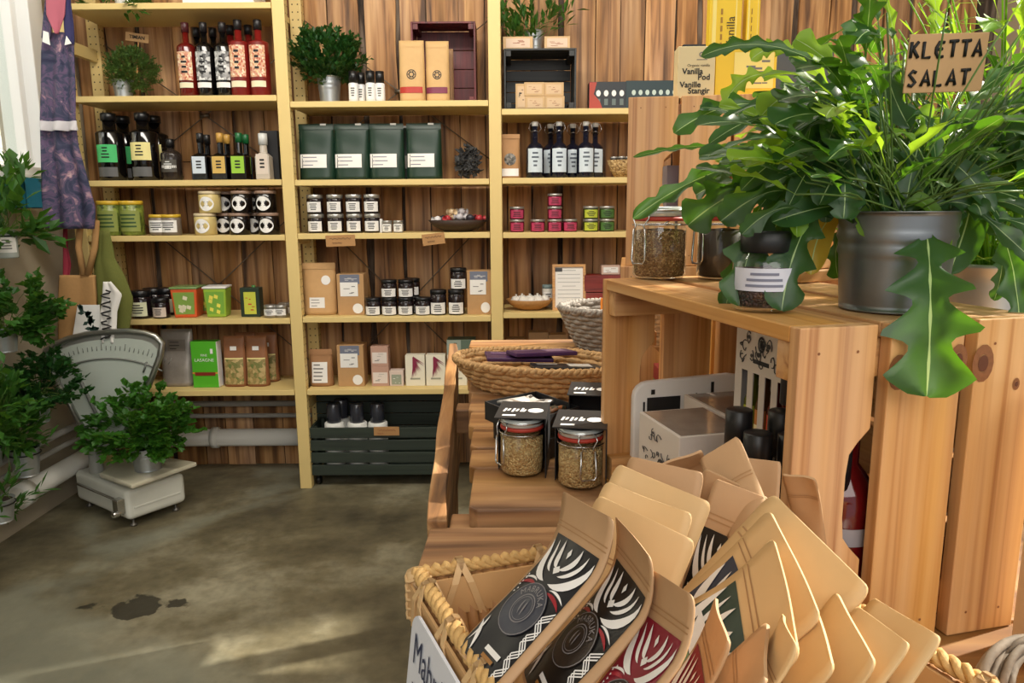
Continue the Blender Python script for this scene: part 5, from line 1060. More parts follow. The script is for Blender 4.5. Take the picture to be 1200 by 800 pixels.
def tallp(w_, txt=None):
    def f():
        t = b_box(w_, 0.03, 0.25, y_, [])()
        mb = MB(); mb.bx(-w_*0.42, -w_*0.3, -0.0014, -0.0004, 0.01, 0.24); mb.bx(w_*0.3, w_*0.34, -0.0014, -0.0004, 0.01, 0.24); mb.build('pale_stripe', C('pale_yellow_print', (244, 226, 130)), t)
        if txt: text(txt, 0.026, M_ink, t, Matrix.Translation((0.015, -0.0018, 0.155)) @ Matrix.Rotation(PI/2, 4, 'Y') @ Matrix.Rotation(0, 4, 'Z') @ Matrix.Rotation(PI/2, 4, 'X') @ Matrix.Rotation(PI, 4, 'Z') if False else TM(0.012, -0.0018, 0.16) @ Matrix.Rotation(PI/2, 4, 'Z'))
        mb = MB()
        for k in range(7): mb.bx(-w_*0.16, -w_*0.10, -0.0014, -0.0004, 0.09+k*0.018, 0.102+k*0.018)
        mb.build('small_print', C('ochre_print', (160, 120, 40), 0.6), t); return t
    return f
q = pY(849, 60, YC+0.15); put('ty', tallp(0.072, 'Vanilla'), (q.x, YC+0.15, zt2), 'tall yellow packet with sideways writing behind the yellow box', 'box')
q = pY(881, 60, YC+0.15); put('ty2', tallp(0.03), (q.x, YC+0.15, zt2), 'narrow tall yellow packet right of the wider one', 'box')
q = pY(815, 60, YC+0.1); put('blk', b_box(0.05, 0.05, 0.125, M_black, []), (q.x-0.002, YC+0.1, zt2), 'black box peeping out above the cream vanilla packet', 'box')
put('blk2', b_box(0.16, 0.05, 0.125, C('slate_card', (70, 74, 78), 0.5), []), (q.x+0.235, YC+0.12, zt2), 'slate grey box behind the leaves on the upper far crate', 'box')
# grey things standing inside the far crates, seen through the hand-hold
q = pY(787, 300, YC+0.1); put('pal', b_box(0.05, 0.08, 0.2, C('mauve_grey_carton', (150, 140, 146), 0.6), []), (q.x+0.0, YC+0.06, zc1+0.016), 'mauve-grey carton inside the upper far crate, seen through the hand-hold', 'box')
# ---------------------------------------------------------------- clip-top jars
grain = specks('brown_grains', (176, 130, 84), (132, 92, 56), (214, 174, 122), 420, 0.7, 1.0); oats = specks('toasted_oats', (222, 182, 124), (184, 138, 84), (238, 206, 150), 340, 0.7, 1.0)
M_silic = mat('lid_glass_top', (196, 202, 200), 0.08, 0.3)
def clipjar(r, h, content, rot=0.0, fill=0.66):
    def f():
        t = thing('clip_top_jar'); hb = h*0.80
        mb = MB(); mb.lathe([(0, 0.0006), (r*0.9, 0.0006), (r, 0.005), (r, hb*0.86), (r*0.9, hb*0.95), (r*0.92, hb)], 32); mb.build('glass_body', M_glass, t)
        mb = MB(); mb.lathe([(0, 0.003), (r*0.88, 0.003), (r*0.955, 0.007), (r*0.955, h*fill), (r*0.8, h*fill+0.002), (0, h*fill+0.004)], 32); mb.build('contents', content, t)
        mb = MB(); mb.lathe([(r*0.84, hb), (r*0.98, hb+0.0005), (r*1.0, hb+0.003), (r*0.98, hb+0.0055), (r*0.84, hb+0.006)], 32); mb.build('rubber_seal', M_rubber, t)
        mb = MB(); mb.lathe([(r*0.9, hb+0.006), (r*0.97, hb+0.007), (r*0.97, h-0.004), (r*0.9, h), (r*0.7, h-0.001), (r*0.6, h-0.004), (0, h-0.004)], 32); mb.build('glass_lid', M_silic, t)
        mb = MB(); R = Matrix.Rotation(rot, 4, 'Z'); P = lambda *c: R @ Vector(c); wr = 0.0011
        mb.tube([P(r*1.03*math.cos(2*PI*k/28), r*1.03*math.sin(2*PI*k/28), hb-0.005) for k in range(28)], wr, 6, 0, True)
        mb.tube([P(r*1.01*math.cos(2*PI*k/28), r*1.01*math.sin(2*PI*k/28), h-0.005) for k in range(28)], wr, 6, 0, True)
        for s in (-1, 1):
            mb.tube([P(s*0.011, -r*1.0, h-0.004), P(s*0.014, -r*1.08, hb+0.004), P(s*0.007, -r*1.16, hb-0.006), P(s*0.012, -r*1.15, hb-0.016)], wr, 6)
        mb.tube([P(-0.010, -r*1.16, hb-0.01), P(-0.012, -r*1.2, hb*0.35), P(-0.009, -r*1.21, hb*0.27), P(0.009, -r*1.21, hb*0.27), P(0.012, -r*1.2, hb*0.35), P(0.010, -r*1.16, hb-0.01)], 0.0015, 6)
        mb.tube([P(-r*0.55, r*0.9, hb-0.004), P(-r*0.3, r*1.15, hb+0.002), P(r*0.3, r*1.15, hb+0.002), P(r*0.55, r*0.9, hb-0.004)], wr, 6); mb.build('wire_clasp', M_steel, t); return t
    return f
zk = ZT+CH
p = pZ(772, 325, zk+0.001); put('cj1', clipjar(0.0365, 0.098, grain, -0.9), p, 'clip-top jar of brown grains at the left corner of the nearest crate top', 'jar')
p = MC @ Vector((0.155, 0.405, CH+0.001)); put('cj2', clipjar(0.034, 0.098, C('dark_beans', (60, 44, 36), 0.4), -1.2), p, 'clip-top jar of dark contents, half hidden behind the rocket leaves', 'jar')
def spice():
    t = thing('spice_jar'); r, h = 0.029, 0.062
    mb = MB(); mb.lathe([(0, 0.0006), (r*0.92, 0.0006), (r, 0.004), (r, h*0.72), (r*0.86, h*0.84), (r*0.7, h*0.88), (r*0.7, h)], 28); mb.build('glass_body', M_glass, t)
    mb = MB(); mb.lathe([(0, 0.003), (r*0.95, 0.005), (r*0.95, h*0.66), (0, h*0.68)], 24); mb.build('contents', specks('dried_petals', (60, 36, 40), (36, 24, 26), (110, 80, 76), 330, 0.7, 1.0), t)
    mb = MB(); mb.lathe([(r*0.74, h*0.88), (r*0.8, h*0.9), (r*0.8, h*1.16), (r*0.7, h*1.2), (0, h*1.2)], 24); mb.build('lid', C('matt_black_lid', (20, 20, 22), 0.45), t)
    mb = MB(); cyl_label(mb, r+0.0006, h*0.32, h*0.66, 1.1, 0, -PI/2-0.3); lines_on_cyl(mb, r+0.0012, h*0.36, h*0.62, 0.8, 3, 1, -PI/2-0.3); mb.build('label', [C('lilac_white_label', (214, 214, 226), 0.6), C('blue_grey_print', (120, 122, 140))], t); return t
p = pZ(893, 362, zk+0.001); put('spj', spice, p, 'small round spice jar with a pale label on the nearest crate top', 'jar')
def sleeved(i, px, py, rz, lb, withjar=True, scale_=1.0):
    p = pZ(px, py, ZT+0.0015); s = 0.074*scale_; d = 0.095*scale_; h = 0.092*scale_; t = thing('sleeve_box', 'black card sleeve box with white lettering '+lb, 'box', p, rz)
    th = 0.0015; mb = MB()
    mb.bx(-s/2-th, s/2+th, -s*0.42, d-s*0.42, h, h+th); mb.bx(-s/2-th, s/2+th, d-s*0.42-th, d-s*0.42, 0, h); mb.bx(s/2, s/2+th, -s*0.35, d-s*0.42-th, 0, h); mb.bx(-s/2-th, -s/2, s*0.1, d-s*0.42-th, 0, h); mb.build('card_sleeve', M_black, t)
    pass
    mb = MB(); mb.lathe([(0.012, 0), (0, 0)], 16, 0, Matrix.Translation((0.02, 0.012, h+th+0.0004)) @ Matrix.Scale(-1, 4, (0, 0, 1))); [mb.add([(x, y, h+th+0.0004), (x+0.0035, y, h+th+0.0004), (x+0.006, y+hh3, h+th+0.0004), (x+0.0025, y+hh3, h+th+0.0004)], [(0, 1, 2, 3)]) for x, y, hh3 in ((-0.03, 0.004, 0.018), (-0.024, 0.008, 0.012), (-0.017, 0.002, 0.02), (-0.011, 0.006, 0.013), (-0.004, 0.004, 0.02), (0.0, 0.004, 0.012))]; mb.bx(-0.028, -0.008, -0.020, -0.013, h+th, h+th+0.0004); mb.build('white_print', M_white, t)
    if withjar: put('cjs', clipjar(0.0335, 0.0885, oats, 0.0), p, 'clip-top jar of toasted oats in the sleeve box '+lb, 'jar', 'clip-top jars of oats on the table', rz=rz-(0.9 if i == 0 else -0.35))
sleeved(0, 612, 552, -0.12, 'left of the front pair'); sleeved(1, 680, 566, -0.16, 'right of the front pair')
sleeved(2, 692, 520, -0.16, 'behind the right front one', False, 1.0)
# black open trays
def tray(lb, cor, z0, z1, m_, content):
    pts = [pZ(x, y, z1) for x, y in cor]; c = sum(pts, Vector())/4; c.z = z0; t = thing('open_tray', lb, 'tray', c); th = 0.003
    L0 = [Vector((p.x-c.x, p.y-c.y, 0)) for p in pts]; mb = MB(); H = z1-z0
    for k in range(4):
        a, b_ = L0[k], L0[(k+1) % 4]; ia = a*0.955; ib = b_*0.955
        mb.add([a, b_, b_+Vector((0, 0, H)), a+Vector((0, 0, H)), ia, ib, ib+Vector((0, 0, H)), ia+Vector((0, 0, H))], [(0, 1, 2, 3), (5, 4, 7, 6), (3, 2, 6, 7)])
    mb.add([v+Vector((0, 0, 0.0008)) for v in L0]+[v*0.96+Vector((0, 0, 0.004)) for v in L0], [(3, 2, 1, 0), (4, 5, 6, 7)]); mb.build('tray_body', m_, t); 
    for nm_, u0, u1, v0, v1, mm_ in content:
        def B(u, v): return L0[0].lerp(L0[1], u).lerp(L0[3].lerp(L0[2], u), v)*0.93
        mb = MB(); hz = H*0.8
        mb.grid(lambda a, b_: B(u0+(u1-u0)*a, v0+(v1-v0)*b_)+Vector((0, 0, hz+0.006*math.sin(a*5)*math.cos(b_*4))), 8, 8); mb.build(nm_, mm_, t, solid=-0.006)
    return t
cel = specks('crumpled_wrapper', (120, 108, 96), (214, 210, 206), (60, 56, 54), 60, 0.25, 0.4)
tray('flat black box under the open tray, behind the left oat jar', [(578, 492), (628, 520), (688, 500), (640, 480)], ZT+0.0015, ZT+0.034, M_black, [])
tray('open black tray of packets in front of the wicker tray', [(568, 470), (622, 492), (680, 476), (628, 458)], ZT+0.0355, ZT+0.068, M_black, [('packet', 0.05, 0.62, 0.15, 0.85, cel), ('small_packet', 0.68, 0.95, 0.2, 0.8, specks('copper_packet', (180, 110, 70), (60, 80, 70), (30, 30, 32), 90, 0.3))])
# ---------------------------------------------------------------- woven trays and baskets
def woven(t, Rx, Ry, H, m_, rows, cols, flare=0.72, rope=0.008, part='woven_body', wob=0.0035, z0=0.004):
    mb = MB(); rr = random.Random(2)
    for j in range(rows):
        v = (j+0.5)/rows; k_ = flare+(1-flare)*v**0.8; pts = []
        n = cols*4
        for i in range(n): a = 2*PI*i/n; o_ = wob*math.sin(cols*a/1+(j % 2)*PI); pts.append(((Rx*k_+o_)*math.cos(a), (Ry*k_+o_)*math.sin(a), z0+H*v))
        mb.tube(pts, H/rows*0.62, 5, 0, True)
    mb.lathe([(0, z0), (flare*0.98, z0)], 32, 0, None, 0, 2*PI, Rx, Ry); mb.build(part, m_, t)
    mb = MB()
    for s in range(2):
        n = 150; mb.tube([((Rx+rope*0.5*math.cos(40*2*PI*i/n+s*PI))*math.cos(2*PI*i/n), (Ry+rope*0.5*math.cos(40*2*PI*i/n+s*PI))*math.sin(2*PI*i/n), z0+H+rope*0.5*math.sin(40*2*PI*i/n+s*PI)) for i in range(n)], rope*0.75, 5, 0, True)
    mb.build('braided_rim', m_, t)
hy = mat('water_hyacinth_weave', (190, 150, 100), 0.7, 0, 0.6, 130, 0.8)
wt = thing('woven_tray', 'oval brown woven tray of chocolate bars at the far end of the table', 'tray', (0.058, 1.615, ZT+0.001), -0.36); woven(wt, 0.195, 0.12, 0.062, hy, 5, 26, 0.70, 0.008)
rr = random.Random(12); MW = Matrix.Translation(wt.location) @ Matrix.Rotation(-0.36, 4, 'Z')
def bar(c1, c2):
    def f():
        t = thing('chocolate_bar'); mb = MB(); mb.box((0, 0, 0.005), (0.15, 0.062, 0.009)); mb.build('wrapper', C('bar_'+c1, {'plum': (72, 40, 84), 'black': (34, 32, 34), 'grey': (150, 146, 142), 'brown': (84, 66, 50)}[c1], 0.35), t, bevel=0.002)
        mb = MB(); mb.box((0.03, 0.0, 0.0101), (0.05, 0.04, 0.0006)); mb.box((-0.04, 0.012, 0.0101), (0.045, 0.006, 0.0006)); mb.build('label', C('bar_print_'+c1, c2, 0.4), t); return t
    return f
for k, (key, c2, x, y, rz, lb) in enumerate((('grey', (226, 222, 220), -0.07, -0.02, 0.3, 'silver grey, lowest at the left'), ('brown', (180, 160, 130), 0.03, -0.04, 0.1, 'brown, lying across the front'), ('black', (200, 196, 190), 0.085, 0.0, 0.35, 'black, lying far right'), ('black', (200, 196, 190), 0.07, -0.02, 0.5, 'black, on top at the right'), ('plum', (150, 120, 150), -0.05, 0.01, 0.5, 'plum, lying left'), ('plum', (150, 120, 150), 0.0, 0.025, 0.75, 'plum, topmost, leaning over the other plum one'))):
    o = put('bar_'+key, bar(key, c2), MW @ Vector((x, y, 0.024+0.0098*k)), 'chocolate bar in the woven tray, '+lb, 'chocolate bar', 'chocolate bars in the woven tray', rz=rz-0.36); o.rotation_euler = (0.06*(-1)**k, 0.05, rz-0.36)
gw = mat('grey_washed_wicker', (150, 144, 136), 0.75, 0, 0.75, 110, 0.8)
gb_ = thing('wicker_basket', 'grey washed wicker basket at the back, cut off by the pine crate', 'basket', (0.345, 2.10, ZT+0.001), -0.1); woven(gb_, 0.205, 0.15, 0.115, gw, 9, 22, 0.72, 0.010)
put('orc', b_box(0.07, 0.003, 0.07, C('orange_card', (230, 140, 50), 0.6), []), (0.28, 2.03, ZT+0.085), 'plain orange card standing in the grey wicker basket', 'card', rz=0.1)
for k, (x, y) in enumerate(((0.27, 2.09), (0.34, 2.05), (0.40, 2.12))): put('fill', b_bag(0.06, 0.03, 0.1, C('dark_packet', (50, 56, 48), 0.4), []), (x, y, ZT+0.008), 'dark packet in the grey wicker basket, %s' % ('left', 'middle', 'right')[k], 'packet', 'dark packets in the grey basket')
# ---------------------------------------------------------------- contents of the nearest crate
ztp = 0.0165
def inc(px, py, z):   # crate-local x,y under a point seen at height z
    v = MCi @ pZ(px, py, z); return v
doodle = C('cream_print_card', (216, 206, 196), 0.6)
def doodles(mb, x0, x1, y, z0, z1, seed, n):
    rr = random.Random(seed)
    for k in range(n):
        cx, cz = rr.uniform(x0, x1), rr.uniform(z0, z1); R = rr.uniform(0.003, 0.008); a0 = rr.uniform(0, 6); m_ = rr.choice((4, 6, 8))
        mb.tube([(cx+R*math.cos(a0+q*0.7)*(1-0.06*q), y, cz+R*math.sin(a0+q*0.7)*rr.uniform(0.6, 1.1)) for q in range(m_)], 0.0006, 4)
        if k % 3 == 0: mb.add([(cx+R*0.6*math.cos(2*PI*q/8), y-0.0002, cz+R*0.35*math.sin(2*PI*q/8)) for q in range(8)], [tuple(range(8))])
def giftbox():
    t = thing('sauce_gift_box'); W, H, D = 0.125, 0.22, 0.055
    wins = [(-W/2+0.016+k*0.0265, 0.014) for k in range(4)]; z0, z1 = 0.088, 0.176
    mb = MB(); xs = [-W/2]; 
    for x, w_ in wins: xs += [x, x+w_]
    xs.append(W/2)
    for a, b_ in zip(xs[0::2], xs[1::2]): mb.bx(a, b_, 0, 0.001, z0, z1)
    mb.bx(-W/2, W/2, 0, 0.001, 0, z0); mb.bx(-W/2, W/2, 0, 0.001, z1, H); mb.bx(-W/2, W/2, D, D+0.001, 0, H); mb.bx(-W/2, -W/2+0.001, 0.001, D, 0, H); mb.bx(W/2-0.001, W/2, 0.001, D, 0, H); mb.bx(-W/2, W/2, 0, D, H, H+0.001); mb.build('carton', doodle, t)
    mb = MB(); doodles(mb, -W/2+0.01, W/2-0.01, -0.0008, z1+0.008, H-0.006, 5, 26); doodles(mb, -W/2+0.01, W/2-0.01, -0.0008, 0.006, z0-0.01, 6, 10); mb.build('line_drawings', C('drawn_line', (60, 58, 60), 0.6), t)
    text('ELDUR', 0.009, M_ink, t, TM(0.0, -0.0012, z1+0.012)) if False else None
    mb = MB(); mb.bx(-0.02, 0.014, -0.001, -0.0003, z1+0.010, z1+0.014); mb.lathe([(0.008, 0), (0.0055, 0)], 14, 0, TM(-0.003, -0.001, z1+0.03)); mb.bx(-0.006, 0, -0.001, -0.0003, z1+0.026, z1+0.034); mb.build('black_emblem', M_ink, t)
    for k, (x, w_) in enumerate(wins):
        c = ((196, 200, 60), (190, 120, 50), (206, 70, 30), (176, 44, 34))[k]; mb = MB(); mb.lathe([(0, 0.002), (0.0105, 0.002), (0.0105, 0.145), (0.005, 0.16), (0.005, 0.18), (0.0, 0.181)], 16, 0, Matrix.Translation((x+w_/2, 0.0128, 0)))
        o = mb.build('sauce_bottle', C('sauce_%d' % k, tuple(v//2 for v in c), 0.15), t)
        mb = MB(); mb.lathe([(0.0108, 0.08), (0.0108, 0.14)], 12, 0, Matrix.Translation((x+w_/2, 0.0128, 0)), -PI/2-1.2, -PI/2+1.2); mb.lathe([(0.0112, 0.09), (0.0112, 0.125)], 8, 1, Matrix.Translation((x+w_/2, 0.0128, 0)), -PI/2-0.35, -PI/2+0.35); mb.build('label', [C('label_s%d' % k, c, 0.5), C('pale_label_print', (236, 220, 170), 0.5)], o)
    return t
g0 = MCi @ pX(0, 0, 1) if False else None
def on_plane(px, py, lx):
    o_ = MCi @ CAM; d = (MCi.to_3x3() @ ray(px, py)); k = (lx-o_.x)/d.x; return o_+d*k
a = on_plane(855, 400, 0.075); b_ = on_plane(922, 410, 0.075)
CZF = CZ-PI/2     # fronts face the crate's open side
gc = (a.y+b_.y)/2
put('gift', giftbox, cw(0.084, gc+0.0, ztp), 'cream gift box with four sauce bottles in cut-out windows', 'box', rz=CZF, scale=((a.y-b_.y)/0.125, 1, 1.14))
def carton():
    t = thing('printed_carton'); W, H, D = 0.112, 0.128, 0.09
    mb = MB(); mb.box((0, D/2, H/2), (W, D, H)); mb.build('carton', doodle, t, bevel=0.001)
    mb = MB(); doodles(mb, -W/2+0.01, W/2-0.01, -0.0013, 0.012, H-0.010, 9, 46); mb.lathe([(0.011, 0), (0.008, 0)], 14, 0, TM(0.012, -0.001, H*0.6)); mb.bx(0.008, 0.016, -0.001, -0.0003, H*0.54, H*0.66); mb.bx(-0.004, 0.03, -0.001, -0.0003, H*0.3, H*0.36); mb.build('line_drawings', C('drawn_line', (60, 58, 60), 0.6), t)
    mb = MB(); mb.bx(-W/2+0.004, W/2-0.004, 0.004, D-0.004, H, H+0.0006); mb.build('clear_film', C('glossy_film', (150, 140, 130), 0.08, 0.2, 0.3, 30, 0.5), t); return t
c1 = on_plane(768, 510, 0.0)
o = put('cart', carton, cw(0.003, 0.268, ztp), 'cream printed carton at the mouth of the crate, left one', 'box', 'cream printed cartons', rz=CZF+0.0)
c2 = on_plane(835, 500, 0.06); put('cart', carton, cw(0.098, 0.335, ztp), 'cream printed carton in the crate, right one by the gift box', 'box', 'cream printed cartons', rz=CZF)
# white printed paper bag curving behind the cartons
wb = thing('printed_paper_bag', 'white paper bag with black block print behind the cream cartons', 'bag', cw(0.0, 0, 0.0165), CZ)
xa_, xb_ = 0.035, 0.232; hgt = 0.142; yw = 0.418
out = [(xb_, 0), (xa_, 0), (xa_, hgt-0.022)]+[(xa_+0.022*(1-math.cos(t_)), hgt-0.022+0.022*math.sin(t_)) for t_ in (0.4, 0.8, 1.2, 1.57)]+[(xb_-0.05, hgt+0.004), (xb_, hgt-0.004)]
mb = MB(); mb.extr([(x, z) for x, z in out], 0.012, Matrix.Translation((0, yw, 0))); mb.build('bag_body', M_white, wb, bevel=0.003)
mb = MB(); rr = random.Random(15); Lb = xb_-xa_
def blk(x0, x1, z0, z1): mb.quad((xa_+Lb*x0, yw-0.0012, hgt*z0), (xa_+Lb*x1, yw-0.0012, hgt*z0), (xa_+Lb*x1, yw-0.0012, hgt*z1), (xa_+Lb*x0, yw-0.0012, hgt*z1))
blk(0.10, 0.36, 0.52, 0.84); blk(0.60, 0.625, 0.66, 0.96); blk(0.585, 0.66, 0.62, 0.67); blk(0.84, 0.95, 0.60, 0.80); blk(0.13, 0.16, 0.87, 0.92); blk(0.07, 0.085, 0.42, 0.8)
for k in range(8): blk(0.40+0.02*k, 0.412+0.02*k, 0.35, rr.uniform(0.5, 0.86))
mb.build('block_print', M_ink, wb)
cap_t = C('bottle_cap_black', (24, 24, 26), 0.4); bsg = C('smoked_glass', (34, 22, 18), 0.08, spec=0.7)
kb = b_bottle(0.0148, 0.172, bsg, cap_t, C('dark_amber_label', (70, 50, 40), 0.5), neck=0.3, shoulder=0.6, nr=0.74, cap_h=0.26, lab=(0.1, 0.5))
spots = ((871, 480), (885, 500), (913, 468), (911, 499), (931, 482), (912, 512)); hz = ZT+0.0165+0.185
for k, (px, py) in enumerate(spots[:5]):
    v = ((0.022, 0.122), (0.019, 0.082), (0.060, 0.106), (0.047, 0.068), (0.076, 0.042))[k]; put('bcap', kb, cw(v[0], v[1], ztp+(0.012 if k in (0, 2) else 0)), 'black-capped sauce bottle in the nearest crate, %s' % ('leftmost, behind', 'front left', 'tall one beside the gift box', 'front right', 'hard against the near end board')[k], 'bottle', 'black-capped bottles')
kr = b_bottle(0.031, 0.23, C('deep_red_bottle', (92, 14, 16), 0.08, spec=0.7), cap_t, None, neck=0.36, shoulder=0.5, nr=0.42, cap_h=0.2, extra=lambda t: [(lambda mb: (cyl_label(mb, 0.0317, 0.075, 0.092, 0.5, 0, -PI/2-0.1), mb.build('small_label', C('grey_label', (150, 146, 150), 0.5), t)))(MB())])
put('redb', kr, cw(0.092, 0.052, ztp), 'deep red bottle with a black capsule, seen through the crate hand-hold', 'bottle')
put('redb', kr, cw(0.088, 0.125, ztp), 'deep red bottle standing behind the one at the crate hand-hold', 'bottle')
put('dkb', b_bottle(0.028, 0.16, M_dglass, lid_s, C('pale_slip', (190, 188, 184), 0.5), neck=0.3, shoulder=0.6, nr=0.5, lab=(0.3, 0.5)), cw(0.176, 0.055, ztp+0.06), 'dark bottle seen in the gap between the second and third end boards', 'bottle')
put('stk', b_box(0.075, 0.08, 0.058, C('russet_box', (120, 60, 40), 0.6), [('label', 0.1, 0.9, 0.4, 0.6, C('tan_strip', (170, 120, 80), 0.6), None, 0)]), cw(0.176, 0.018, ztp), 'russet box under the dark bottle inside the nearest crate', 'box', rz=CZ)
for k, cc in enumerate(((150, 50, 44), (110, 140, 70), (150, 50, 44))):
    p = pY(783, 450, 1.40); o = put('strp%d' % (k % 2), b_box(0.05, 0.05, 0.03, C('striped_%d' % (k % 2), cc, 0.5), []), (p.x+0.005, 1.40, ZT+0.0025+0.0305*(k+0)), ('red', 'green', 'upper red')[k]+' little box stacked beyond the nearest crate hand-hold', 'box')
# bottle and slats on the rear crate
put('bkb', b_bottle(0.03, 0.17, M_dglass, lid_b, C('pale_blue_label', (206, 218, 226)), neck=0.3, shoulder=0.6, nr=0.45, lab=(0.08, 0.4)), (pZ(1153, 322, zk).x, pZ(1153, 322, zk).y, zk+0.001), 'dark bottle with a pale label behind the drooping leaves at the right', 'bottle')
for k in range(2):
    mb = MB(); mb.box((0, 0, 0.0075), (0.18, 0.05, 0.0145)); o = mb.build('loose_board', PX_, None, bevel=0.001); o.location = pZ(972, 335, zk)+Vector((0.04, 0.09+0.02*k, 0.001+0.0155*k)); o.rotation_euler = (0, 0, 0.5+0.15*k); tag(o, 'loose pine board lying on the sunlit rear crate, '+('lower', 'upper')[k]+' of two', 'board')
# ---------------------------------------------------------------- the pot of rocket
RF = leafmat('rocket_leaf', (50, 86, 48), (104, 160, 28), 0.36, 0.34, 0.5); RV = leafmat('rocket_vein', (176, 204, 140), (190, 220, 110), 0.3); RY = leafmat('bright_leaf', (112, 156, 50), (180, 220, 50), 0.5); RYL = leafmat('yellowed_leaf', (176, 150, 50), (210, 180, 60), 0.4)
def bez(a, b_, c, t_): return a*(1-t_)**2+b_*2*t_*(1-t_)+c*t_*t_
def rleaf(mb, a, b_, c, W, n, lob=5, seed=0, mi=0, pet=0.22, fold=0.25, depth=0.84, tipw=0.9):
    """lobed leaf on a curved midrib a-b-c, W = half width, n = face normal hint; columns: edge..vein..edge"""
    rr = random.Random(seed); N_ = 44; cols = (-1, -0.8, -0.5, -0.22, -0.035, 0.035, 0.22, 0.5, 0.8, 1); vs = []; ln = (b_-a).length+(c-b_).length
    phL, phR = rr.uniform(-0.04, 0.04), rr.uniform(-0.04, 0.04); ru = rr.uniform(0, 6)
    for i in range(N_+1):
        t_ = i/N_; p = bez(a, b_, c, t_); tg = (bez(a, b_, c, min(1, t_+0.02))-bez(a, b_, c, max(0, t_-0.02))).normalized()
        s = tg.cross(n); s = s.normalized() if s.length > 1e-3 else tg.orthogonal().normalized(); nn = s.cross(tg)
        for u in cols:
            ph = phL if u < 0 else phR
            q = (t_-pet)/(1-pet)
            if q <= 0: w_ = 0.05*W; cut = 0
            else:
                env = min(1, q/0.22)**0.7*(0.45+0.55*min(1, q/0.6))*tipw; 
                if q > 0.72: env *= math.sqrt(max(0, 1-((q-0.72)/0.28)**2))
                if lob: 
                    x = (q+ph)*lob % 1.0; cut = depth*(1-q*0.35)*(0.5+0.5*math.cos(2*PI*x))**0.6; cut *= 1 if q < 0.86 else 0.3
                else: cut = 0
                w_ = W*max(0.05, env*(1-cut))
            au = abs(u); v = p+s*(u*w_)+nn*(fold*w_*au*au+0.12*W*math.sin(9*t_+ru+u*1.5)*au*min(1, max(0, q)*3))
            if q > 0 and lob: v = v+tg*(0.42*w_*au*au)
            vs.append(v)
    b0 = len(mb.v); mb.v += [tuple(v) for v in vs]; nc = len(cols)
    for i in range(N_):
        for k in range(nc-1):
            a_ = b0+i*nc+k; mb.f.append((a_, a_+1, a_+nc+1, a_+nc)); mb.m.append(1 if k == 4 else mi); mb.s.append(True)
bp = pZ(1043, 361, zk+0.0012); bp = Vector((bp.x, bp.y+0.0, zk+0.0012))
ST2 = leafmat('rocket_stem', (98, 128, 62), (130, 160, 60), 0.2)
rk = thing('potted_rocket', 'big zinc pot of rocket with long lobed leaves spilling over the crate', 'potted plant', bp)
pot_bucket(rk, 0.052, 0.092, galv(True), taper=0.88)
mb = MB(); st = MB(); T = Vector((bp.x, bp.y, zk+0.09))
def px3(x, y, s): return pS(x, y, s)
hero = [ # base, control, tip as (px, py, slant), half width, lobes, material
 ((1078, 240, .68), (1098, 290, .62), (1086, 464, .60), .044, 4, 0), ((1060, 170, .74), (940, 10, .74), (822, 66, .78), .011, 6, 0), ((955, 140, .80), (870, 95, .82), (790, 156, .84), .022, 4, 0),
 ((980, 205, .8), (860, 150, .86), (742, 184, .92), .006, 7, 0), ((985, 190, .78), (860, 165, .8), (742, 256, .82), .018, 5, 0), ((1010, 215, .74), (900, 180, .74), (806, 264, .76), .036, 5, 0),
 ((1000, 220, .72), (880, 200, .70), (866, 358, .70), .034, 5, 0), ((1020, 225, .72), (935, 215, .68), (916, 364, .68), .031, 4, 0), ((965, 120, .76), (905, 120, .74), (908, 210, .74), .025, 3, 0),
 ((1010, 140, .74), (975, 130, .72), (992, 240, .72), .026, 2, 0), ((1050, 130, .72), (1002, 70, .70), (1000, 262, .68), .030, 2, 0), ((1060, 60, .72), (1020, 70, .70), (1066, 150, .67), .018, 3, 0),
 ((1110, 190, .74), (1185, 110, .74), (1168, 215, .74), .022, 3, 0), ((1110, 210, .74), (1210, 180, .72), (1206, 330, .72), .024, 4, 0), ((1120, 180, .78), (1180, 130, .8), (1240, 190, .8), .024, 4, 0),
 ((1130, 230, .74), (1190, 240, .70), (1196, 400, .68), .022, 4, 0), ((1055, 240, .70), (1058, 228, .68), (1058, 322, .67), .022, 0, 0), ((1082, 240, .71), (1092, 250, .69), (1090, 305, .69), .016, 0, 2),
 ((1035, 255, .70), (1030, 262, .69), (1046, 318, .69), .012, 0, 2), ((1000, 240, .72), (955, 250, .71), (950, 322, .71), .018, 0, 3), ((1130, 240, .72), (1150, 220, .70), (1112, 322, .70), .024, 0, 0),
 ((1010, 160, .80), (930, 20, .84), (880, 70, .84), .016, 5, 2), ((1060, 120, .8), (1040, -40, .82), (1010, -60, .84), .014, 5, 2), ((1090, 130, .8), (1110, -10, .8), (1080, -40, .8), .016, 5, 2),
 ((1030, 200, .7), (1000, 150, .66), (960, 240, .66), .022, 3, 0), ((1100, 150, .7), (1080, 120, .66), (1060, 250, .66), .018, 3, 0), ((960, 180, .82), (900, 150, .86), (830, 210, .86), .018, 4, 0),
 ((1000, 230, .76), (940, 260, .76), (930, 318, .76), .022, 3, 0), ((990, 250, .74), (900, 230, .76), (880, 300, .78), .02, 4, 2), ((1010, 250, .72), (970, 270, .72), (982, 325, .74), .016, 3, 0),
 ((1150, 250, .76), (1190, 280, .76), (1165, 352, .78), .010, 4, 0), ((930, 230, .80), (880, 270, .82), (868, 345, .80), .014, 5, 0), ((905, 220, .78), (868, 270, .78), (850, 362, .76), .018, 4, 0), ((950, 110, .82), (880, 60, .84), (850, 120, .84), .018, 4, 2), ((1000, 120, .82), (960, 60, .84), (930, 50, .86), .012, 4, 2)]
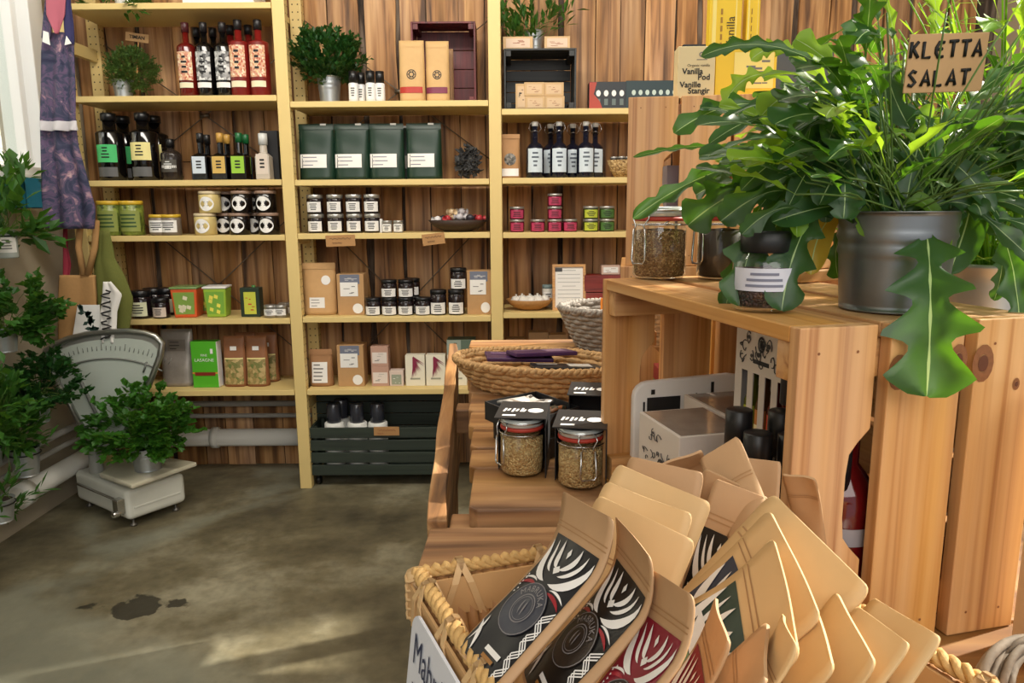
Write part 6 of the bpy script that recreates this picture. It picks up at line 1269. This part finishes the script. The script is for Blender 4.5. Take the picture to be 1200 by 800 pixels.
for k, (a, b_, c, W, lob, mi) in enumerate(hero):
    A, B_, C_ = px3(*a)-bp, px3(*b_)-bp, px3(*c)-bp; n = (CAM-px3(*b_)).normalized()+Vector((0, 0, 0.35)); rleaf(mb, A, B_, C_, W*(1.0 if k == 0 or W < 0.012 else 0.84), n, lob+1 if lob > 2 else lob, k, (0, 1, 2, 3)[mi] if mi else 0, pet=0.12 if W > 0.012 else 0.25)
    A0 = Vector((random.uniform(-0.03, 0.03), random.uniform(-0.03, 0.03), 0.085)); st.tube([bez(A0, (A0+A)/2+Vector((0, 0, 0.02)), A, q/6) for q in range(7)], 0.0012, 5)
rr = random.Random(77)
def proj(v): d = Vector(v)-CAM; s = d.dot(CF); return (600+F0*d.dot(CR2)/s, 400-F0*d.dot(CU2)/s)
for k in range(460):
    th = rr.uniform(0, 2*PI); el = rr.uniform(0.0, 1.4); out = Vector((math.cos(th)*math.cos(el), math.sin(th)*math.cos(el), math.sin(el)))
    if out.y < -0.6 and rr.random() < 0.6: continue
    A0 = Vector((rr.uniform(-0.035, 0.035), rr.uniform(-0.035, 0.035), 0.085)); R = rr.uniform(0.04, 0.15)
    A = A0+Vector((out.x*R, out.y*R*0.8, 0.02+out.z*R*1.1)); ln = rr.uniform(0.05, 0.12); B_ = A+Vector((out.x, out.y, out.z*0.7+0.5)).normalized()*ln*0.6; C_ = B_+Vector((out.x*1.2, out.y*1.2, 0.3-1.1*rr.random())).normalized()*ln*0.7
    if C_.z < 0.02: C_.z = 0.02
    def bad(v):
        x_, y_q = proj(bp+v); lim = 1020 if y_q < 40 else 930 if y_q < 75 else 865 if y_q < 115 else 815 if y_q < 280 else 850
        return x_ < lim
    if any(bad(v) for v in (A, B_, C_)): continue
    if any(1035 < proj(bp+v)[0] < 1175 and 18 < proj(bp+v)[1] < 122 for v in (A, B_, C_, bez(A, B_, C_, 0.5))) and (A.y+C_.y)/2 < 0.08: continue
    rleaf(mb, A, B_, C_, rr.uniform(0.008, 0.021), Vector((out.x*0.3+rr.uniform(-.4, .4), -0.6, 0.8)), rr.choice((3, 4, 5, 3)), 200+k, 2 if rr.random() < 0.28 else 0, pet=0.1)
    st.tube([bez(A0, (A0+A)/2+Vector((0, 0, 0.015)), A, q/5) for q in range(6)], 0.0009, 4)
for k in range(120):
    px_, py_ = rr.uniform(930, 1180), rr.uniform(115, 262); s0 = rr.uniform(.64, .72); A = pS(px_, py_, s0+0.02)-bp; dx = (px_-1050)/140
    if 1035 < px_ < 1175 and py_ < 130: continue
    B_ = A+Vector((dx*0.02+rr.uniform(-.02, .02), -0.012, rr.uniform(0.0, 0.03))); C_ = B_+Vector((dx*0.045+rr.uniform(-.03, .03), rr.uniform(-0.02, 0.01), rr.uniform(-0.07, -0.01)))
    if C_.z < 0.05: continue
    rleaf(mb, A, B_, C_, rr.uniform(0.009, 0.019), Vector((rr.uniform(-.5, .5), -1, 0.5)), rr.choice((0, 2, 3)), 900+k, 2 if rr.random() < 0.25 else 0, pet=0.1)
mb.build('foliage', [RF, RV, RY, RYL], rk); st.build('stems', ST2, rk)
# paler feathery herb in a second pot behind, to the right
hp = pZ(1150, 330, zk); hp = Vector((0.60, 0.98, zk+0.0012))
hb = thing('potted_herb', 'pale feathery herb in a zinc pot behind the rocket, at the right edge', 'potted plant', (0.585, 0.90, ZT+0.002))
t = hb; loc0 = Vector(hb.location); stand = zk-ZT
mb = MB(); st = MB(); rr = random.Random(5)
pot_bucket(hb, 0.05, 0.10, galv(), taper=0.85, z0=stand-0.001) if False else None
pr_ = 0.062; pot_bucket(hb, pr_, 0.33, galv(), taper=0.8)
for k in range(130):
    th = rr.uniform(0, 2*PI); rad = rr.uniform(0, 1)**0.6; A = Vector((math.cos(th)*0.035*rad, math.sin(th)*0.035*rad, 0.31)); h_ = rr.uniform(0.10, 0.42)*(1-0.3*rad); B_ = A+Vector((math.cos(th)*0.05*rad, math.sin(th)*0.05*rad, h_*0.55)); C_ = A+Vector((math.cos(th)*(0.06+0.17*rad), math.sin(th)*(0.06+0.15*rad), h_))
    st.tube([bez(A, B_, C_, q/6) for q in range(7)], [0.0016-0.0001*q for q in range(7)], 4)
    for q in range(16):
        t_ = rr.uniform(0.25, 1); P = bez(A, B_, C_, t_); d = Vector((rr.uniform(-1, 1), rr.uniform(-1, 1), rr.uniform(-0.2, 0.9)))
        rot_leaf(mb, P, d, Vector((0, -0.4, 1)), rr.uniform(0.02, 0.045), rr.uniform(0.003, 0.007))
for k in range(26):
    th = rr.uniform(0, 2*PI); A = Vector((math.cos(th)*0.04, math.sin(th)*0.04, 0.33+rr.uniform(0, 0.3))); B_ = A+Vector((math.cos(th)*0.06, math.sin(th)*0.06, rr.uniform(0.03, 0.12))); C_ = B_+Vector((math.cos(th)*0.1, math.sin(th)*0.08, rr.uniform(-0.08, 0.07))); rleaf(mb, A, B_, C_, rr.uniform(0.01, 0.022), Vector((0, -0.7, 0.8)), rr.choice((0, 3, 4)), k, 0)
mb.build('foliage', [RY, RV], hb); st.build('stems', RY, hb)
# sign
sg = pS(1108, 74, 0.665); t = thing('plant_sign', 'brown card sign on a stick reading KLETTA SALAT in the rocket', 'sign', Vector((sg.x, sg.y, zk+0.088)))
sc_ = 0.665/F0; hS = sg.z-(zk+0.088); M0 = Matrix.Translation((0, 0, hS)) @ Matrix.Rotation(-0.02, 4, 'Y') @ Matrix.Rotation(0.12, 4, 'X')
mb = MB(); mb.box((0, 0, 0), (92*sc_, 0.0022, 65*sc_), M=M0); mb.build('card', C('sign_card', (196, 156, 112), 0.8, 0, 0.05, 60), t, bevel=0.0006)
mb = MB(); mb.box((0.0, 0.004, -hS/2-0.01), (0.007, 0.0025, hS+0.03)); mb.build('stick', PZ_, t)
# brushed capitals drawn stroke by stroke
def strokes(s, x0, z0, cw_, ch):
    G = {'K': [((0, 0), (0, 1)), ((0.75, 1), (0, 0.42)), ((0.25, 0.55), (0.85, 0))], 'L': [((0, 1), (0, 0), (0.8, 0.02))], 'I': [((0.3, 1), (0.3, 0))], 'E': [((0.85, 0.92), (0.3, 0.95), (0.02, 0.6), (0.02, 0.3), (0.3, 0), (0.85, 0.05)), ((0.02, 0.5), (0.7, 0.52))], 'T': [((0, 0.97), (1, 1)), ((0.5, 1), (0.48, 0))], 'A': [((0.0, 0), (0.5, 1), (0.9, 0)), ((0.18, 0.33), (0.78, 0.33))], 'S': [((0.75, 0.88), (0.4, 1), (0.05, 0.75), (0.4, 0.5), (0.75, 0.25), (0.4, 0), (0, 0.1))]}
    mb = MB(); x = x0
    for ch_ in s:
        for st_ in G[ch_]:
            pts = [M0 @ Vector((x+a*cw_*0.72, -0.0016, z0+b_*ch)) for a, b_ in st_]; mb.tube(pts, [0.0015]*len(pts), 6)
        x += cw_*(0.55 if ch_ == 'I' else 1.0)
    return mb
W_ = 92*sc_; H_ = 65*sc_
strokes('KLETTA', -W_*0.47, H_*0.10, W_*0.158, H_*0.27).build('lettering', M_ink, t); strokes('SALAT', -W_*0.46, -H_*0.38, W_*0.165, H_*0.26).build('lettering', M_ink, t)
# ---------------------------------------------------------------- the front basket of spice pouches
BA = pZ(490, 672, ZT+0.0015+0.142); BA.z = 0; e1 = Vector((0.95, 0.31, 0)).normalized(); e2 = Vector((0.31, -0.95, 0)).normalized(); e2 = Vector((0.40, -0.917, 0)); BW, BD, BH = 0.245, 0.30, 0.142
ZB = ZT+0.0015; rimz = BH
bk = thing('rectangular_basket', 'rectangular wicker basket with a rope rim, full of kraft spice pouches', 'basket', (BA.x, BA.y, ZB))
def bp_(a, b_, z, o=0.0): p = e1*a+e2*b_; return Vector((p.x, p.y, z))
M_wk = mat('brown_wicker', (176, 128, 78), 0.65, 0, 0.3, 70, 0.6); M_wk2 = mat('pale_cane_band', (206, 164, 112), 0.55, 0, 0.12, 30, 0.3); M_rope = mat('seagrass_rope', (206, 166, 104), 0.75, 0, 0.3, 160, 0.9)
sides = [((0, 0), (BW, 0)), ((0, 0), (0, BD)), ((BW, 0), (BW, BD)), ((0, BD), (BW, BD))]
tp = 0.03
mb = MB()
for (a0, b0), (a1, b1) in sides:
    n = int(math.hypot(a1-a0, b1-b0)/0.0085)
    for i in range(n+1):
        f = i/n; a = a0+(a1-a0)*f; b_ = b0+(b1-b0)*f; ca, cb = BW/2, BD/2
        lo = bp_(ca+(a-ca)*0.86, cb+(b_-cb)*0.86, 0.004); hi = bp_(a, b_, BH-0.006); w_ = 0.002*(-1)**i; mb.tube([lo, lo.lerp(hi, 0.5)+Vector((0, 0, 0)), hi], 0.0048, 6)
    for z in (0.03, 0.06, 0.09):
        f2 = z/BH; k_ = 0.86+0.14*f2; mb.tube([bp_(BW/2+(a0+(a1-a0)*i/30-BW/2)*k_, BD/2+(b0+(b1-b0)*i/30-BD/2)*k_, z)+Vector((0.002*(-1)**i, 0.002*(-1)**i, 0)) for i in range(31)], 0.0028, 5)
ca, cb = BW/2, BD/2
q = [bp_(ca+(a-ca)*0.86, cb+(b_-cb)*0.86, 0.003) for a, b_ in ((0, 0), (BW, 0), (BW, BD), (0, BD))]; mb.add(q+[v+Vector((0, 0, -0.0025)) for v in q], [(0, 1, 2, 3), (7, 6, 5, 4)])
mb.build('woven_wall', M_wk, bk)
mb = MB()
for (a0, b0), (a1, b1) in sides:
    for s_ in (-1, 1):
        nrm = Vector((0, 0, 0)); d = (bp_(a1, b1, 0)-bp_(a0, b0, 0)).normalized(); nrm = Vector((-d.y, d.x, 0))*0.006*s_
        p0, p1 = bp_(a0, b0, BH-0.032)+nrm, bp_(a1, b1, BH-0.032)+nrm; mb.add([p0, p1, p1+Vector((0, 0, 0.028)), p0+Vector((0, 0, 0.028)), p0+nrm*0.3, p1+nrm*0.3, p1+nrm*0.3+Vector((0, 0, 0.028)), p0+nrm*0.3+Vector((0, 0, 0.028))], [(0, 1, 2, 3), (4, 7, 6, 5), (0, 4, 5, 1), (3, 2, 6, 7), (0, 3, 7, 4), (1, 5, 6, 2)])
mb.build('cane_band', M_wk2, bk)
mb = MB()
for (a0, b0), (a1, b1) in sides:
    L_ = math.hypot(a1-a0, b1-b0); n = int(L_/0.0025)
    for s_ in range(3):
        mb.tube([bp_(a0+(a1-a0)*i/n, b0+(b1-b0)*i/n, BH+0.001)+Vector((0.003*math.cos(i*0.7+s_*2.1), 0.0015*math.cos(i*0.7+s_*2.1), 0.003*math.sin(i*0.7+s_*2.1))) for i in range(n+1)], 0.0028, 5)
mb.build('rope_rim', M_rope, bk)
ML = C('pale_cane_strip', (214, 178, 128), 0.55, 0, 0.1, 60)
for (a0, b0), (a1, b1) in sides:
    mb = MB(); d = (bp_(a1, b1, 0)-bp_(a0, b0, 0)); L_ = d.length; d = d.normalized(); nr = Vector((-d.y, d.x, 0)); n = max(2, int(L_/0.05))
    for i in range(n):
        c = bp_(a0, b0, BH-0.02)+d*(L_*(i+0.5)/n)
        for s_ in (-1, 1):
            for o_ in (-1, 1):
                pts = [c+d*(0.015*o_)+nr*(0.0085*s_)+Vector((0, 0, -0.014)), c+d*(0.006*o_)+nr*(0.0095*s_)+Vector((0, 0, 0.012)), c+nr*(0.004*s_)+Vector((0, 0, 0.0255)), c+Vector((0, 0, 0.0265))]
                for a_, b_ in zip(pts, pts[1:]):
                    wv = d*0.0026; mb.add([a_-wv, a_+wv, b_+wv, b_-wv], [(0, 1, 2, 3)])
    mb.build('lacing', ML, bk, solid=0.0012)
for a0, b0 in ((0, 0), (BW, 0)):
    mb = MB(); mb.tube([bp_(a0, b0, BH-0.034), bp_(a0, b0, BH+0.002)], 0.008, 10); 
    for z in range(5): mb.tube([bp_(a0, b0, BH-0.03+z*0.007)+Vector((0.0088*math.cos(k), 0.0088*math.sin(k), 0.002*math.sin(3*k))) for k in [2*PI*j/12 for j in range(12)]], 0.0013, 4, 0, True)
    mb.build('corner_wrap', ML, bk)

# plaque on the outer left side
nl = Vector((-0.917, -0.40, 0)).normalized(); tl = e2.normalized(); upv = (Vector((0, 0, 1))*0.97+nl*-0.12).normalized()
pc0 = bp_(0, 0.108, 0.082)+nl*0.017+Vector((BA.x, BA.y, ZB)); pq = thing('name_plaque', 'white plaque with two lines of navy lettering hung on the wicker basket side', 'sign', pc0)
RM = Matrix((( tl.x, upv.x, nl.x, 0), (tl.y, upv.y, nl.y, 0), (tl.z, upv.z, nl.z, 0), (0, 0, 0, 1)))
pw_, ph_ = 0.155, 0.105; rc_ = 0.014; out = []
for cx, cy, a0 in ((pw_/2-rc_, ph_/2-rc_, 0), (-pw_/2+rc_, ph_/2-rc_, PI/2), (-pw_/2+rc_, -ph_/2+rc_, PI), (pw_/2-rc_, -ph_/2+rc_, 1.5*PI)):
    for k in range(6): a = a0+k*PI/10; out.append((cx+rc_*math.cos(a), cy+rc_*math.sin(a)))
n = len(out); mb = MB(); mb.add([RM @ Vector((x, y, 0)) for x, y in out]+[RM @ Vector((x, y, 0.002)) for x, y in out], [tuple(range(n))[::-1], tuple(range(n, 2*n))]+[(i, (i+1) % n, (i+1) % n+n, i+n) for i in range(n)]); mb.build('plate', C('white_plaque', (226, 230, 240), 0.4), pq)
navy = C('navy_ink', (44, 52, 84), 0.6)
text('Mabrúka', 0.030, navy, pq, RM @ Matrix.Translation((-0.068, 0.030, 0.0028)), sx=0.8, align='LEFT'); text('Kryddur', 0.030, navy, pq, RM @ Matrix.Translation((-0.066, -0.003, 0.0028)), sx=0.8, align='LEFT')
# ---- pouches
lab_cols = {'black': ((22, 22, 26), (52, 54, 66), (150, 30, 40)), 'coal': ((22, 20, 20), (50, 42, 36), (150, 30, 40)), 'red': ((132, 18, 44), (40, 30, 30), (160, 30, 50)), 'navy': ((30, 34, 58), (50, 54, 70), (60, 70, 110)), 'green': ((34, 60, 52), (60, 80, 66), (120, 150, 110))}
K1 = C('pouch_kraft_shaded', (188, 150, 110), 0.62, 0, 0.07, 60, 0.12); K2 = C('pouch_kraft_sunlit', (214, 178, 126), 0.6, 0, 0.05, 60, 0.1)  # one kraft paper, shade and sunlight painted in as two tones
def pouch(lb, TL, TR, BL, L_, kind=None, curl=0.0, m_=None, th=0.008, flapdir=1, lab0=0.22, curlv=0.34):
    """flat stand-up pouch hung from its top edge TL-TR, body running towards BL; all given as (px, py, slant)"""
    a, b_ = pS(*TL), pS(*TR); w = b_-a; W = w.length; w = w/W; rb = ray(BL[0], BL[1]); sb = (a-CAM).dot(w)/rb.dot(w) if abs(rb.dot(w)) > 1e-4 else BL[2]
    sb = min(max(sb, BL[2]-0.12), BL[2]+0.14); c = CAM+rb*sb; d = (c-a); d = (d-w*d.dot(w)).normalized(); n = w.cross(d)
    zlow = min(a.z, b_.z)
    if d.z < 0: L_ = min(L_, (zlow-ZB-0.012)/-d.z)
    if n.dot(CAM-a) < 0: n = -n
    org = (a+b_)/2; t = thing('spice_pouch', lb, 'pouch', org, 0, 'kraft spice pouches in the basket'); sd = hash(lb) % 97 if False else sum(map(ord, lb)) % 97
    def S(u, v, side):
        hw = W/2*(1-0.03*v); vv = v
        if v < 0.05: hw -= W*0.06*(1-math.sqrt(max(0, 1-((0.05-v)/0.05)**2)))
        thk = 0.0009+th*max(0, (v-0.2))**1.2*(1-abs(u)**4)
        cur = 0.0
        if v < curlv: cur = curl*((curlv-v)/curlv)**1.6
        wave = 0.0018*math.sin(u*2.4+sd)*math.sin(v*5+sd*0.3)
        p = w*(u*hw)+d*(vv*L_)+n*(cur+side*thk+wave); 
        if v < curlv: p = p+d*(abs(curl)*0.35*((curlv-v)/curlv)**2)
        return p
    mb = MB(); nu, nv = 10, 22
    ring = [(-1+2*i/nu, 1) for i in range(nu+1)]+[(1-2*i/nu, -1) for i in range(nu+1)]; nn = len(ring)
    vv_ = [0, 0.004, 0.012, 0.025, 0.05]+[0.05+0.95*(j+1)/(nv-4) for j in range(nv-4)]
    for v in vv_: mb.v += [tuple(S(u, v, s)) for u, s in ring]
    flip = w.cross(d).dot(n) > 0
    for j in range(len(vv_)-1):
        for i in range(nn):
            f = (j*nn+i, j*nn+(i+1) % nn, (j+1)*nn+(i+1) % nn, (j+1)*nn+i); mb.f.append(f if flip else f[::-1]); mb.m.append(0); mb.s.append(True)
    mb.f.append(tuple(range(nn))); mb.m.append(0); mb.s.append(False)
    mb.build('kraft_body', m_ or K1, t)
    mb = MB(); 
    for v0 in ((0.15, 0.175) if kind else (0.215, 0.235)): mb.grid(lambda p, q: S((2*p-1)*0.96, v0+0.006*q, 1)+n*0.0004, 8, 1)
    mb.build('zip_seam', C('pouch_crease', (172, 130, 86), 0.6), t)
    if kind:
        base, med, acc = lab_cols[kind]; off = [0.0007]
        l0, l1 = lab0, 0.98; Mb, Mm, Ma = C('label_'+kind, base, 0.4), C('medallion_'+kind, med, 0.35), C('accent_'+kind, acc, 0.4)
        def LS(x, y, k=1.0): return S(x*0.84, l0+(l1-l0)*y, 1)+n*(0.0006+0.0005*k)
        mb = MB(); mb.grid(lambda p, q: LS(2*p-1, q if q > 0 else 0, 0), 10, 16); mb.build('label', Mb, t)
        mb = MB()
        def P(pts, mi=0, k=1.0, mir=True):
            mb.add([LS(x, y, k) for x, y in pts], [tuple(range(len(pts)))], mi)
            if mir: mb.add([LS(-x, y, k) for x, y in pts], [tuple(range(len(pts)))], mi)
        def blade(x0, y0, x1, y1, x2, y2, wd, mi=0, k=1.0, mir=True):
            A_, B2, C2 = Vector((x0, y0, 0)), Vector((x1, y1, 0)), Vector((x2, y2, 0)); up_, dn = [], []
            for i in range(9):
                t_ = i/8; p = bez(A_, B2, C2, t_); g = (bez(A_, B2, C2, min(1, t_+.05))-bez(A_, B2, C2, max(0, t_-.05))).normalized(); s = Vector((-g.y, g.x*0.5, 0)); k_ = wd*math.sin(PI*min(1, t_*1.0))**0.8
                up_.append(p+s*k_); dn.append(p-s*k_)
            for sgn in ((1, -1) if mir else (1,)):
                for i in range(8): mb.add([LS(v.x*sgn, v.y, k) for v in (up_[i], up_[i+1], dn[i+1], dn[i])], [(0, 1, 2, 3)], mi)
        def pet(pts, wd, mi=0, k=1.0, mir=True): (x0, y0), (x1, y1), (x2, y2) = pts; blade2(x0, y0, x1, y1, x2, y2, wd, mi, k, mir)
        def blade2(x0, y0, x1, y1, x2, y2, wd, mi, k, mir):
            A_, B2, C2 = Vector((x0, y0, 0)), Vector((x1, y1, 0)), Vector((x2, y2, 0)); up_, dn = [], []
            for i in range(11):
                t_ = i/10; p = bez(A_, B2, C2, t_); g = (bez(A_, B2, C2, min(1, t_+.05))-bez(A_, B2, C2, max(0, t_-.05))).normalized(); s = Vector((-g.y, g.x, 0)); k_ = wd*math.sin(PI*t_)**0.9
                up_.append(p+s*k_); dn.append(p-s*k_*0.35)
            for sgn in ((1, -1) if mir else (1,)):
                for i in range(10): mb.add([LS(max(-1, min(1, v.x*sgn/36)), max(0.0, v.y/120), k) for v in (up_[i], up_[i+1], dn[i+1], dn[i])], [(0, 1, 2, 3)], mi)
        pet(((4, 40), (30, 36), (35, 6)), 6); pet(((2, 26), (13, 20), (15, 2)), 4.5); pet(((7, 31), (21, 26), (26, 4)), 3.2); pet(((35, 52), (24, 45), (9, 46)), 2.4, 2); pet(((35, 46), (22, 40), (12, 43)), 1.6)
        P([(0, 0.19), (0.15, 0.225), (0, 0.26), (-0.15, 0.225)], 0, 1, False); P([(0, 0.05), (0.08, 0.09), (0, 0.13), (-0.08, 0.09)], 0, 1, False)
        rr = random.Random(sd)
        for k in range(6): x = -rr.uniform(0.8, 0.94); y = 0.34+0.03*k; P([(x, y), (x+0.07, y+0.008), (x+0.01, y+0.02)], 0, 1, False)
        for k in range(4):      # zigzag border down the right side and the corners below the medallion
            for z in (0, 0.026, 0.052): y = 0.44+0.14*k+z; P([(1.0, y), (0.74, y+0.07), (0.74, y+0.082), (1.0, y+0.013)], 0, 1.1, False); P([(1.0, y+0.14), (0.74, y+0.07), (0.74, y+0.082), (1.0, y+0.153)], 0, 1.1, False)
        pet(((-35, 92), (-22, 98), (-18, 116)), 3.5, 0, 1.0, False); pet(((-30, 86), (-24, 94), (-30, 112)), 2.0, 0, 1.0, False)
        AR = W*0.84/((l1-l0)*L_)      # keeps the medallion round
        cy, R = 0.55, 0.74
        def disc(r0, r1, mi, k):
            for i in range(28):
                a0, a1 = 2*PI*i/28, 2*PI*(i+1)/28; pts = [(r*math.cos(a), cy+r*AR/2*math.sin(a)) for r, a in ((r1, a0), (r1, a1), (r0, a1), (r0, a0))]; mb.add([LS(x, y, k) for x, y in pts], [(0, 1, 2, 3)], mi)
        disc(0, R, 1, 1.6); disc(R*0.955, R*0.985, 3, 2.2); disc(R*0.50, R*0.54, 3, 2.2); disc(R*0.42, R*0.44, 3, 2.2)
        for k in range(2):
            blade(-0.08+0.1*k, cy-0.06, -0.16+0.2*k, cy-0.01, -0.02+0.1*k, cy+0.05, 0.025, 3, 2.3, False)
        P([(-0.1, 0.855), (0.6, 0.855), (0.6, 0.89), (-0.1, 0.89)], 0, 1.6, False); P([(-0.05, 0.91), (0.5, 0.91), (0.5, 0.935), (-0.05, 0.935)], 4, 1.6, False); P([(-0.1, 0.955), (0.3, 0.955), (0.3, 0.968), (-0.1, 0.968)], 3, 1.6, False)
        if kind == 'green':
            for k in range(7): blade(rr.uniform(-0.8, 0), 0.2+0.1*k, rr.uniform(-0.5, 0.5), 0.25+0.1*k, rr.uniform(0.2, 0.9), 0.2+0.1*k, 0.1, 5 if k % 2 else 0, 2.6, False)
        mb.build('label_art', [M_white, Mm, Ma, C('pale_ring_print', (128, 124, 126), 0.5), C('amber_bar', (160, 110, 50), 0.5), C('leafy_green_print', (120, 150, 110), 0.5)], t)
        for word, ph0, sp_ in (('MABRUKA', PI/2, 0.36), ('KRYDDBLANDA', -PI/2, 0.2)):
            if word != 'MABRUKA': continue
            def bend(x, y):
                rad = R*0.73+y; an = ph0-x/(R*0.78); return LS(rad*math.cos(an), cy-rad*AR/2*math.sin(an), 2.4)
            o = text(word, 0.25, C('ring_lettering', (140, 136, 136), 0.5), t, None, bend=bend, space=1.15)
    return t
P = [
 # tan and cream tops fanned at the back
 ('tan pouch top, standing farthest back and right beside the black caps', (872, 536, .60), (916, 541, .585), (868, 600, .60), .15, None, 0, K1),

 ('tan pouch top at the rear right, rumpled against the crate end board', (918, 548, .585), (957, 556, .57), (935, 640, .58), .13, None, .004, K1),
 ('peaked tan pouch top pointing up in front of the bottles', (822, 540, .575), (868, 512, .56), (842, 600, .57), .15, None, .004, K1),
 ('tan pouch top behind the long tan one', (770, 548, .575), (822, 526, .57), (800, 600, .57), .14, None, 0, K1),
 ('long tan pouch top lying behind the big cream one', (737, 534, .56), (826, 554, .535), (715, 640, .56), .16, None, 0, K1),
 ('big cream pouch top with rounded corners', (725, 542, .535), (837, 590, .505), (680, 640, .55), .165, None, .004, K2),
 ('thin tan pouch edge right of the cream group', (824, 548, .55), (902, 584, .52), (800, 640, .56), .15, None, 0, K1),
 ('upper cream pouch top in front of the big one', (712, 564, .51), (816, 604, .48), (664, 670, .53), .16, None, .004, K2),
 ('broad brown pouch top in the middle of the basket', (838, 560, .53), (898, 583, .515), (806, 655, .55), .16, 'coal', .0, K1),
 ('lower cream pouch top, foremost of the cream group', (704, 577, .49), (820, 632, .455), (652, 690, .515), .16, None, .006, K2),
 # labelled row at the left
 ('pouch with a slate-black patterned label, leftmost in the basket', (686, 588, .475), (748, 622, .425), (560, 735, .53), .118, 'black', .018, K1),
 ('pouch with a coal-black patterned label, second from the left', (760, 618, .44), (806, 668, .385), (612, 792, .475), .112, 'coal', .020, K1),
 ('pouch with a crimson patterned label at the bottom centre', (792, 676, .405), (850, 710, .355), (680, 830, .44), .115, 'red', .018, K1),
 ('brown pouch side just right of the crimson label', (862, 704, .40), (878, 760, .36), (760, 830, .44), .14, 'red', .010, K1),
 # big pouches fanned to the right
 ('largest pouch back at the right, its corner reaching furthest up', (906, 577, .475), (1021, 691, .40), (800, 690, .52), .19, 'navy', .0, K2),
 ('pouch lying against the largest one, label strip of navy blocks', (915, 600, .455), (976, 728, .385), (800, 690, .50), .18, 'navy', .006, K2),
 ('pale pouch with a green leafy label in the middle right', (930, 640, .43), (966, 783, .36), (815, 700, .47), .175, 'green', .012, K2),
 ('pouch fanned right of the pale green-labelled one', (951, 676, .42), (990, 790, .355), (850, 760, .45), .16, None, .004, K2),
 ('pouch fanned third from the right edge of the basket', (990, 695, .41), (1036, 780, .35), (900, 790, .44), .15, None, .004, K2),
 ('pouch fanned second from the right edge of the basket', (1009, 711, .40), (1071, 756, .355), (920, 815, .43), .15, None, .002, K2),
 ('rightmost pouch, its corner nearest the crate foot', (1023, 699, .405), (1108, 750, .355), (950, 800, .43), .15, None, .0, K2),
 ('small folded pouch corner at the bottom, right of centre', (938, 728, .38), (957, 768, .345), (850, 800, .40), .10, None, .010, K2),
 ('narrow pouch edge standing bottom centre', (899, 727, .385), (898, 800, .34), (840, 790, .41), .11, None, .0, K1),
]
for (lb, TL, TR, BL, L_, kind, curl, m_) in P: pouch(lb, TL, TR, BL, L_, kind, curl, m_)
# ---------------------------------------------------------------- right edge
pbg = thing('paper_bag', 'white printed paper bag at the right edge beside the nearest crate', 'bag', (0.472, 0.563, ZB), -0.25)
mb = MB(); mb.box((0.03, 0.03, 0.12), (0.11, 0.07, 0.24)); mb.build('bag_body', C('warm_white_paper', (236, 226, 206), 0.65), pbg, bevel=0.004)
mb = MB(); 
for k in range(4): mb.bx(-0.022, 0.02, -0.0062, -0.0052, 0.10+k*0.011, 0.103+k*0.011)
mb.tube([(-0.015+0.01*math.cos(k*0.6), -0.0058, 0.19+0.02*math.sin(k*0.8)) for k in range(12)], 0.0005, 4); mb.build('grey_print', M_grey, pbg)
wr = thing('withy_bundle', 'bundle of grey-white twisted withies at the bottom right corner', 'bundle', pS(1190, 800, 0.46)); rr = random.Random(9); mb = MB(); O = Vector(wr.location)
for k in range(26):
    o_ = k/25; a = pS(1138+rr.uniform(-4, 10)+40*o_, 812-6*o_, .44+0.02*rr.random()); b_ = pS(1150+42*o_+rr.uniform(-6, 6), 752-14*math.sin(PI*o_)-6*rr.random(), .45+0.03*rr.random()); c = pS(1210+30*o_, 748+40*o_*rr.random(), .46+0.03*rr.random())
    mb.tube([bez(a-O, b_-O, c-O, q/8) for q in range(9)], rr.uniform(0.0016, 0.0030), 6)
mb.build('withies', C('bleached_withy', (128, 114, 98), 0.8, 0, 0.7, 60, 0.6), wr)
p = pZ(1092, 806, ZT+0.055); t = thing('white_bowl', 'rim of a white bowl just showing at the bottom edge', 'bowl', (p.x, p.y-0.045, ZB)); mb = MB(); mb.lathe([(0, 0), (0.03, 0.001), (0.055, 0.03), (0.06, 0.052), (0.057, 0.052), (0.05, 0.03), (0.0, 0.006)], 28); mb.build('bowl_body', C('white_ceramic', (232, 230, 226)), t)
